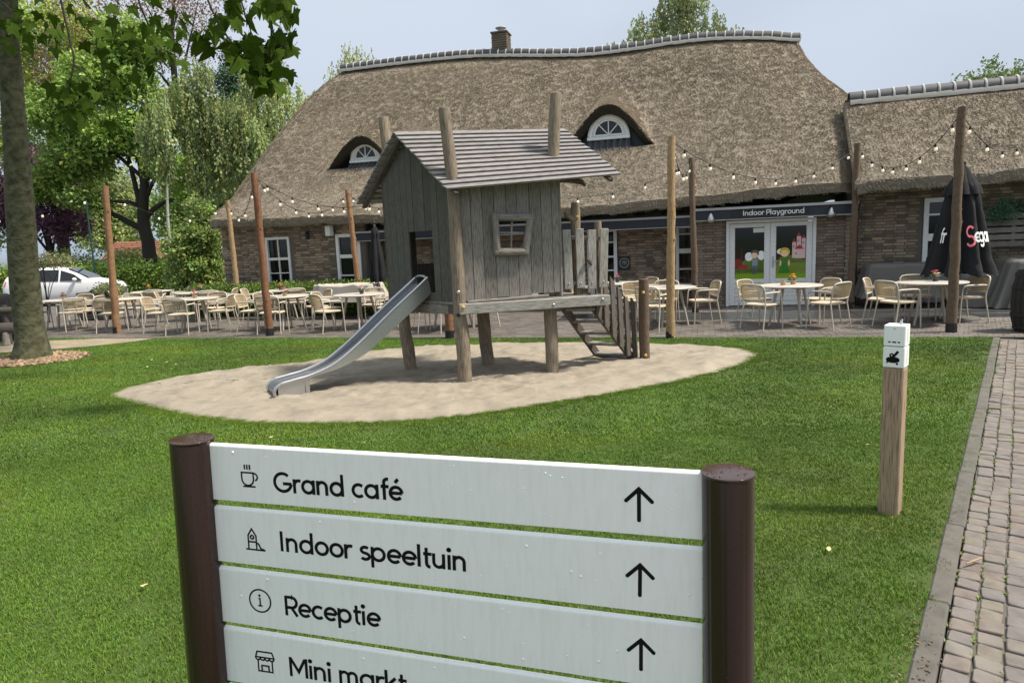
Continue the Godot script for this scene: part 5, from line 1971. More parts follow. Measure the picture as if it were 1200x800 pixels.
	for s in [-1.0, 1.0]:
		var cheek := Geo.new()
		var hi := PackedVector3Array()
		var lo := PackedVector3Array()
		var hi2 := PackedVector3Array()
		var lo2 := PackedVector3Array()
		var rail := []
		for k in fine.size():
			var p: Vector2 = fine[k]
			if k < 36:
				var q: Vector3 = s0p + sd * p.x + sw * (0.183 * s)
				var t: Vector3 = sd * 0.0 + sw * (0.008 * s)
				var nx: Vector2 = (fine[mini(k + 1, 35)] - fine[maxi(k - 1, 0)]).normalized()
				var drop := lerpf(0.11, 0.015, smoothstep(0.8, 1.5, p.x))
				var rise := lerpf(0.085, 0.012, smoothstep(0.3, 1.6, p.x))
				hi.append(q + Vector3.UP * (p.y + rise) - t)
				lo.append(q + Vector3.UP * (p.y - drop) - t + sd * nx.y * drop * 0.6)
				hi2.append(q + Vector3.UP * (p.y + rise) + t)
				lo2.append(q + Vector3.UP * (p.y - drop) + t + sd * nx.y * drop * 0.6)
				rail.append(q + Vector3.UP * (p.y + rise))
			else:
				rail.append(s0p + sd * p.x + sw * (0.183 * s) + Vector3.UP * p.y)
		cheek.sheet([hi, lo])
		cheek.sheet([hi2, lo2])
		cheek.sheet([lo, lo2])
		part("side_panel", cheek, M.steel, sl)
		var rg := Geo.new()
		rg.tube(rail, 0.019, 8)
		part("rail", rg, M.steel, sl)
		var plate := Geo.new()
		plate.board(s0p + sd * 1.60 + sw * 0.17 * s + Vector3.UP * 0.02, s0p + sd * 1.90 + sw * 0.17 * s + Vector3.UP * 0.02, s0p + sd * 1.90 + sw * 0.17 * s + Vector3.UP * 0.19, s0p + sd * 1.60 + sw * 0.17 * s + Vector3.UP * 0.22, sw * -0.006 * s)
		part("foot_plate", plate, M.steel, sl)
		var st := Geo.new()
		st.box(Transform3D(Basis(sd, Vector3.UP, sw), s0p + sd * 1.57 + sw * 0.17 * s + Vector3.UP * 0.09), Vector3(0.05, 0.26, 0.02), 0.004)
		part("strut", st, M.steel, sl)
	var arc_pts := []
	for a in 9:
		var an := PI * a / 8.0
		arc_pts.append(s0p + sd * 0.01 + sw * cos(an) * 0.183 + Vector3.UP * (1.27 + sin(an) * 0.04))
	var hoop := Geo.new()
	hoop.tube(arc_pts, 0.016, 8)
	part("top_bar", hoop, M.steel, sl)
	# stair down at the right
	var st2 := Node3D.new()
	put(st2, "stair", o)
	var ta := Vector3(0.60, 0.95, -8.36)
	var ba := Vector3(1.27, -0.03, -9.58)
	var tb := Vector3(0.96, 0.95, -8.38)
	var bb := Vector3(1.70, -0.03, -9.22)
	var sside := Vector3(0.76, 0, 0.65)
	beam(st2, ta, ba, 0.12, 0.04, -sside, M.brown_board, "stringer")
	beam(st2, tb, bb, 0.12, 0.04, sside, M.brown_board, "stringer")
	for k in 5:
		var t := (k + 0.75) / 5.4
		var p := ta.lerp(ba, t) + Vector3.UP * 0.0
		var q := tb.lerp(bb, t) + Vector3.UP * 0.0
		var g := Geo.new()
		g.col = tint(0.15)
		g.box(along((p + q) / 2, q - p, Vector3.UP), Vector3(0.17, p.distance_to(q), 0.035), 0.005)
		part("tread", g, M.weathered, st2)
	# palings on the landing and down the stair
	var rl := Node3D.new()
	put(rl, "railing", o)
	var r0 := Vector3(0.68, 0, -8.40)
	var r1 := Vector3(1.22, 0, -8.505)
	var rout := Vector3(0.19, 0, 0.98)
	beam(rl, r0 + Vector3(-0.1, 1.16, 0.0), r1 + Vector3(0, 1.13, 0), 0.05, 0.035, rout, M.weathered, "rail")
	beam(rl, r0 + Vector3(-0.1, 1.72, 0.0), r1 + Vector3(0, 1.68, 0), 0.05, 0.035, rout, M.weathered, "rail")
	for k in 4:
		var s := k / 3.0
		var p := r0.lerp(r1, 0.09 + s * 0.82) + rout * 0.032
		var g := Geo.new()
		g.col = tint(0.12)
		g.uo = Vector2(rf(0, 5), rf(0, 5))
		g.box(along(p + Vector3(rf(-0.008, 0.008), 1.44 + rf(-0.01, 0.01), 0), Vector3(rf(-0.02, 0.02) + (0.04 if k == 3 else 0.0), 1, 0), rout), Vector3(0.105, 0.73, 0.026), 0.005)
		part("paling", g, M.pale_board, rl)
		bolt(rl, p + rout * 0.014 + Vector3.UP * 1.15, rout, M.steel, 0.010)
	log_post(rl, [Vector3(0.86, 0.9, -8.52), Vector3(0.855, 2.05, -8.54), Vector3(0.852, 2.14, -8.54)], [0.062, 0.062, 0.045], M.log)
	log_post(rl, [Vector3(0.86, 1.90, -8.53), Vector3(0.76, 1.98, -8.5), Vector3(0.72, 2.03, -8.5)], [0.04, 0.035, 0.022], M.log, "branch_stub")
	log_post(rl, [Vector3(1.13, 0.9, -8.58), Vector3(1.14, 1.90, -8.60)], [0.05, 0.045], M.log)
	bolt(rl, Vector3(0.87, 1.96, -8.475), rout, M.bolt, 0.02)
	for k in 6:
		var s := 0.16 + k * 0.155
		var p := tb.lerp(bb, s) + sside * 0.035
		var g := Geo.new()
		g.col = tint(0.15)
		g.uo = Vector2(rf(0, 5), rf(0, 5))
		var up := Vector3(-0.03, 1, 0.0)
		var foot := p + Vector3.UP * (-0.08 if k < 5 else 0.02)
		var l := 0.78 + rf(-0.02, 0.02)
		var wv := (bb - tb)
		wv.y = 0
		wv = wv.normalized() * 0.05
		var top := foot + up * l
		g.board(foot - wv, foot + wv, top + wv - Vector3.UP * 0.06, top - wv + Vector3.UP * 0.03, sside * 0.026)
		part("paling", g, M.brown_board, rl)
	beam(rl, tb + Vector3.UP * 0.10 + sside * 0.015, bb + Vector3.UP * 0.16 + sside * 0.015, 0.05, 0.03, sside, M.brown_board, "rail")
	beam(rl, tb + Vector3.UP * 0.50 + sside * 0.015, bb + Vector3.UP * 0.56 + sside * 0.015, 0.05, 0.03, sside, M.brown_board, "rail")
	log_post(rl, [Vector3(1.80, -0.1, -9.06), Vector3(1.80, 1.13, -9.06)], [0.072, 0.068], M.dark_pole, "newel_post")
	bolt(rl, Vector3(1.78, 0.95, -8.992), Vector3(-0.1, 0, 1), M.bolt, 0.022)
	bolt(rl, Vector3(1.80, 0.10, -8.988), Vector3(-0.1, 0, 1), M.bolt, 0.022)
	settle(o, Vector3(-0.1, 0, -8.7))


# ======================================================== poles and strings of lights
func rustic_pole(label: String, foot: Vector3, top: Vector3, r: float, m: Material) -> void:
	var o := thing("rustic_pole", label, "pole", foot, 0.0, "rustic poles that carry the light strings")
	var g := Geo.new()
	g.uo = Vector2(rf(0, 5), rf(0, 5))
	var pts := []
	var rad := []
	for k in 19:
		var t := k / 18.0
		pts.append((top - foot) * t + Vector3(rf(-1, 1), 0, rf(-1, 1)) * 0.009 + Vector3.DOWN * (0.1 if k == 0 else 0.0))
		rad.append(r * (1.08 - 0.22 * t) * rf(0.94, 1.07))
	g.tube(pts, rad, 12)
	part("trunk", g, m, o)
	var s := Geo.new()
	s.tube([Vector3(0, -0.05, 0), Vector3(0, 0.07, 0), pts[1] * Vector3(1, 0, 1) + Vector3(0, 0.15, 0)], [r * 1.14, r * 1.15, r * 1.10], 12)
	part("tarred_foot", s, M.black, o)
	var knot := Geo.new()
	for k in 9:
		var t := rf(0.08, 0.95)
		var a := rf(0, TAU)
		var p: Vector3 = pts[int(t * 18)] + Vector3(cos(a), 0, sin(a)) * r * 0.93
		knot.ball(p, Vector3(0.018, 0.022, 0.018), 6)
	part("knots", knot, m, o)


func light_string(label: String, a: Vector3, b: Vector3, sag: float, bulbs: int) -> void:
	var o := thing("light_string", label, "string lights", a, 0.0, "bulb strings between the rustic poles")
	var g := Geo.new()
	var pts := []
	for k in 25:
		var t := k / 24.0
		pts.append((b - a) * t + Vector3.DOWN * sag * 4.0 * t * (1.0 - t))
	g.tube(pts, 0.006, 5)
	part("cable", g, M.cable, o)
	var socket := Geo.new()
	socket.tube([Vector3.ZERO, Vector3(0, -0.055, 0)], 0.016, 8)
	var sm := socket.mesh()
	var bulb := Geo.new()
	bulb.lathe([Vector2(0.012, -0.05), Vector2(0.02, -0.062), Vector2(0.026, -0.08), Vector2(0.025, -0.096), Vector2(0.015, -0.109), Vector2(0.001, -0.113)], 10)
	var bm := bulb.mesh()
	for k in bulbs:
		var t := (k + 0.5) / bulbs
		var p := (b - a) * t + Vector3.DOWN * sag * 4.0 * t * (1.0 - t)
		var x := Transform3D(Basis.from_euler(Vector3(rf(-0.15, 0.15), 0, rf(-0.15, 0.15))), p)
		var s := part("socket", sm, M.cable, o)
		s.transform = x
		var l := part("bulb", bm, M.bulb, s)
		l.transform = Transform3D.IDENTITY


func make_poles() -> void:
	var p1 := [Vector3(-9.13, 0, -15.52), Vector3(-8.99, 3.32, -15.52)]
	var p2 := [Vector3(-4.99, 0, -13.82), Vector3(-5.01, 3.27, -13.82)]
	var p3 := [Vector3(-1.14, 0, -12.3), Vector3(-1.2, 3.05, -12.3)]
	var p4 := [Vector3(2.66, 0, -11.19), Vector3(2.7, 3.27, -11.19)]
	var p5 := [Vector3(7.0, 0, -10.61), Vector3(6.98, 3.45, -10.61)]
	var b1 := [Vector3(-7.48, 0, -18.6), Vector3(-7.53, 3.14, -18.6)]
	var b2 := [Vector3(-3.93, 0, -17.7), Vector3(-4.07, 3.22, -17.7)]
	var b3 := [Vector3(4.13, 0, -15.0), Vector3(4.04, 3.36, -15.0)]
	var b4 := [Vector3(7.35, 0, -14.5), Vector3(7.39, 3.46, -14.5)]
	rustic_pole("reddish peeled pole at the lawn edge, leftmost of all poles", p1[0], p1[1], 0.077, M.pole)
	rustic_pole("dark red pole at the lawn edge between left window and slide", p2[0], p2[1], 0.075, M.red_pole)
	rustic_pole("red pole standing hidden behind the playhouse, foot seen below it", p3[0], p3[1], 0.075, M.red_pole)
	rustic_pole("pale yellow knotty pole at the lawn edge right of the playhouse", p4[0], p4[1], 0.070, M.pale_pole)
	rustic_pole("brown mossy pole at the lawn edge before the big black parasol", p5[0], p5[1], 0.072, M.dark_pole)
	rustic_pole("thin light pole by the left corner of the brick wall", b1[0], b1[1], 0.068, M.pale_pole)
	rustic_pole("red pole close to the left end of the dark fascia", b2[0], b2[1], 0.075, M.pole)
	rustic_pole("brown pole close to the fascia left of the double door", b3[0], b3[1], 0.068, M.dark_pole)
	rustic_pole("dark pole at the corner between door wall and right wing", b4[0], b4[1], 0.070, M.dark_pole)
	for q in [p1, p2, p3, p4, p5, b1, b2, b3, b4]:
		q[1] += Vector3.DOWN * 0.08
	light_string("bulb string running from the leftmost pole out past the plane tree", Vector3(-14.0, 3.3, -15.6), p1[1], 0.55, 5)
	light_string("bulb string between leftmost pole and thin pole by the wall corner", p1[1], b1[1], 0.5, 4)
	light_string("bulb string between thin corner pole and dark red pole", b1[1], p2[1], 0.55, 4)
	light_string("bulb string hanging before the thatch between dark red pole and fascia pole", p2[1], b2[1], 0.6, 7)
	light_string("upper bulb string between dark red pole and the playhouse pole", p2[1], p3[1], 0.6, 7)
	light_string("bulb string between left fascia pole and the pole behind the playhouse", b2[1], p3[1], 0.5, 6)
	light_string("bulb string between the pole behind the playhouse and the pole left of the door", p3[1], b3[1], 0.6, 7)
	light_string("short bulb string between the pole left of the door and the yellow pole", b3[1], p4[1], 0.4, 5)
	light_string("long bulb string over the double door from the yellow pole to the corner pole", p4[1], b4[1], 0.62, 9)
	light_string("bulb string between the corner pole and the mossy pole by the parasol", b4[1], p5[1], 0.6, 8)
	light_string("bulb string leading off to the right from the mossy pole", p5[1], Vector3(10.6, 3.5, -13.8), 0.5, 5)


# ======================================================== tables and chairs
func make_chair() -> Node3D:
	var o := thing("armchair", "chair", "armchair")
	for s in [-1.0, 1.0]:
		var g := Geo.new()
		g.tube([Vector3(0.245 * s, 0, 0.235), Vector3(0.24 * s, 0.44, 0.215), Vector3(0.238 * s, 0.58, 0.205)], [0.0115, 0.013, 0.0125], 7)
		part("leg", g, M.chair_frame, o)
		g = Geo.new()
		g.tube([Vector3(0.25 * s, 0, -0.29), Vector3(0.232 * s, 0.44, -0.215), Vector3(0.238 * s, 0.60, -0.235)], [0.0115, 0.013, 0.0125], 7)
		part("leg", g, M.chair_frame, o)
		g = Geo.new()
		g.tube([Vector3(0.238 * s, 0.58, 0.205), Vector3(0.242 * s, 0.628, 0.185), Vector3(0.25 * s, 0.648, 0.13), Vector3(0.258 * s, 0.652, 0.0), Vector3(0.252 * s, 0.65, -0.13), Vector3(0.238 * s, 0.645, -0.24)], [0.0125, 0.014, 0.016, 0.017, 0.016, 0.0125], 8)
		part("armrest", g, M.chair_frame, o)
	var seat := Geo.new()
	var rows := []
	for q in [[0.0, 0.415], [0.94, 0.415], [1.0, 0.425], [1.0, 0.445], [0.93, 0.455], [0.5, 0.452], [0.0, 0.447]]:
		var row := PackedVector3Array()
		for k in 20:
			var a := TAU * k / 20.0
			var c := signf(cos(a)) * absf(cos(a)) ** 0.45
			var d := signf(sin(a)) * absf(sin(a)) ** 0.45
			row.append(Vector3(c * 0.235 * maxf(q[0], 0.001), q[1], d * 0.235 * maxf(q[0], 0.001)))
		rows.append(row)
	seat.sheet(rows, true)
	part("seat", seat, M.chair_seat, o)
	var lean := func(x: float, y: float) -> Vector3:
		return Vector3(x, y, -0.205 - (y - 0.45) * 0.22 - 0.045 * (1.0 - (x / 0.25) ** 2))
	var loop := []
	for q in [[-0.235, 0.535], [-0.242, 0.62], [-0.246, 0.70], [-0.235, 0.755], [-0.20, 0.785], [-0.12, 0.797], [0.0, 0.80], [0.12, 0.797], [0.20, 0.785], [0.235, 0.755], [0.246, 0.70], [0.242, 0.62], [0.235, 0.535], [0.12, 0.525], [0.0, 0.522], [-0.12, 0.525], [-0.235, 0.535]]:
		loop.append(lean.call(q[0], q[1]))
	var g2 := Geo.new()
	g2.tube(loop, 0.015, 8, false)
	var back := part("backrest", g2, M.chair_frame, o)
	var cord := Geo.new()
	for k in 23:
		var x := lerpf(-0.225, 0.225, k / 22.0)
		var hi := 0.79 - 0.05 * maxf(0.0, (absf(x) - 0.17) / 0.06) ** 2
		cord.col = grey(0.85 if k % 2 else 1.1)
		cord.tube([lean.call(x, 0.527), lean.call(x, 0.66) + Vector3(0, 0, -0.006), lean.call(x, hi)], 0.0062, 5, false)
	var weave := part("cord_weave", cord, M.chair_cord, back)
	weave.set_meta("kind", "stuff")
	return o


func make_table() -> Node3D:
	var o := thing("round_table", "table", "table")
	var g := Geo.new()
	g.lathe([Vector2(0.001, 0.705), Vector2(0.53, 0.705), Vector2(0.548, 0.712), Vector2(0.552, 0.722), Vector2(0.548, 0.733), Vector2(0.535, 0.737), Vector2(0.001, 0.737)], 40)
	part("table_top", g, M.table_top, o)
	for k in 4:
		var a := PI / 4 + PI / 2 * k
		var d := Vector3(cos(a), 0, sin(a))
		var l := Geo.new()
		l.tube([d * 0.40, d * 0.25 + Vector3.UP * 0.69], [0.020, 0.027], 8)
		part("leg", l, M.table_leg, o)
	var f := Geo.new()
	for k in 2:
		f.box(Transform3D(Basis(Vector3.UP, PI / 4 + PI / 2 * k), Vector3(0, 0.685 + k * 0.0005, 0)), Vector3(0.72, 0.035, 0.045 - k * 0.002), 0.004)
	part("brace", f, M.table_leg, o)
	return o


func flower_pot(where: Vector3, label: String, colors: Array, vessel: String) -> void:
	var o := thing("flower_pot", label, "flower pot", where, 0.0, "table flowers")
	var g := Geo.new()
	g.lathe([Vector2(0.001, 0.0), Vector2(0.042, 0.0), Vector2(0.055, 0.08), Vector2(0.058, 0.085), Vector2(0.05, 0.083), Vector2(0.045, 0.07), Vector2(0.001, 0.07)], 14)
	part("pot", g, M[vessel], o)
	var leafg := Geo.new()
	for k in 10:
		var a := rf(0, TAU)
		var d := Vector3(cos(a), 0, sin(a))
		leafg.tri(d * 0.01 + Vector3.UP * 0.075, d * 0.07 + d.cross(Vector3.UP) * 0.02 + Vector3.UP * 0.11, d * 0.1 + Vector3.UP * rf(0.08, 0.13))
		leafg.tri(d * 0.01 + Vector3.UP * 0.075, d * 0.1 + Vector3.UP * 0.1, d * 0.07 - d.cross(Vector3.UP) * 0.02 + Vector3.UP * 0.11)
	part("leaves", leafg, M.green, o)
	for k in 5:
		var a := TAU * k / 5.0 + rf(-0.3, 0.3)
		var p := Vector3(cos(a) * 0.04, rf(0.12, 0.165), sin(a) * 0.04) if k else Vector3(0, 0.18, 0)
		var fl := Geo.new()
		fl.col = colors[k % colors.size()]
		for q in 6:
			var b := TAU * q / 6.0
			var d := Vector3(cos(b), 0.25, sin(b))
			var s := Vector3(-sin(b), 0, cos(b)) * 0.02
			fl.tri(p, p + d * 0.03 + s, p + d * 0.043)
			fl.tri(p, p + d * 0.043, p + d * 0.03 - s)
		fl.ball(p + Vector3.UP * 0.004, Vector3.ONE * 0.014, 6)
		fl.tube([Vector3(0, 0.06, 0), p], 0.003, 4)
		part("flower", fl, M.petal, o)


func make_furniture() -> void:
	var pink := [Color(0.7, 0.10, 0.22), Color(0.75, 0.25, 0.35)]
	var orange := [Color(0.85, 0.28, 0.08), Color(0.85, 0.55, 0.10), Color(0.8, 0.2, 0.15)]
	var mixed := [Color(0.75, 0.15, 0.2), Color(0.8, 0.7, 0.6), Color(0.8, 0.5, 0.1)]
	var list := [
		[Vector3(5.08, 0, -12.2), "the table in front of the double door", [151, 240, 50, -24], orange],
		[Vector3(7.28, 0, -11.62), "the table by the big black parasol", [163, 212, -15, -75], mixed],
		[Vector3(3.02, 0, -12.95), "the table just right of the stair", [125, -8, -80, -125], pink],
		[Vector3(-3.27, 0, -14.56), "the table right behind the slide", [140, 196, 12, -78], mixed],
		[Vector3(-5.0, 0, -14.98), "the table behind the dark red pole", [92, 178, 222, -38], pink],
		[Vector3(-7.25, 0, -15.45), "the table midway between the two left poles", [92, 172, 12, -80], pink],
		[Vector3(-9.52, 0, -16.5), "the table right behind the leftmost pole", [82, -22, -105], [Color(0.8, 0.3, 0.12), Color(0.7, 0.1, 0.1)]],
		[Vector3(-11.32, 0, -17.04), "the table beside the plane trunk", [182, 8, 40, -95], [Color(0.45, 0.02, 0.06)]],
		[Vector3(-10.5, 0, -19.8), "the back table furthest to the left", [60, 150, -30], orange],
		[Vector3(-8.38, 0, -18.1), "the back table near the thin corner pole", [45, 165, 5, -70], mixed],
		[Vector3(-5.9, 0, -17.5), "the back table under the left window", [50, 185, -20, -100], orange],
		[Vector3(2.3, 0, -14.9), "the back table in front of the porch", [70, -20, 200], pink],
		[Vector3(-1.2, 0, -13.9), "the table seen under the playhouse floor", [118, 62, 190, -10], mixed]]
	var table0 := make_table()
	var chair0 := make_chair()
	var used_t := false
	var used_c := false
	for q in list:
		var t: Node3D = table0
		var label: String = "pale round metal table, " + q[1]
		if used_t:
			t = copy(table0, q[0], rf(0, 1.5), label, "round terrace tables")
		else:
			t.position = q[0]
			t.rotation.y = 0.9
			t.set_meta("label", label)
			t.set_meta("group", "round terrace tables")
			used_t = true
		for a in q[2]:
			var an := deg_to_rad(a + rf(-4, 4))
			var r := rf(0.66, 0.76)
			var p: Vector3 = q[0] + Vector3(cos(an), 0, sin(an)) * r
			var turn := atan2(-cos(an), -sin(an)) + rf(-0.18, 0.18)
			var side := "near left" if a > 100 and a < 160 else "left" if a >= 160 and a < 205 else "far left" if a >= 205 else "near" if a > 65 else "near right" if a > 25 else "right" if a > -32 else "far" if a < -65 and a > -110 else "far right" if a >= -65 else "far left"
			var text: String = "woven armchair, %s of %s" % [side, q[1]]
			if used_c:
				copy(chair0, p, turn, text, "beige terrace armchairs")
			else:
				chair0.position = p
				chair0.rotation.y = turn
				chair0.set_meta("label", text)
				chair0.set_meta("group", "beige terrace armchairs")
				used_c = true
		flower_pot(q[0] + Vector3(rf(-0.05, 0.1), 0.737, rf(-0.1, 0.1)), "small pot of bright flowers on " + q[1], q[3], "pot" if rng.randf() < 0.6 else "wood_cup")
	var cup := Geo.new()
	cup.lathe([Vector2(0.001, 0), Vector2(0.045, 0), Vector2(0.045, 0.09), Vector2(0.038, 0.09), Vector2(0.036, 0.03), Vector2(0.001, 0.03)], 14)
	var holder := solo("candle_holder", cup, M.wood_cup, "wooden candle holder beside the flowers on the table in front of the double door", "candle holder")
	holder.position = Vector3(4.93, 0.737, -12.15)


# ======================================================== parasols and covered things
func parasol_radius(y: float, prof: Array) -> float:
	for k in range(1, prof.size()):
		if y <= prof[k].x:
			return lerpf(prof[k - 1].y, prof[k].y, (y - prof[k - 1].x) / (prof[k].x - prof[k - 1].x))
	return prof[-1].y


func fold(a: float, ribs: int, depth: float) -> float:
	var t := fposmod(a * ribs / TAU, 1.0)
	return 1.0 - depth * (1.0 - absf(2.0 * t - 1.0)) ** 1.5


func make_parasol(called: String, label: String, base: Vector3, prof: Array, ribs: int, depth: float, turn: float) -> Node3D:
	var o := thing(called, label, "parasol", base, turn)
	var g := Geo.new()
	var rows := []
	var y0: float = prof[0].x
	var y1: float = prof[-1].x
	var f := FastNoiseLite.new()
	f.frequency = 1.6
	for k in 41:
		var y := lerpf(y0, y1, k / 40.0)
		var row := PackedVector3Array()
		for s in ribs * 8 + 1:
			var a := TAU * s / (ribs * 8)
			var t := (y - y0) / (y1 - y0)
			var r := parasol_radius(y, prof) * fold(a, ribs, depth * (1.0 - 0.5 * t)) * (1.0 + 0.08 * f.get_noise_3d(cos(a) * 2.0, y * 1.4, sin(a) * 2.0))
			var dip := 0.10 * (1.0 - t) ** 3 * (1.0 - fold(a, ribs, 1.0))
			row.append(Vector3(cos(a) * r, y + dip * 1.0, sin(a) * r))
		rows.append(row)
	g.sheet(rows)
	part("cover", g, M.cloth_black, o)
	g = Geo.new()
	g.tube([Vector3(0, 0.0, 0), Vector3(0, y1 + 0.05, 0)], 0.026, 10)
	part("pole", g, M.dark_steel, o)
	g = Geo.new()
	g.lathe([Vector2(0.001, 0.09), Vector2(0.05, 0.085), Vector2(0.07, 0.05), Vector2(0.36, 0.045), Vector2(0.38, 0.03), Vector2(0.38, 0.0)], 24)
	part("base", g, M.concrete, o)
	g = Geo.new()
	g.ball(Vector3(0, y1 + 0.06, 0), Vector3(0.035, 0.05, 0.035), 10)
	part("finial", g, M.black, o)
	return o


func make_parasols() -> void:
	var prof := [Vector2(0.78, 0.62), Vector2(1.0, 0.54), Vector2(1.4, 0.43), Vector2(1.9, 0.33), Vector2(2.25, 0.25), Vector2(2.34, 0.26), Vector2(2.45, 0.18), Vector2(2.60, 0.10), Vector2(2.69, 0.05)]
	var o := make_parasol("large_parasol", "big closed black parasol with white and pink lettering by the wing wall", Vector3(8.04, 0, -12.08), prof, 8, 0.46, 0.0)
	var cap := Geo.new()
	var rows := []
	for q in [[0.31, 2.20], [0.28, 2.32], [0.19, 2.46], [0.10, 2.62], [0.03, 2.71]]:
		var row := PackedVector3Array()
		for s in 65:
			var a := TAU * s / 64.0
			row.append(Vector3(cos(a) * q[0] * fold(a + 0.3, 8, 0.2), q[1], sin(a) * q[0] * fold(a + 0.3, 8, 0.2)))
		rows.append(row)
	cap.sheet(rows)
	part("cap_flap", cap, M.cloth_black, o)
	# printing laid on the folds: every stroke is bent onto the cloth
	var wrap := func(g: Geo, a0: float) -> void:
		for k in g.v.size():
			var p := g.v[k]
			var a := a0 - p.x / 0.46
			var r := parasol_radius(p.y, prof) * maxf(fold(a, 8, 0.46 * (1.0 - 0.5 * (p.y - prof[0].x) / 1.91)), 0.88) * 1.07 + 0.014 + p.z
			g.v[k] = Vector3(cos(a) * r, p.y, sin(a) * r)
			g.n[k] = Vector3(cos(a), 0.25, sin(a)).normalized()
	var x := Transform3D(Basis.from_scale(Vector3(0.62, 1.0, 1.0)), Vector3(0, 1.22, 0))
	var g1 := lettering("S", 0.37, 0.02, Transform3D(x.basis, Vector3(0.0, 1.30, 0)), 1.0)
	wrap.call(g1, 1.95)
	part("lettering", g1, M.print_pink, o)
	var g2 := lettering("ega", 0.25, 0.02, Transform3D(x.basis, Vector3(0.13, 1.38, 0)), 1.0)
	wrap.call(g2, 1.95)
	part("lettering", g2, M.print_white, o)
	var g3 := lettering("fr", 0.25, 0.019, Transform3D(x.basis, Vector3(0, 1.38, 0)), 1.0)
	wrap.call(g3, 2.96)
	part("lettering", g3, M.print_white, o)
	var prof2 := [Vector2(0.86, 0.20), Vector2(1.0, 0.21), Vector2(1.5, 0.17), Vector2(1.95, 0.10), Vector2(2.05, 0.11), Vector2(2.15, 0.08), Vector2(2.24, 0.03)]
	make_parasol("small_parasol", "slim closed black parasol left of the playhouse gable", Vector3(-3.23, 0, -16.64), prof2, 6, 0.4, 0.4)


func draped(called: String, label: String, base: Vector3, turn: float, size: Vector3, flare: float, m: Material, sag: float, seed_: int, foot := 0.02) -> Node3D:
	var o := thing(called, label, "tarpaulin", base, turn)
	var f := FastNoiseLite.new()
	f.seed = seed_
	f.frequency = 1.3
	f.fractal_octaves = 3
	var rows := []
	var levels := [[0.0, 1.0], [0.5, 1.0], [0.9, 1.0], [1.0, 0.965], [1.015, 0.90], [1.03, 0.7], [1.06, 0.4], [1.10, 0.15], [1.14, 0.0]]
	for q in levels:
		var row := PackedVector3Array()
		for k in 73:
			var a := TAU * k / 72.0
			var c := signf(cos(a)) * absf(cos(a)) ** 0.35
			var s := signf(sin(a)) * absf(sin(a)) ** 0.35
			var down: float = 1.0 - q[1]
			var pleat := sin(a * 11.0 + f.get_noise_2d(a * 2.0, 3.0) * 6.0) * 0.10 * down
			var r: float = q[0] + (flare * down + pleat if q[0] > 0.99 else 0.0)
			var y: float = lerpf(foot, size.y, q[1])
			y += f.get_noise_2d(c * 1.5 * q[0], s * 1.5 * q[0]) * (0.05 if q[1] > 0.85 else 0.02 if q[1] > 0.1 else 0.03) - sag * (1.0 - minf(q[0], 1.0) ** 2)
			row.append(Vector3(c * size.x / 2 * r, maxf(y, 0.005), s * size.z / 2 * r))
		rows.append(row)
	var g := Geo.new()
	g.sheet(rows)
	part("cloth", g, m, o)
	return o


func make_covers() -> void:
	var turn := -0.2792
	draped("furniture_cover", "dark grey tarpaulin over stacked furniture at the corner of the wing wall", on_wall(2.62, 0, 0.50), turn, Vector3(1.5, 0.93, 0.75), 0.05, M.cloth_grey, 0.0, 3, 0.22)
	draped("furniture_cover", "grey tarpaulin with flared skirts over a table, rightmost by the wall", on_wall(5.15, 0, 0.75), turn, Vector3(1.6, 0.98, 0.9), 0.20, M.cloth_grey, 0.0, 8)
	draped("table_cover", "beige sagging cloth over a barbecue table behind the slide", on_wall(-10.05, 0, 1.55) + Vector3(0.0, 0, 0), turn, Vector3(1.65, 0.86, 0.75), 0.06, M.cloth_beige, 0.09, 5, 0.42)
	draped("low_cover", "low dark grey tarpaulin between the big parasol and the wall", on_wall(4.1, 0, 0.6), turn, Vector3(1.0, 0.72, 0.6), 0.1, M.cloth_grey, 0.0, 12)
	# barrel at the right edge
	var o := thing("barrel", "dark wooden barrel with hoops at the right end of the lawn edge", "barrel", Vector3(8.13, 0, -10.40))
	for k in 18:
		var g := Geo.new()
		g.col = tint(0.2)
		g.uo = Vector2(rf(0, 5), rf(0, 5))
		var a0 := TAU * (k + 0.04) / 18.0
		var a1 := TAU * (k + 0.96) / 18.0
		var rows := []
		for q in [[0.0, 0.235], [0.2, 0.285], [0.45, 0.30], [0.7, 0.285], [0.95, 0.235]]:
			rows.append(PackedVector3Array([Vector3(cos(a0) * q[1], q[0], sin(a0) * q[1]), Vector3(cos((a0 + a1) / 2) * q[1] * 1.006, q[0], sin((a0 + a1) / 2) * q[1] * 1.006), Vector3(cos(a1) * q[1], q[0], sin(a1) * q[1])]))
		g.sheet(rows)
		part("stave", g, M.black_wood, o)
	var inner := Geo.new()
	inner.lathe([Vector2(0.225, 0.01), Vector2(0.285, 0.45), Vector2(0.225, 0.92), Vector2(0.001, 0.92)], 20)
	part("head", inner, M.black_wood, o)
	for q in [[0.06, 0.258], [0.26, 0.297], [0.68, 0.294], [0.88, 0.258]]:
		var g := Geo.new()
		g.lathe([Vector2(q[1], q[0] - 0.022), Vector2(q[1] + 0.005, q[0] - 0.02), Vector2(q[1] + 0.005, q[0] + 0.02), Vector2(q[1], q[0] + 0.022)], 24)
		part("hoop", g, M.black, o)


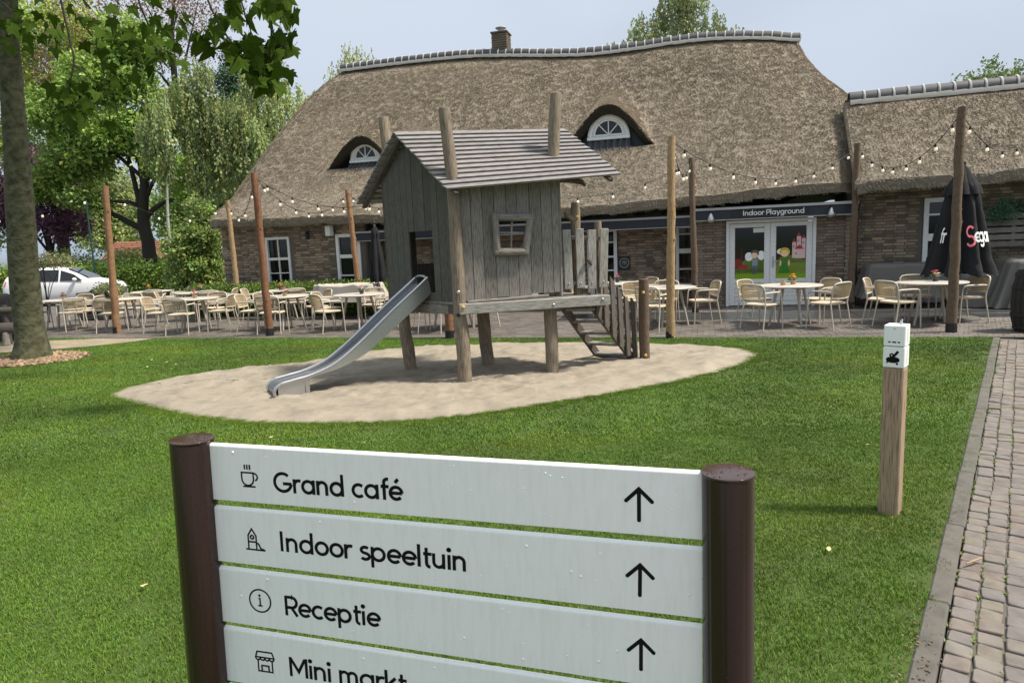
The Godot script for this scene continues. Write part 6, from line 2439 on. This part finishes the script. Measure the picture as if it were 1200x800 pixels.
# ======================================================== far things: cars, shed, lamp post, bench, planter
func make_car(label: String, where: Vector3, turn: float, paint: String) -> void:
	var o := thing("parked_car", label, "car", where, turn)
	# a hatchback along +x: stations of (x, roof height, belt height, half width)
	var st := [[-2.02, 0.62, 0.60, 0.72], [-1.98, 0.92, 0.86, 0.80], [-1.85, 1.20, 0.95, 0.84], [-1.55, 1.42, 0.97, 0.86], [-1.0, 1.52, 0.97, 0.87], [-0.3, 1.53, 0.95, 0.87], [0.2, 1.46, 0.93, 0.87], [0.65, 1.26, 0.92, 0.86], [1.05, 1.02, 0.90, 0.85], [1.5, 0.93, 0.86, 0.82], [1.85, 0.82, 0.76, 0.76], [2.02, 0.62, 0.58, 0.66]]
	var rows := []
	for s in st:
		var row := PackedVector3Array()
		var cab: float = s[1] - s[2]
		var wr: float = s[3] - cab * 0.42
		for q in [[0.28, s[3] * 0.92], [0.45, s[3] * 0.99], [lerpf(0.45, s[2], 0.6), s[3]], [s[2], s[3] * 0.97], [lerpf(s[2], s[1], 0.75), lerpf(s[3] * 0.97, wr, 0.7)], [s[1] - cab * 0.06, wr * 0.92], [s[1], wr * 0.6], [s[1] + 0.01, 0.0]]:
			row.append(Vector3(s[0], q[0], q[1]))
		for k in range(6, -1, -1):
			row.append(row[k] * Vector3(1, 1, -1))
		rows.append(row)
	var g := Geo.new()
	g.sheet(rows)
	part("body", g, M[paint], o)
	for z in [-1.0, 1.0]:
		for q in [[[-1.62, 1.0], [-1.0, 1.0], [-1.02, 1.44], [-1.50, 1.34]], [[-0.94, 1.0], [0.0, 0.98], [0.02, 1.42], [-0.95, 1.44]], [[0.07, 0.98], [0.86, 0.97], [0.55, 1.22], [0.09, 1.40]]]:
			var w := Geo.new()
			var c := []
			for p in q:
				c.append(Vector3(p[0], p[1], z * (0.872 - (p[1] - 0.95) * 0.40)))
			w.board(c[0], c[1], c[2], c[3], Vector3(0, 0, -0.02 * z))
			part("side_window", w, M.pane, o)
		for x in [-1.28, 1.27]:
			var t := Geo.new()
			var tx := Transform3D(Basis(Vector3.RIGHT, PI / 2), Vector3(x, 0.31, z * 0.76))
			t.lathe([Vector2(0.19, -0.105), Vector2(0.30, -0.11), Vector2(0.315, -0.07), Vector2(0.315, 0.07), Vector2(0.30, 0.11), Vector2(0.19, 0.105)], 20, tx)
			var tyre := part("wheel", t, M.tyre, o)
			var r := Geo.new()
			r.lathe([Vector2(0.001, -0.085), Vector2(0.15, -0.09), Vector2(0.20, -0.07), Vector2(0.20, 0.07), Vector2(0.15, 0.09), Vector2(0.001, 0.085)], 16, tx)
			part("rim", r, M.rim, tyre)
		var l := Geo.new()
		l.board(Vector3(-1.99, 0.82, z * 0.60), Vector3(-1.86, 0.86, z * 0.858), Vector3(-1.80, 1.04, z * 0.835), Vector3(-1.93, 1.0, z * 0.60), Vector3(-0.03, 0, 0.02 * z))
		part("tail_lamp", l, M.red_lamp, o)
		var h := Geo.new()
		h.board(Vector3(1.93, 0.66, z * 0.45), Vector3(1.72, 0.72, z * 0.80), Vector3(1.62, 0.80, z * 0.785), Vector3(1.86, 0.78, z * 0.42), Vector3(0.03, 0.01, 0.01 * z))
		part("headlight", h, M.pane, o)
		var mi := Geo.new()
		mi.ball(Vector3(0.62, 1.02, z * 0.96), Vector3(0.09, 0.07, 0.11), 8)
		part("wing_mirror", mi, M[paint], o)
	var rw := Geo.new()
	rw.board(Vector3(-1.90, 1.08, -0.62), Vector3(-1.90, 1.08, 0.62), Vector3(-1.62, 1.395, 0.50), Vector3(-1.62, 1.395, -0.50), Vector3(-0.03, 0.02, 0))
	part("rear_window", rw, M.pane, o)
	var fw := Geo.new()
	fw.board(Vector3(1.02, 1.06, -0.68), Vector3(1.02, 1.06, 0.68), Vector3(0.30, 1.44, 0.52), Vector3(0.30, 1.44, -0.52), Vector3(0.02, 0.03, 0))
	part("windscreen", fw, M.pane, o)


func make_far() -> void:
	make_car("white hatchback parked beyond the terrace, nose to the right", Vector3(-18.0, -0.03, -27.6), 0.22, "car_white")
	make_car("grey car parked at the left edge behind the plane trunk", Vector3(-23.6, -0.03, -28.8), -0.9, "car_grey")
	# low shed with a red tiled roof
	var o := thing("tiled_shed", "low shed with a red tiled roof behind the clipped hedge", "shed", Vector3(-24.2, 0.35, -47))
	var g := Geo.new()
	g.box(Transform3D(Basis.IDENTITY, Vector3(0, 0.5, 0)), Vector3(5.0, 1.8, 3.4))
	g.hexa([Vector3(-2.5, 1.38, 1.7), Vector3(2.5, 1.38, 1.7), Vector3(2.5, 1.38, -1.7), Vector3(-2.5, 1.38, -1.7), Vector3(-2.5, 2.45, 0.05), Vector3(2.5, 2.45, 0.05), Vector3(2.5, 2.45, -0.05), Vector3(-2.5, 2.45, -0.05)])
	part("wall", g, M.brick, o)
	for side in [1.0, -1.0]:
		for k in 8:
			var t := Geo.new()
			t.col = tint(0.25)
			var y0 := 1.38 + k * 0.145
			var z0 := 1.95 - k * 0.24
			t.board(Vector3(-2.8, y0 + 0.05, z0 * side), Vector3(2.8, y0 + 0.05, z0 * side), Vector3(2.8, y0 + 0.17, (z0 - 0.27) * side), Vector3(-2.8, y0 + 0.17, (z0 - 0.27) * side), Vector3(0, -0.04, 0))
			part("tile_course", t, M.roof_tile, o)
	var lp := thing("lamp_post", "thin dark green lamp post by the hedge left of the shed", "lamp post", Vector3(-18.9, 0, -31))
	g = Geo.new()
	g.tube([Vector3.ZERO, Vector3(0, 1.0, 0), Vector3(0, 4.1, 0)], [0.06, 0.045, 0.03], 8)
	part("post", g, M.lamp_green, lp)
	g = Geo.new()
	g.lathe([Vector2(0.03, 4.08), Vector2(0.055, 4.12), Vector2(0.06, 4.3), Vector2(0.03, 4.36), Vector2(0.001, 4.38)], 10)
	part("lamp_head", g, M.lamp_green, lp)
	# bench and stacked rustic seats at the left edge
	var bn := thing("rustic_bench", "weathered log bench half hidden at the left edge by the trunk", "bench", Vector3(-10.92, 0, -13.75), 0.5)
	log_post(bn, [Vector3(-0.9, 0.38, 0), Vector3(0.62, 0.36, 0)], [0.11, 0.12], M.brown_board, "seat_log")
	log_post(bn, [Vector3(-0.9, 0.74, -0.26), Vector3(0.58, 0.72, -0.26)], [0.07, 0.07], M.brown_board, "back_log")
	for x in [-0.65, 0.45]:
		log_post(bn, [Vector3(x, 0, 0.08), Vector3(x, 0.28, 0.04)], [0.07, 0.06], M.weathered, "leg")
		log_post(bn, [Vector3(x, 0, -0.28), Vector3(x, 0.82, -0.30)], [0.06, 0.05], M.brown_board, "leg")
	draped("seat_cover", "black cover over stacked seats behind the log bench", Vector3(-11.85, 0, -14.9), 0.3, Vector3(1.3, 1.0, 0.8), 0.1, M.cloth_black, 0.0, 21)
	# slatted planter and young tree on the terrace
	var pl := thing("slatted_planter", "dark wooden slatted planter box behind the leftmost pole", "planter", Vector3(-11.9, 0, -19.4), -0.28)
	for k in 4:
		for z in [0.22, -0.22]:
			var s := Geo.new()
			s.col = tint(0.2)
			s.box(along(Vector3(0, 0.12 + k * 0.19, z), Vector3.RIGHT, Vector3.BACK), Vector3(0.15, 0.9, 0.025), 0.004)
			part("slat", s, M.brown_board, pl)
	for x in [-0.43, 0.43]:
		var s := Geo.new()
		s.box(Transform3D(Basis.IDENTITY, Vector3(x, 0.40, 0)), Vector3(0.05, 0.78, 0.41), 0.004)
		part("end_board", s, M.brown_board, pl)
	s_soil(pl, Vector3(0.80, 0.06, 0.40), 0.70)
	var sh := thing("planter_shrub", "olive green shrub growing in the slatted planter box", "plant", Vector3(-11.6, 0.70, -19.45))
	leaf_cloud("foliage", sh, [[Vector3(0.1, 0.12, 0), Vector3(0.45, 0.22, 0.3)]], 120, 0.10, 0.05, Color(0.07, 0.10, 0.03), 0.3)
	tree("young_tree", "thin young tree with a sparse olive crown behind the plane trunk", Vector3(-13.05, 0, -19.0), [Vector3(0, 0, 0), Vector3(0.02, 0.8, 0), Vector3(0.05, 1.6, 0)], [0.03, 0.02, 0.01], [[Vector3(0.3, 1.72, 0), Vector3(0.5, 0.2, 0.4)], [Vector3(-0.2, 1.66, 0), Vector3(0.35, 0.2, 0.3)], [Vector3(0.7, 1.68, 0.1), Vector3(0.35, 0.16, 0.3)]], 100, 0.12, 0.05, Color(0.075, 0.095, 0.03), "dark_bark")


func s_soil(parent: Node, s: Vector3, y: float) -> void:
	var g := Geo.new()
	g.box(Transform3D(Basis.IDENTITY, Vector3(0, y, 0)), s)
	part("soil", g, M.joint, parent)


# ======================================================== lettering drawn with strokes
func arc(mid: Vector2, r: float, from: float, to: float, ry := -1.0) -> PackedVector2Array:
	var l := PackedVector2Array()
	var m := maxi(4, int(absf(to - from) / 12.0))
	for k in m + 1:
		var a := deg_to_rad(lerpf(from, to, float(k) / m))
		l.append(mid + Vector2(cos(a) * r, sin(a) * (r if ry < 0 else ry)))
	return l


func ln(q: Array) -> PackedVector2Array:
	var l := PackedVector2Array()
	for k in range(0, q.size(), 2):
		l.append(Vector2(q[k], q[k + 1]))
	return l


# strokes of a letter in units of the capital height, and its advance
func glyph(ch: String) -> Array:
	var r := 0.285
	var w := 0.062
	var y := 0.35
	match ch:
		"o":
			return [[arc(Vector2(r + w, y), r, 0, 360)], 0.74]
		"a":
			return [[arc(Vector2(r + w, y), r, 0, 360), ln([2 * r + w, 0.70, 2 * r + w, 0])], 0.79]
		"d":
			return [[arc(Vector2(r + w, y), r, 0, 360), ln([2 * r + w, 1.06, 2 * r + w, 0])], 0.79]
		"p":
			return [[arc(Vector2(r + w, y), r, 0, 360), ln([w, 0.70, w, -0.30])], 0.77]
		"g":
			return [[arc(Vector2(r + w, y), r, 0, 360), ln([2 * r + w, 0.70, 2 * r + w, -0.04]), arc(Vector2(r + w, -0.02), r, 0, -150, 0.24)], 0.79]
		"n":
			return [[ln([w, 0, w, 0.70])] + [arc(Vector2(w + 0.225, 0.41), 0.225, 180, 0) + ln([w + 0.45, 0])], 0.68]
		"m":
			return [[ln([w, 0, w, 0.70]), arc(Vector2(w + 0.195, 0.44), 0.195, 180, 0) + ln([w + 0.39, 0]), arc(Vector2(w + 0.585, 0.44), 0.195, 180, 0) + ln([w + 0.78, 0])], 1.0]
		"u":
			return [[ln([w, 0.70]) + arc(Vector2(w + 0.225, 0.29), 0.225, 180, 360), ln([w + 0.45, 0.70, w + 0.45, 0])], 0.68]
		"r":
			return [[ln([w, 0, w, 0.70]), arc(Vector2(w + 0.23, 0.41), 0.225, 180, 62)], 0.43]
		"c":
			return [[arc(Vector2(r + w, y), r, 48, 312)], 0.63]
		"e", "é":
			var s := [arc(Vector2(r + w, y), r, 0, 318), ln([w, y, 2 * r + w, y])]
			if ch == "é":
				s.append(ln([r + w - 0.03, 0.84, r + w + 0.12, 1.02]))
			return [s, 0.71]
		"f":
			return [[ln([0.19, 0, 0.19, 0.82]) + arc(Vector2(0.36, 0.82), 0.17, 165, 72), ln([0.03, 0.635, 0.42, 0.635])], 0.42]
		"t":
			return [[ln([0.18, 0.93, 0.18, 0.2]) + arc(Vector2(0.34, 0.2), 0.16, 195, 275), ln([0.03, 0.635, 0.42, 0.635])], 0.45]
		"i":
			return [[ln([w + 0.02, 0, w + 0.02, 0.70]), arc(Vector2(w + 0.02, 0.93), 0.035, 0, 360)], 0.25]
		"l":
			return [[ln([w + 0.02, 0, w + 0.02, 1.06])], 0.25]
		"s":
			return [[arc(Vector2(0.255, 0.505), 0.185, 38, 255, 0.14) + arc(Vector2(0.255, 0.205), 0.20, 78, -150, 0.145)], 0.54]
		"S":
			return [[arc(Vector2(0.33, 0.71), 0.25, 40, 255, 0.23) + arc(Vector2(0.33, 0.28), 0.26, 75, -150, 0.22)], 0.68]
		"I":
			return [[ln([w + 0.02, 0, w + 0.02, 1.0])], 0.31]
		"k":
			return [[ln([w, 0, w, 1.06]), ln([0.50, 0.70, w + 0.02, 0.26]), ln([0.22, 0.40, 0.55, 0.0])], 0.60]
		"y":
			return [[ln([0.05, 0.70, 0.33, 0.03]), ln([0.60, 0.70, 0.20, -0.30])], 0.65]
		"R":
			return [[ln([w, 0, w, 1.0]), ln([w, 0.94, 0.36, 0.94]) + arc(Vector2(0.36, 0.68), 0.26, 90, -90) + ln([w, 0.42]), ln([0.34, 0.42, 0.63, 0.0])], 0.70]
		"P":
			return [[ln([w, 0, w, 1.0]), ln([w, 0.94, 0.36, 0.94]) + arc(Vector2(0.36, 0.68), 0.26, 90, -90) + ln([w, 0.42])], 0.68]
		"M":
			return [[ln([w, 0, w, 1.0]), ln([w + 0.01, 0.95, 0.46, 0.28, 0.86 - w, 0.95]), ln([0.92 - w, 0, 0.92 - w, 1.0])], 0.99]
		"G":
			return [[arc(Vector2(0.50, 0.50), 0.44, 48, 352) , ln([0.50, 0.44, 0.955, 0.44])], 1.04]
	return [[], 0.32]


func lettering(text: String, cap: float, half: float, x: Transform3D, stretch := 1.0) -> Geo:
	var g := Geo.new()
	var pen := 0.0
	var n := 0
	for ch in text:
		var q := glyph(ch)
		for s in q[0]:
			var line := PackedVector2Array()
			for p in s:
				line.append(Vector2((pen + p.x) * cap * stretch, p.y * cap))
			g.stroke(line, half, x, 0.0003 + n * 0.00011)
			n = (n + 1) % 9
		pen += q[1]
	return g


func text_width(text: String) -> float:
	var pen := 0.0
	for ch in text:
		pen += glyph(ch)[1]
	return pen


# ======================================================== the two signs in the foreground
func make_guide_post() -> void:
	var o := thing("guide_post", "short oak post with two white printed boxes on the lawn by the path", "sign post", Vector3(2.197, 0, -3.80), deg_to_rad(-42))
	var g := Geo.new()
	g.box(Transform3D(Basis.IDENTITY, Vector3(0, 0.40, 0)), Vector3(0.106, 0.94, 0.106), 0.006)
	part("post", g, M.oak, o)
	for k in 2:
		g = Geo.new()
		g.box(Transform3D(Basis.IDENTITY, Vector3(0, 0.933 + k * 0.1235, 0)), Vector3(0.110, 0.119, 0.110), 0.004)
		var b := part("box", g, M.sign_white, o)
		var face := Transform3D(Basis.IDENTITY, Vector3(0, 0.933 + k * 0.1235, 0.0555))
		var p := Geo.new()
		if k == 0:
			p.stroke(arc(Vector2(-0.004, -0.014), 0.026, 0, 360, 0.009), 0.009, face)
			p.stroke(ln([-0.002, 0.004, 0.012, 0.022, 0.022, 0.036]), 0.007, face, 0.0005)
			p.stroke(arc(Vector2(-0.010, 0.012), 0.008, 0, 360), 0.004, face, 0.0008)
			p.stroke(ln([-0.034, -0.026, -0.030, -0.032]), 0.006, face, 0.0005)
			p.stroke(arc(Vector2(0.018, -0.036), 0.003, 0, 360), 0.003, face, 0.0004)
		else:
			for q in [[-0.024, -0.036, 0.006], [0.0, -0.036, 0.010], [0.024, -0.036, 0.006]]:
				p.stroke(ln([q[0] - q[2], q[1], q[0] + q[2], q[1]]), 0.004, face, 0.0004)
			p.stroke(ln([-0.004, 0.040, 0.004, 0.040]), 0.0015, face, 0.0004)
		part("print", p, M.print_black, b)
		var sp := Geo.new()
		var sf := Transform3D(Basis(Vector3.UP, PI / 2), Vector3(0.0555, 0.933 + k * 0.1235, 0))
		for q in 7:
			sp.stroke(ln([-0.012, 0.032 - q * 0.011, 0.012, 0.032 - q * 0.011]), 0.0022, sf, 0.0003)
		part("side_print", sp, M.print_grey, b)
	g = Geo.new()
	g.tube([Vector3(0.02, 1.115, 0), Vector3(0.02, 1.135, 0), Vector3(0.025, 1.148, 0.0)], [0.008, 0.007, 0.003], 8)
	part("cap_screw", g, M.zinc, o)


func make_sign() -> void:
	var o := thing("wayfinding_sign", "large foreground sign of pale boards between two round dark brown posts", "sign")
	var d := Vector3(0.967, 0, 0.256).normalized()
	var n := Vector3(-0.256, 0, 0.967).normalized()
	var a := Vector3(-0.792, 0, -1.6)
	for q in [[Vector3(-0.836, -0.1, -1.6), Vector3(-0.792, 1.213, -1.6)], [Vector3(0.427, -0.1, -1.28), Vector3(0.416, 1.189, -1.28)]]:
		var x := along(q[0], q[1] - q[0], n)
		var l: float = q[0].distance_to(q[1])
		var g := Geo.new()
		var rows := []
		for y in [[0.0, 1.0], [l - 0.0065, 1.0], [l - 0.0045, 0.995], [l - 0.0035, 1.03], [l - 0.0008, 1.03], [l, 0.98], [l + 0.0008, 0.5], [l + 0.001, 0.01]]:
			var row := PackedVector3Array()
			for s in 96:
				var an := TAU * s / 96.0
				var rib := 1.0 - (0.018 if y[1] == 1.0 and (absf(angle_difference(an, 0.9)) < 0.04 or absf(angle_difference(an, 2.4)) < 0.04 or absf(angle_difference(an, -0.9)) < 0.04 or absf(angle_difference(an, 1.75)) < 0.025) else 0.0)
				row.append(x * Vector3(cos(an) * 0.05 * y[1] * rib, y[0], sin(an) * 0.05 * y[1] * rib))
			rows.append(row)
		g.sheet(rows, true)
		var post := part("post", g, M.sign_brown, o)
		var cap := Geo.new()
		cap.lathe([Vector2(0.0495, -0.003), Vector2(0.0518, -0.0022), Vector2(0.0518, 0.0006), Vector2(0.0505, 0.0014), Vector2(0.036, 0.0019), Vector2(0.0001, 0.0021)], 64, Transform3D(x.basis, x * Vector3(0, l, 0)))
		part("cap", cap, M.sign_brown_wet, post)
		var dm := Geo.new()
		for k in 46:
			var an := rf(0, TAU)
			var r := sqrt(rng.randf()) * 0.044
			var s := rf(0.0007, 0.0028)
			dm.ball(x * Vector3(cos(an) * r, l + 0.0022, sin(an) * r), Vector3(s, s * 0.4, s), 6)
		for k in 60:
			var an := rf(0, TAU)
			var s := rf(0.0005, 0.0013)
			dm.ball(x * Vector3(cos(an) * 0.05, l * rf(0.45, 0.98), sin(an) * 0.05), Vector3(s, s * 1.3, s), 6)
		var drops := part("rain_drops", dm, M.sign_brown_wet, post)
		drops.set_meta("kind", "stuff")
	var left := [[0.041, 1.206, 1.059], [0.036, 1.047, 0.8985], [0.031, 0.888, 0.7365], [0.026, 0.726, 0.573], [0.021, 0.565, 0.413]]
	var right := [[1.190, 1.0415], [1.0287, 0.8705], [0.8592, 0.701], [0.690, 0.532], [0.521, 0.364]]
	var texts := [["Grand café", 0.2182, 1.0903, 0.5476, 1.0875, 0.0500], ["Indoor speeltuin", 0.2205, 0.9412, 0.6918, 0.9306, 0.0510], ["Receptie", 0.2181, 0.7750, 0.4693, 0.7715, 0.0515], ["Mini markt", 0.2147, 0.6124, 0.5250, 0.608, 0.0520], ["", 0, 0, 1, 0, 0.05]]
	for k in 5:
		var s0: float = left[k][0]
		var s1 := 1.2015
		var pt := func(s: float, h: float) -> Vector3: return a + d * s + Vector3.UP * h
		var c := [pt.call(s0, left[k][2]), pt.call(s1, right[k][1]), pt.call(s1, right[k][0]), pt.call(s0, left[k][1])]
		# a panel with softly rounded long edges: its cross-section swept from end to end
		var rows := []
		for e in 2:
			var lo: Vector3 = c[0] if e == 0 else c[1]
			var hi: Vector3 = c[3] if e == 0 else c[2]
			var up := (hi - lo).normalized()
			var row := PackedVector3Array()
			var hgt := lo.distance_to(hi)
			for q in [[0.003, 0.0], [hgt - 0.009, 0.0], [hgt - 0.0062, -0.0008], [hgt - 0.0045, -0.003], [hgt - 0.003, -0.010], [hgt - 0.004, -0.012], [0.004, -0.012], [0.003, -0.0115], [0.002, -0.009], [0.002, -0.0012], [0.003, 0.0]]:
				row.append(lo + up * q[0] + n * q[1])
			rows.append(row)
		var g := Geo.new()
		for q in 10:
			g.quad(rows[0][q], rows[1][q], rows[1][q + 1], rows[0][q + 1])
		for e in 2:
			var mid := Vector3.ZERO
			for q in 10:
				mid += rows[e][q] / 10.0
			for q in 10:
				g.tri(mid, rows[e][q], rows[e][q + 1])
		var b := part("board", g, M.sign_white, o)
		# rain on the face
		var dm := Geo.new()
		for q in 110:
			var s := rf(s0 + 0.02, 1.19)
			var h := lerpf(lerpf(left[k][2], left[k][1], 0.5), lerpf(right[k][1], right[k][0], 0.5), s / 1.2) + rf(-0.062, 0.066)
			if absf(h - lerpf(lerpf(left[k][2], left[k][1], 0.5), lerpf(right[k][1], right[k][0], 0.5), s / 1.2)) < 0.045 and ((s > 0.1 and s < [0.57, 0.71, 0.49, 0.55, 0.1][k]) or (s > 1.03 and s < 1.12)):
				continue
			var r := rf(0.0007, 0.002) if q % 9 else rf(0.002, 0.0042)
			var bump := Geo.new()
			dm.lathe([Vector2(r, 0.0), Vector2(r * 0.75, r * 0.32), Vector2(r * 0.4, r * 0.45), Vector2(0.0001, r * 0.5)], 8, along(pt.call(s, h) + n * 0.0001, n, Vector3.UP))
		var drops := part("rain_drops", dm, M.drop, b)
		drops.set_meta("kind", "stuff")
		if k == 4:
			continue
		var t: Array = texts[k]
		var p0: Vector3 = pt.call(t[1], t[2])
		var p1: Vector3 = pt.call(t[3], t[4])
		var ex := (p1 - p0).normalized()
		var ey := (n.cross(ex)).normalized()
		var x := Transform3D(Basis(ex, ey, n), p0)
		var stretch: float = p0.distance_to(p1) / ((text_width(t[0]) - 0.09) * t[5])
		part("lettering", lettering(t[0], t[5], 0.0039, x, stretch), M.print_black, b)
		# arrow
		var ah: float = [1.1122, 0.9468, 0.7780, 0.612][k]
		var xa := Transform3D(Basis(ex, ey, n), pt.call(1.0757, ah))
		g = Geo.new()
		g.stroke(ln([0, -0.0345, 0, 0.030]), 0.0041, xa, 0.0003)
		g.stroke(ln([-0.0262, 0.0065, 0, 0.0325, 0.0262, 0.0065]), 0.0041, xa, 0.0006)
		for q in [Vector2(-0.0262, 0.0065), Vector2(0.0262, 0.0065), Vector2(0, -0.0345)]:
			g.stroke(arc(q, 0.00205, 0, 360), 0.00205, xa, 0.0008)
		part("arrow", g, M.print_black, b)
		part("icon", icon(k, Transform3D(Basis(ex, ey, n), pt.call([0.152, 0.151, 0.149, 0.146][k], [1.1265, 0.965, 0.8055, 0.641][k]))), M.print_black, b)
	settle(o, Vector3(-0.2, 0, -1.44))


func icon(k: int, x: Transform3D) -> Geo:
	var g := Geo.new()
	var l := []
	match k:
		0:
			l = [ln([-0.020, 0.008, -0.020, -0.008]) + arc(Vector2(-0.004, -0.008), 0.016, 180, 360) + ln([0.012, 0.008, -0.020, 0.008]), arc(Vector2(0.014, -0.002), 0.009, 95, -75), ln([-0.018, -0.0265, 0.016, -0.0265])]
			for q in [-0.010, -0.003, 0.004]:
				l.append(ln([q, 0.016, q, 0.028]))
		1:
			l = [ln([-0.026, -0.026, 0.028, -0.026]), ln([-0.018, -0.026, -0.018, 0.010, -0.007, 0.027, 0.004, 0.010, 0.004, -0.026]), arc(Vector2(-0.007, 0.006), 0.0045, 0, 360), ln([-0.018, -0.006, 0.004, -0.006]), ln([0.004, -0.008, 0.010, -0.010, 0.015, -0.021, 0.026, -0.025])]
		2:
			l = [arc(Vector2.ZERO, 0.0295, 0, 360), ln([-0.004, 0.006, 0.0, 0.006, 0.0, -0.013]), ln([-0.006, -0.013, 0.006, -0.013]), arc(Vector2(-0.0005, 0.014), 0.0012, 0, 360)]
		3:
			l = [ln([-0.020, 0.004, -0.020, -0.026, 0.020, -0.026, 0.020, 0.004]), ln([-0.026, 0.012, -0.021, 0.027, 0.021, 0.027, 0.026, 0.012, -0.026, 0.012])]
			for q in 4:
				l.append(arc(Vector2(-0.0195 + q * 0.013, 0.011), 0.0065, 180, 360))
			l.append(ln([-0.010, -0.026, -0.010, -0.010, 0.010, -0.010, 0.010, -0.026]))
	for q in l.size():
		g.stroke(l[q], 0.0021, x, 0.0003 + q * 0.0001)
	return g


# ======================================================== small things and grass
func make_small() -> void:
	# fallen leaves and petals on the lawn
	var leafg := []
	for k in 3:
		var g := Geo.new()
		var w := rf(0.016, 0.024)
		var rows := []
		for s in 5:
			var t := s / 4.0 - 0.5
			var r := w * cos(t * PI * 0.94)
			rows.append(PackedVector3Array([Vector3(-r, 0.008 * t + 0.012 * rf(0.5, 1.0), t * 0.075), Vector3(0, 0.004, t * 0.075), Vector3(r, 0.012 * rf(0.4, 1.2), t * 0.075)]))
		g.sheet(rows)
		leafg.append(g.mesh())
	var spots := [[-6.2, -11.6], [-5.9, -10.9], [-5.5, -10.6], [-5.2, -10.3], [-5.6, -10.2], [-4.6, -10.5], [-6.9, -9.2], [-6.6, -10.8], [-5.0, -9.9], [-7.4, -8.6], [-5.4, -7.6], [-1.9, -3.2], [-1.3, -5.6], [-2.2, -5.9], [2.7, -5.0], [1.6, -3.3], [-3.4, -11.3], [-8.0, -10.2]]
	for q in spots:
		var o := solo("fallen_leaf", leafg[rng.randi() % 3], M.dry_leaf, "small dry yellowish leaf lying on the lawn", "fallen leaf", "dry leaves scattered on the lawn")
		o.transform = Transform3D(Basis.from_euler(Vector3(rf(-0.3, 0.3), rf(0, TAU), rf(-0.3, 0.3))).scaled(Vector3.ONE * rf(0.45, 0.85)), Vector3(q[0], 0.024, q[1]))
	var g := Geo.new()
	g.tube([Vector3(-0.055, 0.006, 0), Vector3(-0.01, 0.012, 0.004), Vector3(0.06, 0.010, -0.004)], [0.004, 0.006, 0.0045], 7)
	var tw := solo("twig", g, M.chip, "pale broken twig lying across the setts of the path", "twig")
	tw.position = Vector3(2.24, 0.008, -3.13)
	tw.rotation.y = 0.35


func make_grass() -> void:
	var sand := smooth_ring(SAND, 4)
	var gravel := smooth_ring(GRAVEL, 3)
	var tufts := []
	for lod in 2:
		for k in 4:
			var g := Geo.new()
			var side := 0.10 if lod == 0 else 0.16
			for b in (190 if lod == 0 else 210):
				var p := Vector3(rf(-side, side), -0.006, rf(-side, side))
				var h := rf(0.012, 0.026)
				var a := rf(0, TAU)
				var w := Vector3(cos(a), 0, sin(a)) * (rf(0.0011, 0.0019) if lod == 0 else rf(0.0024, 0.0038))
				var l := Vector3(rf(-1, 1), 0, rf(-1, 1)) * h * 0.75
				g.col = Color(rf(0.7, 1.35), rf(0.8, 1.2), rf(0.7, 1.3)) * rf(0.75, 1.2)
				if rng.randf() < 0.05:
					g.col = Color(2.2, 1.5, 2.2)
				var m := p + l * 0.35 + Vector3.UP * h * 0.6
				g.tri(p - w, p + w, m + w * 0.8)
				g.tri(p - w, m + w * 0.8, m - w * 0.8)
				g.tri(m - w * 0.8, m + w * 0.8, p + l + Vector3.UP * h)
			tufts.append(g.mesh())
	var f := FastNoiseLite.new()
	f.frequency = 0.45
	f.fractal_octaves = 4
	var places := [[], [], [], [], [], [], [], []]
	var cols := [[], [], [], [], [], [], [], []]
	var edge := PEDGE - PSIDE * 0.115
	for lod in 2:
		var step := 0.10 if lod == 0 else 0.175
		var z := -0.9 if lod == 0 else -5.6
		while z > (-5.6 if lod == 0 else -19.0):
			var reach := 0.9 + absf(z) * 0.86 + 0.9
			var x := -reach
			while x < reach:
				var p := Vector3(x + rf(-0.5, 0.5) * step, 0, z + rf(-0.5, 0.5) * step)
				x += step
				if (p - on_wall(0, 0, 5.21)).dot(N) < 0.0:
					continue
				if (p - edge).dot(PSIDE) > rf(-0.02, 0.015):
					continue
				var q := xz(p)
				if Geometry2D.is_point_in_polygon(q + Vector2(rf(-1, 1), rf(-1, 1)) * 0.11, sand) or (q.x < -7.3 and Geometry2D.is_point_in_polygon(q, gravel)):
					continue
				if q.distance_to(Vector2(-8.49, -11.7)) < 0.95:
					continue
				var n := lod * 4 + rng.randi() % 4
				var t := 1.0 + f.get_noise_2dv(q) * 0.45 + f.get_noise_2dv(q * 5.0) * 0.18
				var dry := clampf(f.get_noise_2d(q.x * 0.7 + 40.0, q.y * 1.6) * 1.6, 0.0, 1.0)
				places[n].append(Transform3D(Basis(Vector3.UP, rf(0, TAU)).scaled(Vector3(1, rf(0.75, 1.2), 1)), p))
				cols[n].append(Color(t * rf(0.9, 1.1) * (1.0 + dry * 0.5), t * (1.0 + dry * 0.12), t))
			z -= step
	for k in 1700:    # ragged edge of the sand pit
		var e := rng.randi() % sand.size()
		var p0 := sand[e].lerp(sand[(e + 1) % sand.size()], rng.randf())
		var q := p0 + (Vector2(-0.8, -8.8) - p0).normalized() * rng.randfn(0.03, 0.085)
		var n := 4 + rng.randi() % 4
		places[n].append(Transform3D(Basis(Vector3.UP, rf(0, TAU)).scaled(Vector3(0.45, rf(0.6, 1.1), 0.45)), Vector3(q.x, 0.0, q.y)))
		var t := rf(0.9, 1.3)
		cols[n].append(Color(t * 1.15, t, t))
	var lawn := Node3D.new()
	put(lawn, "grass")
	lawn.set_meta("kind", "stuff")
	tag(lawn, "short mown grass of the lawn round the sand pit", "grass")
	for n in 8:
		scatter("blades", tufts[n], M.grass, places[n], cols[n], lawn)
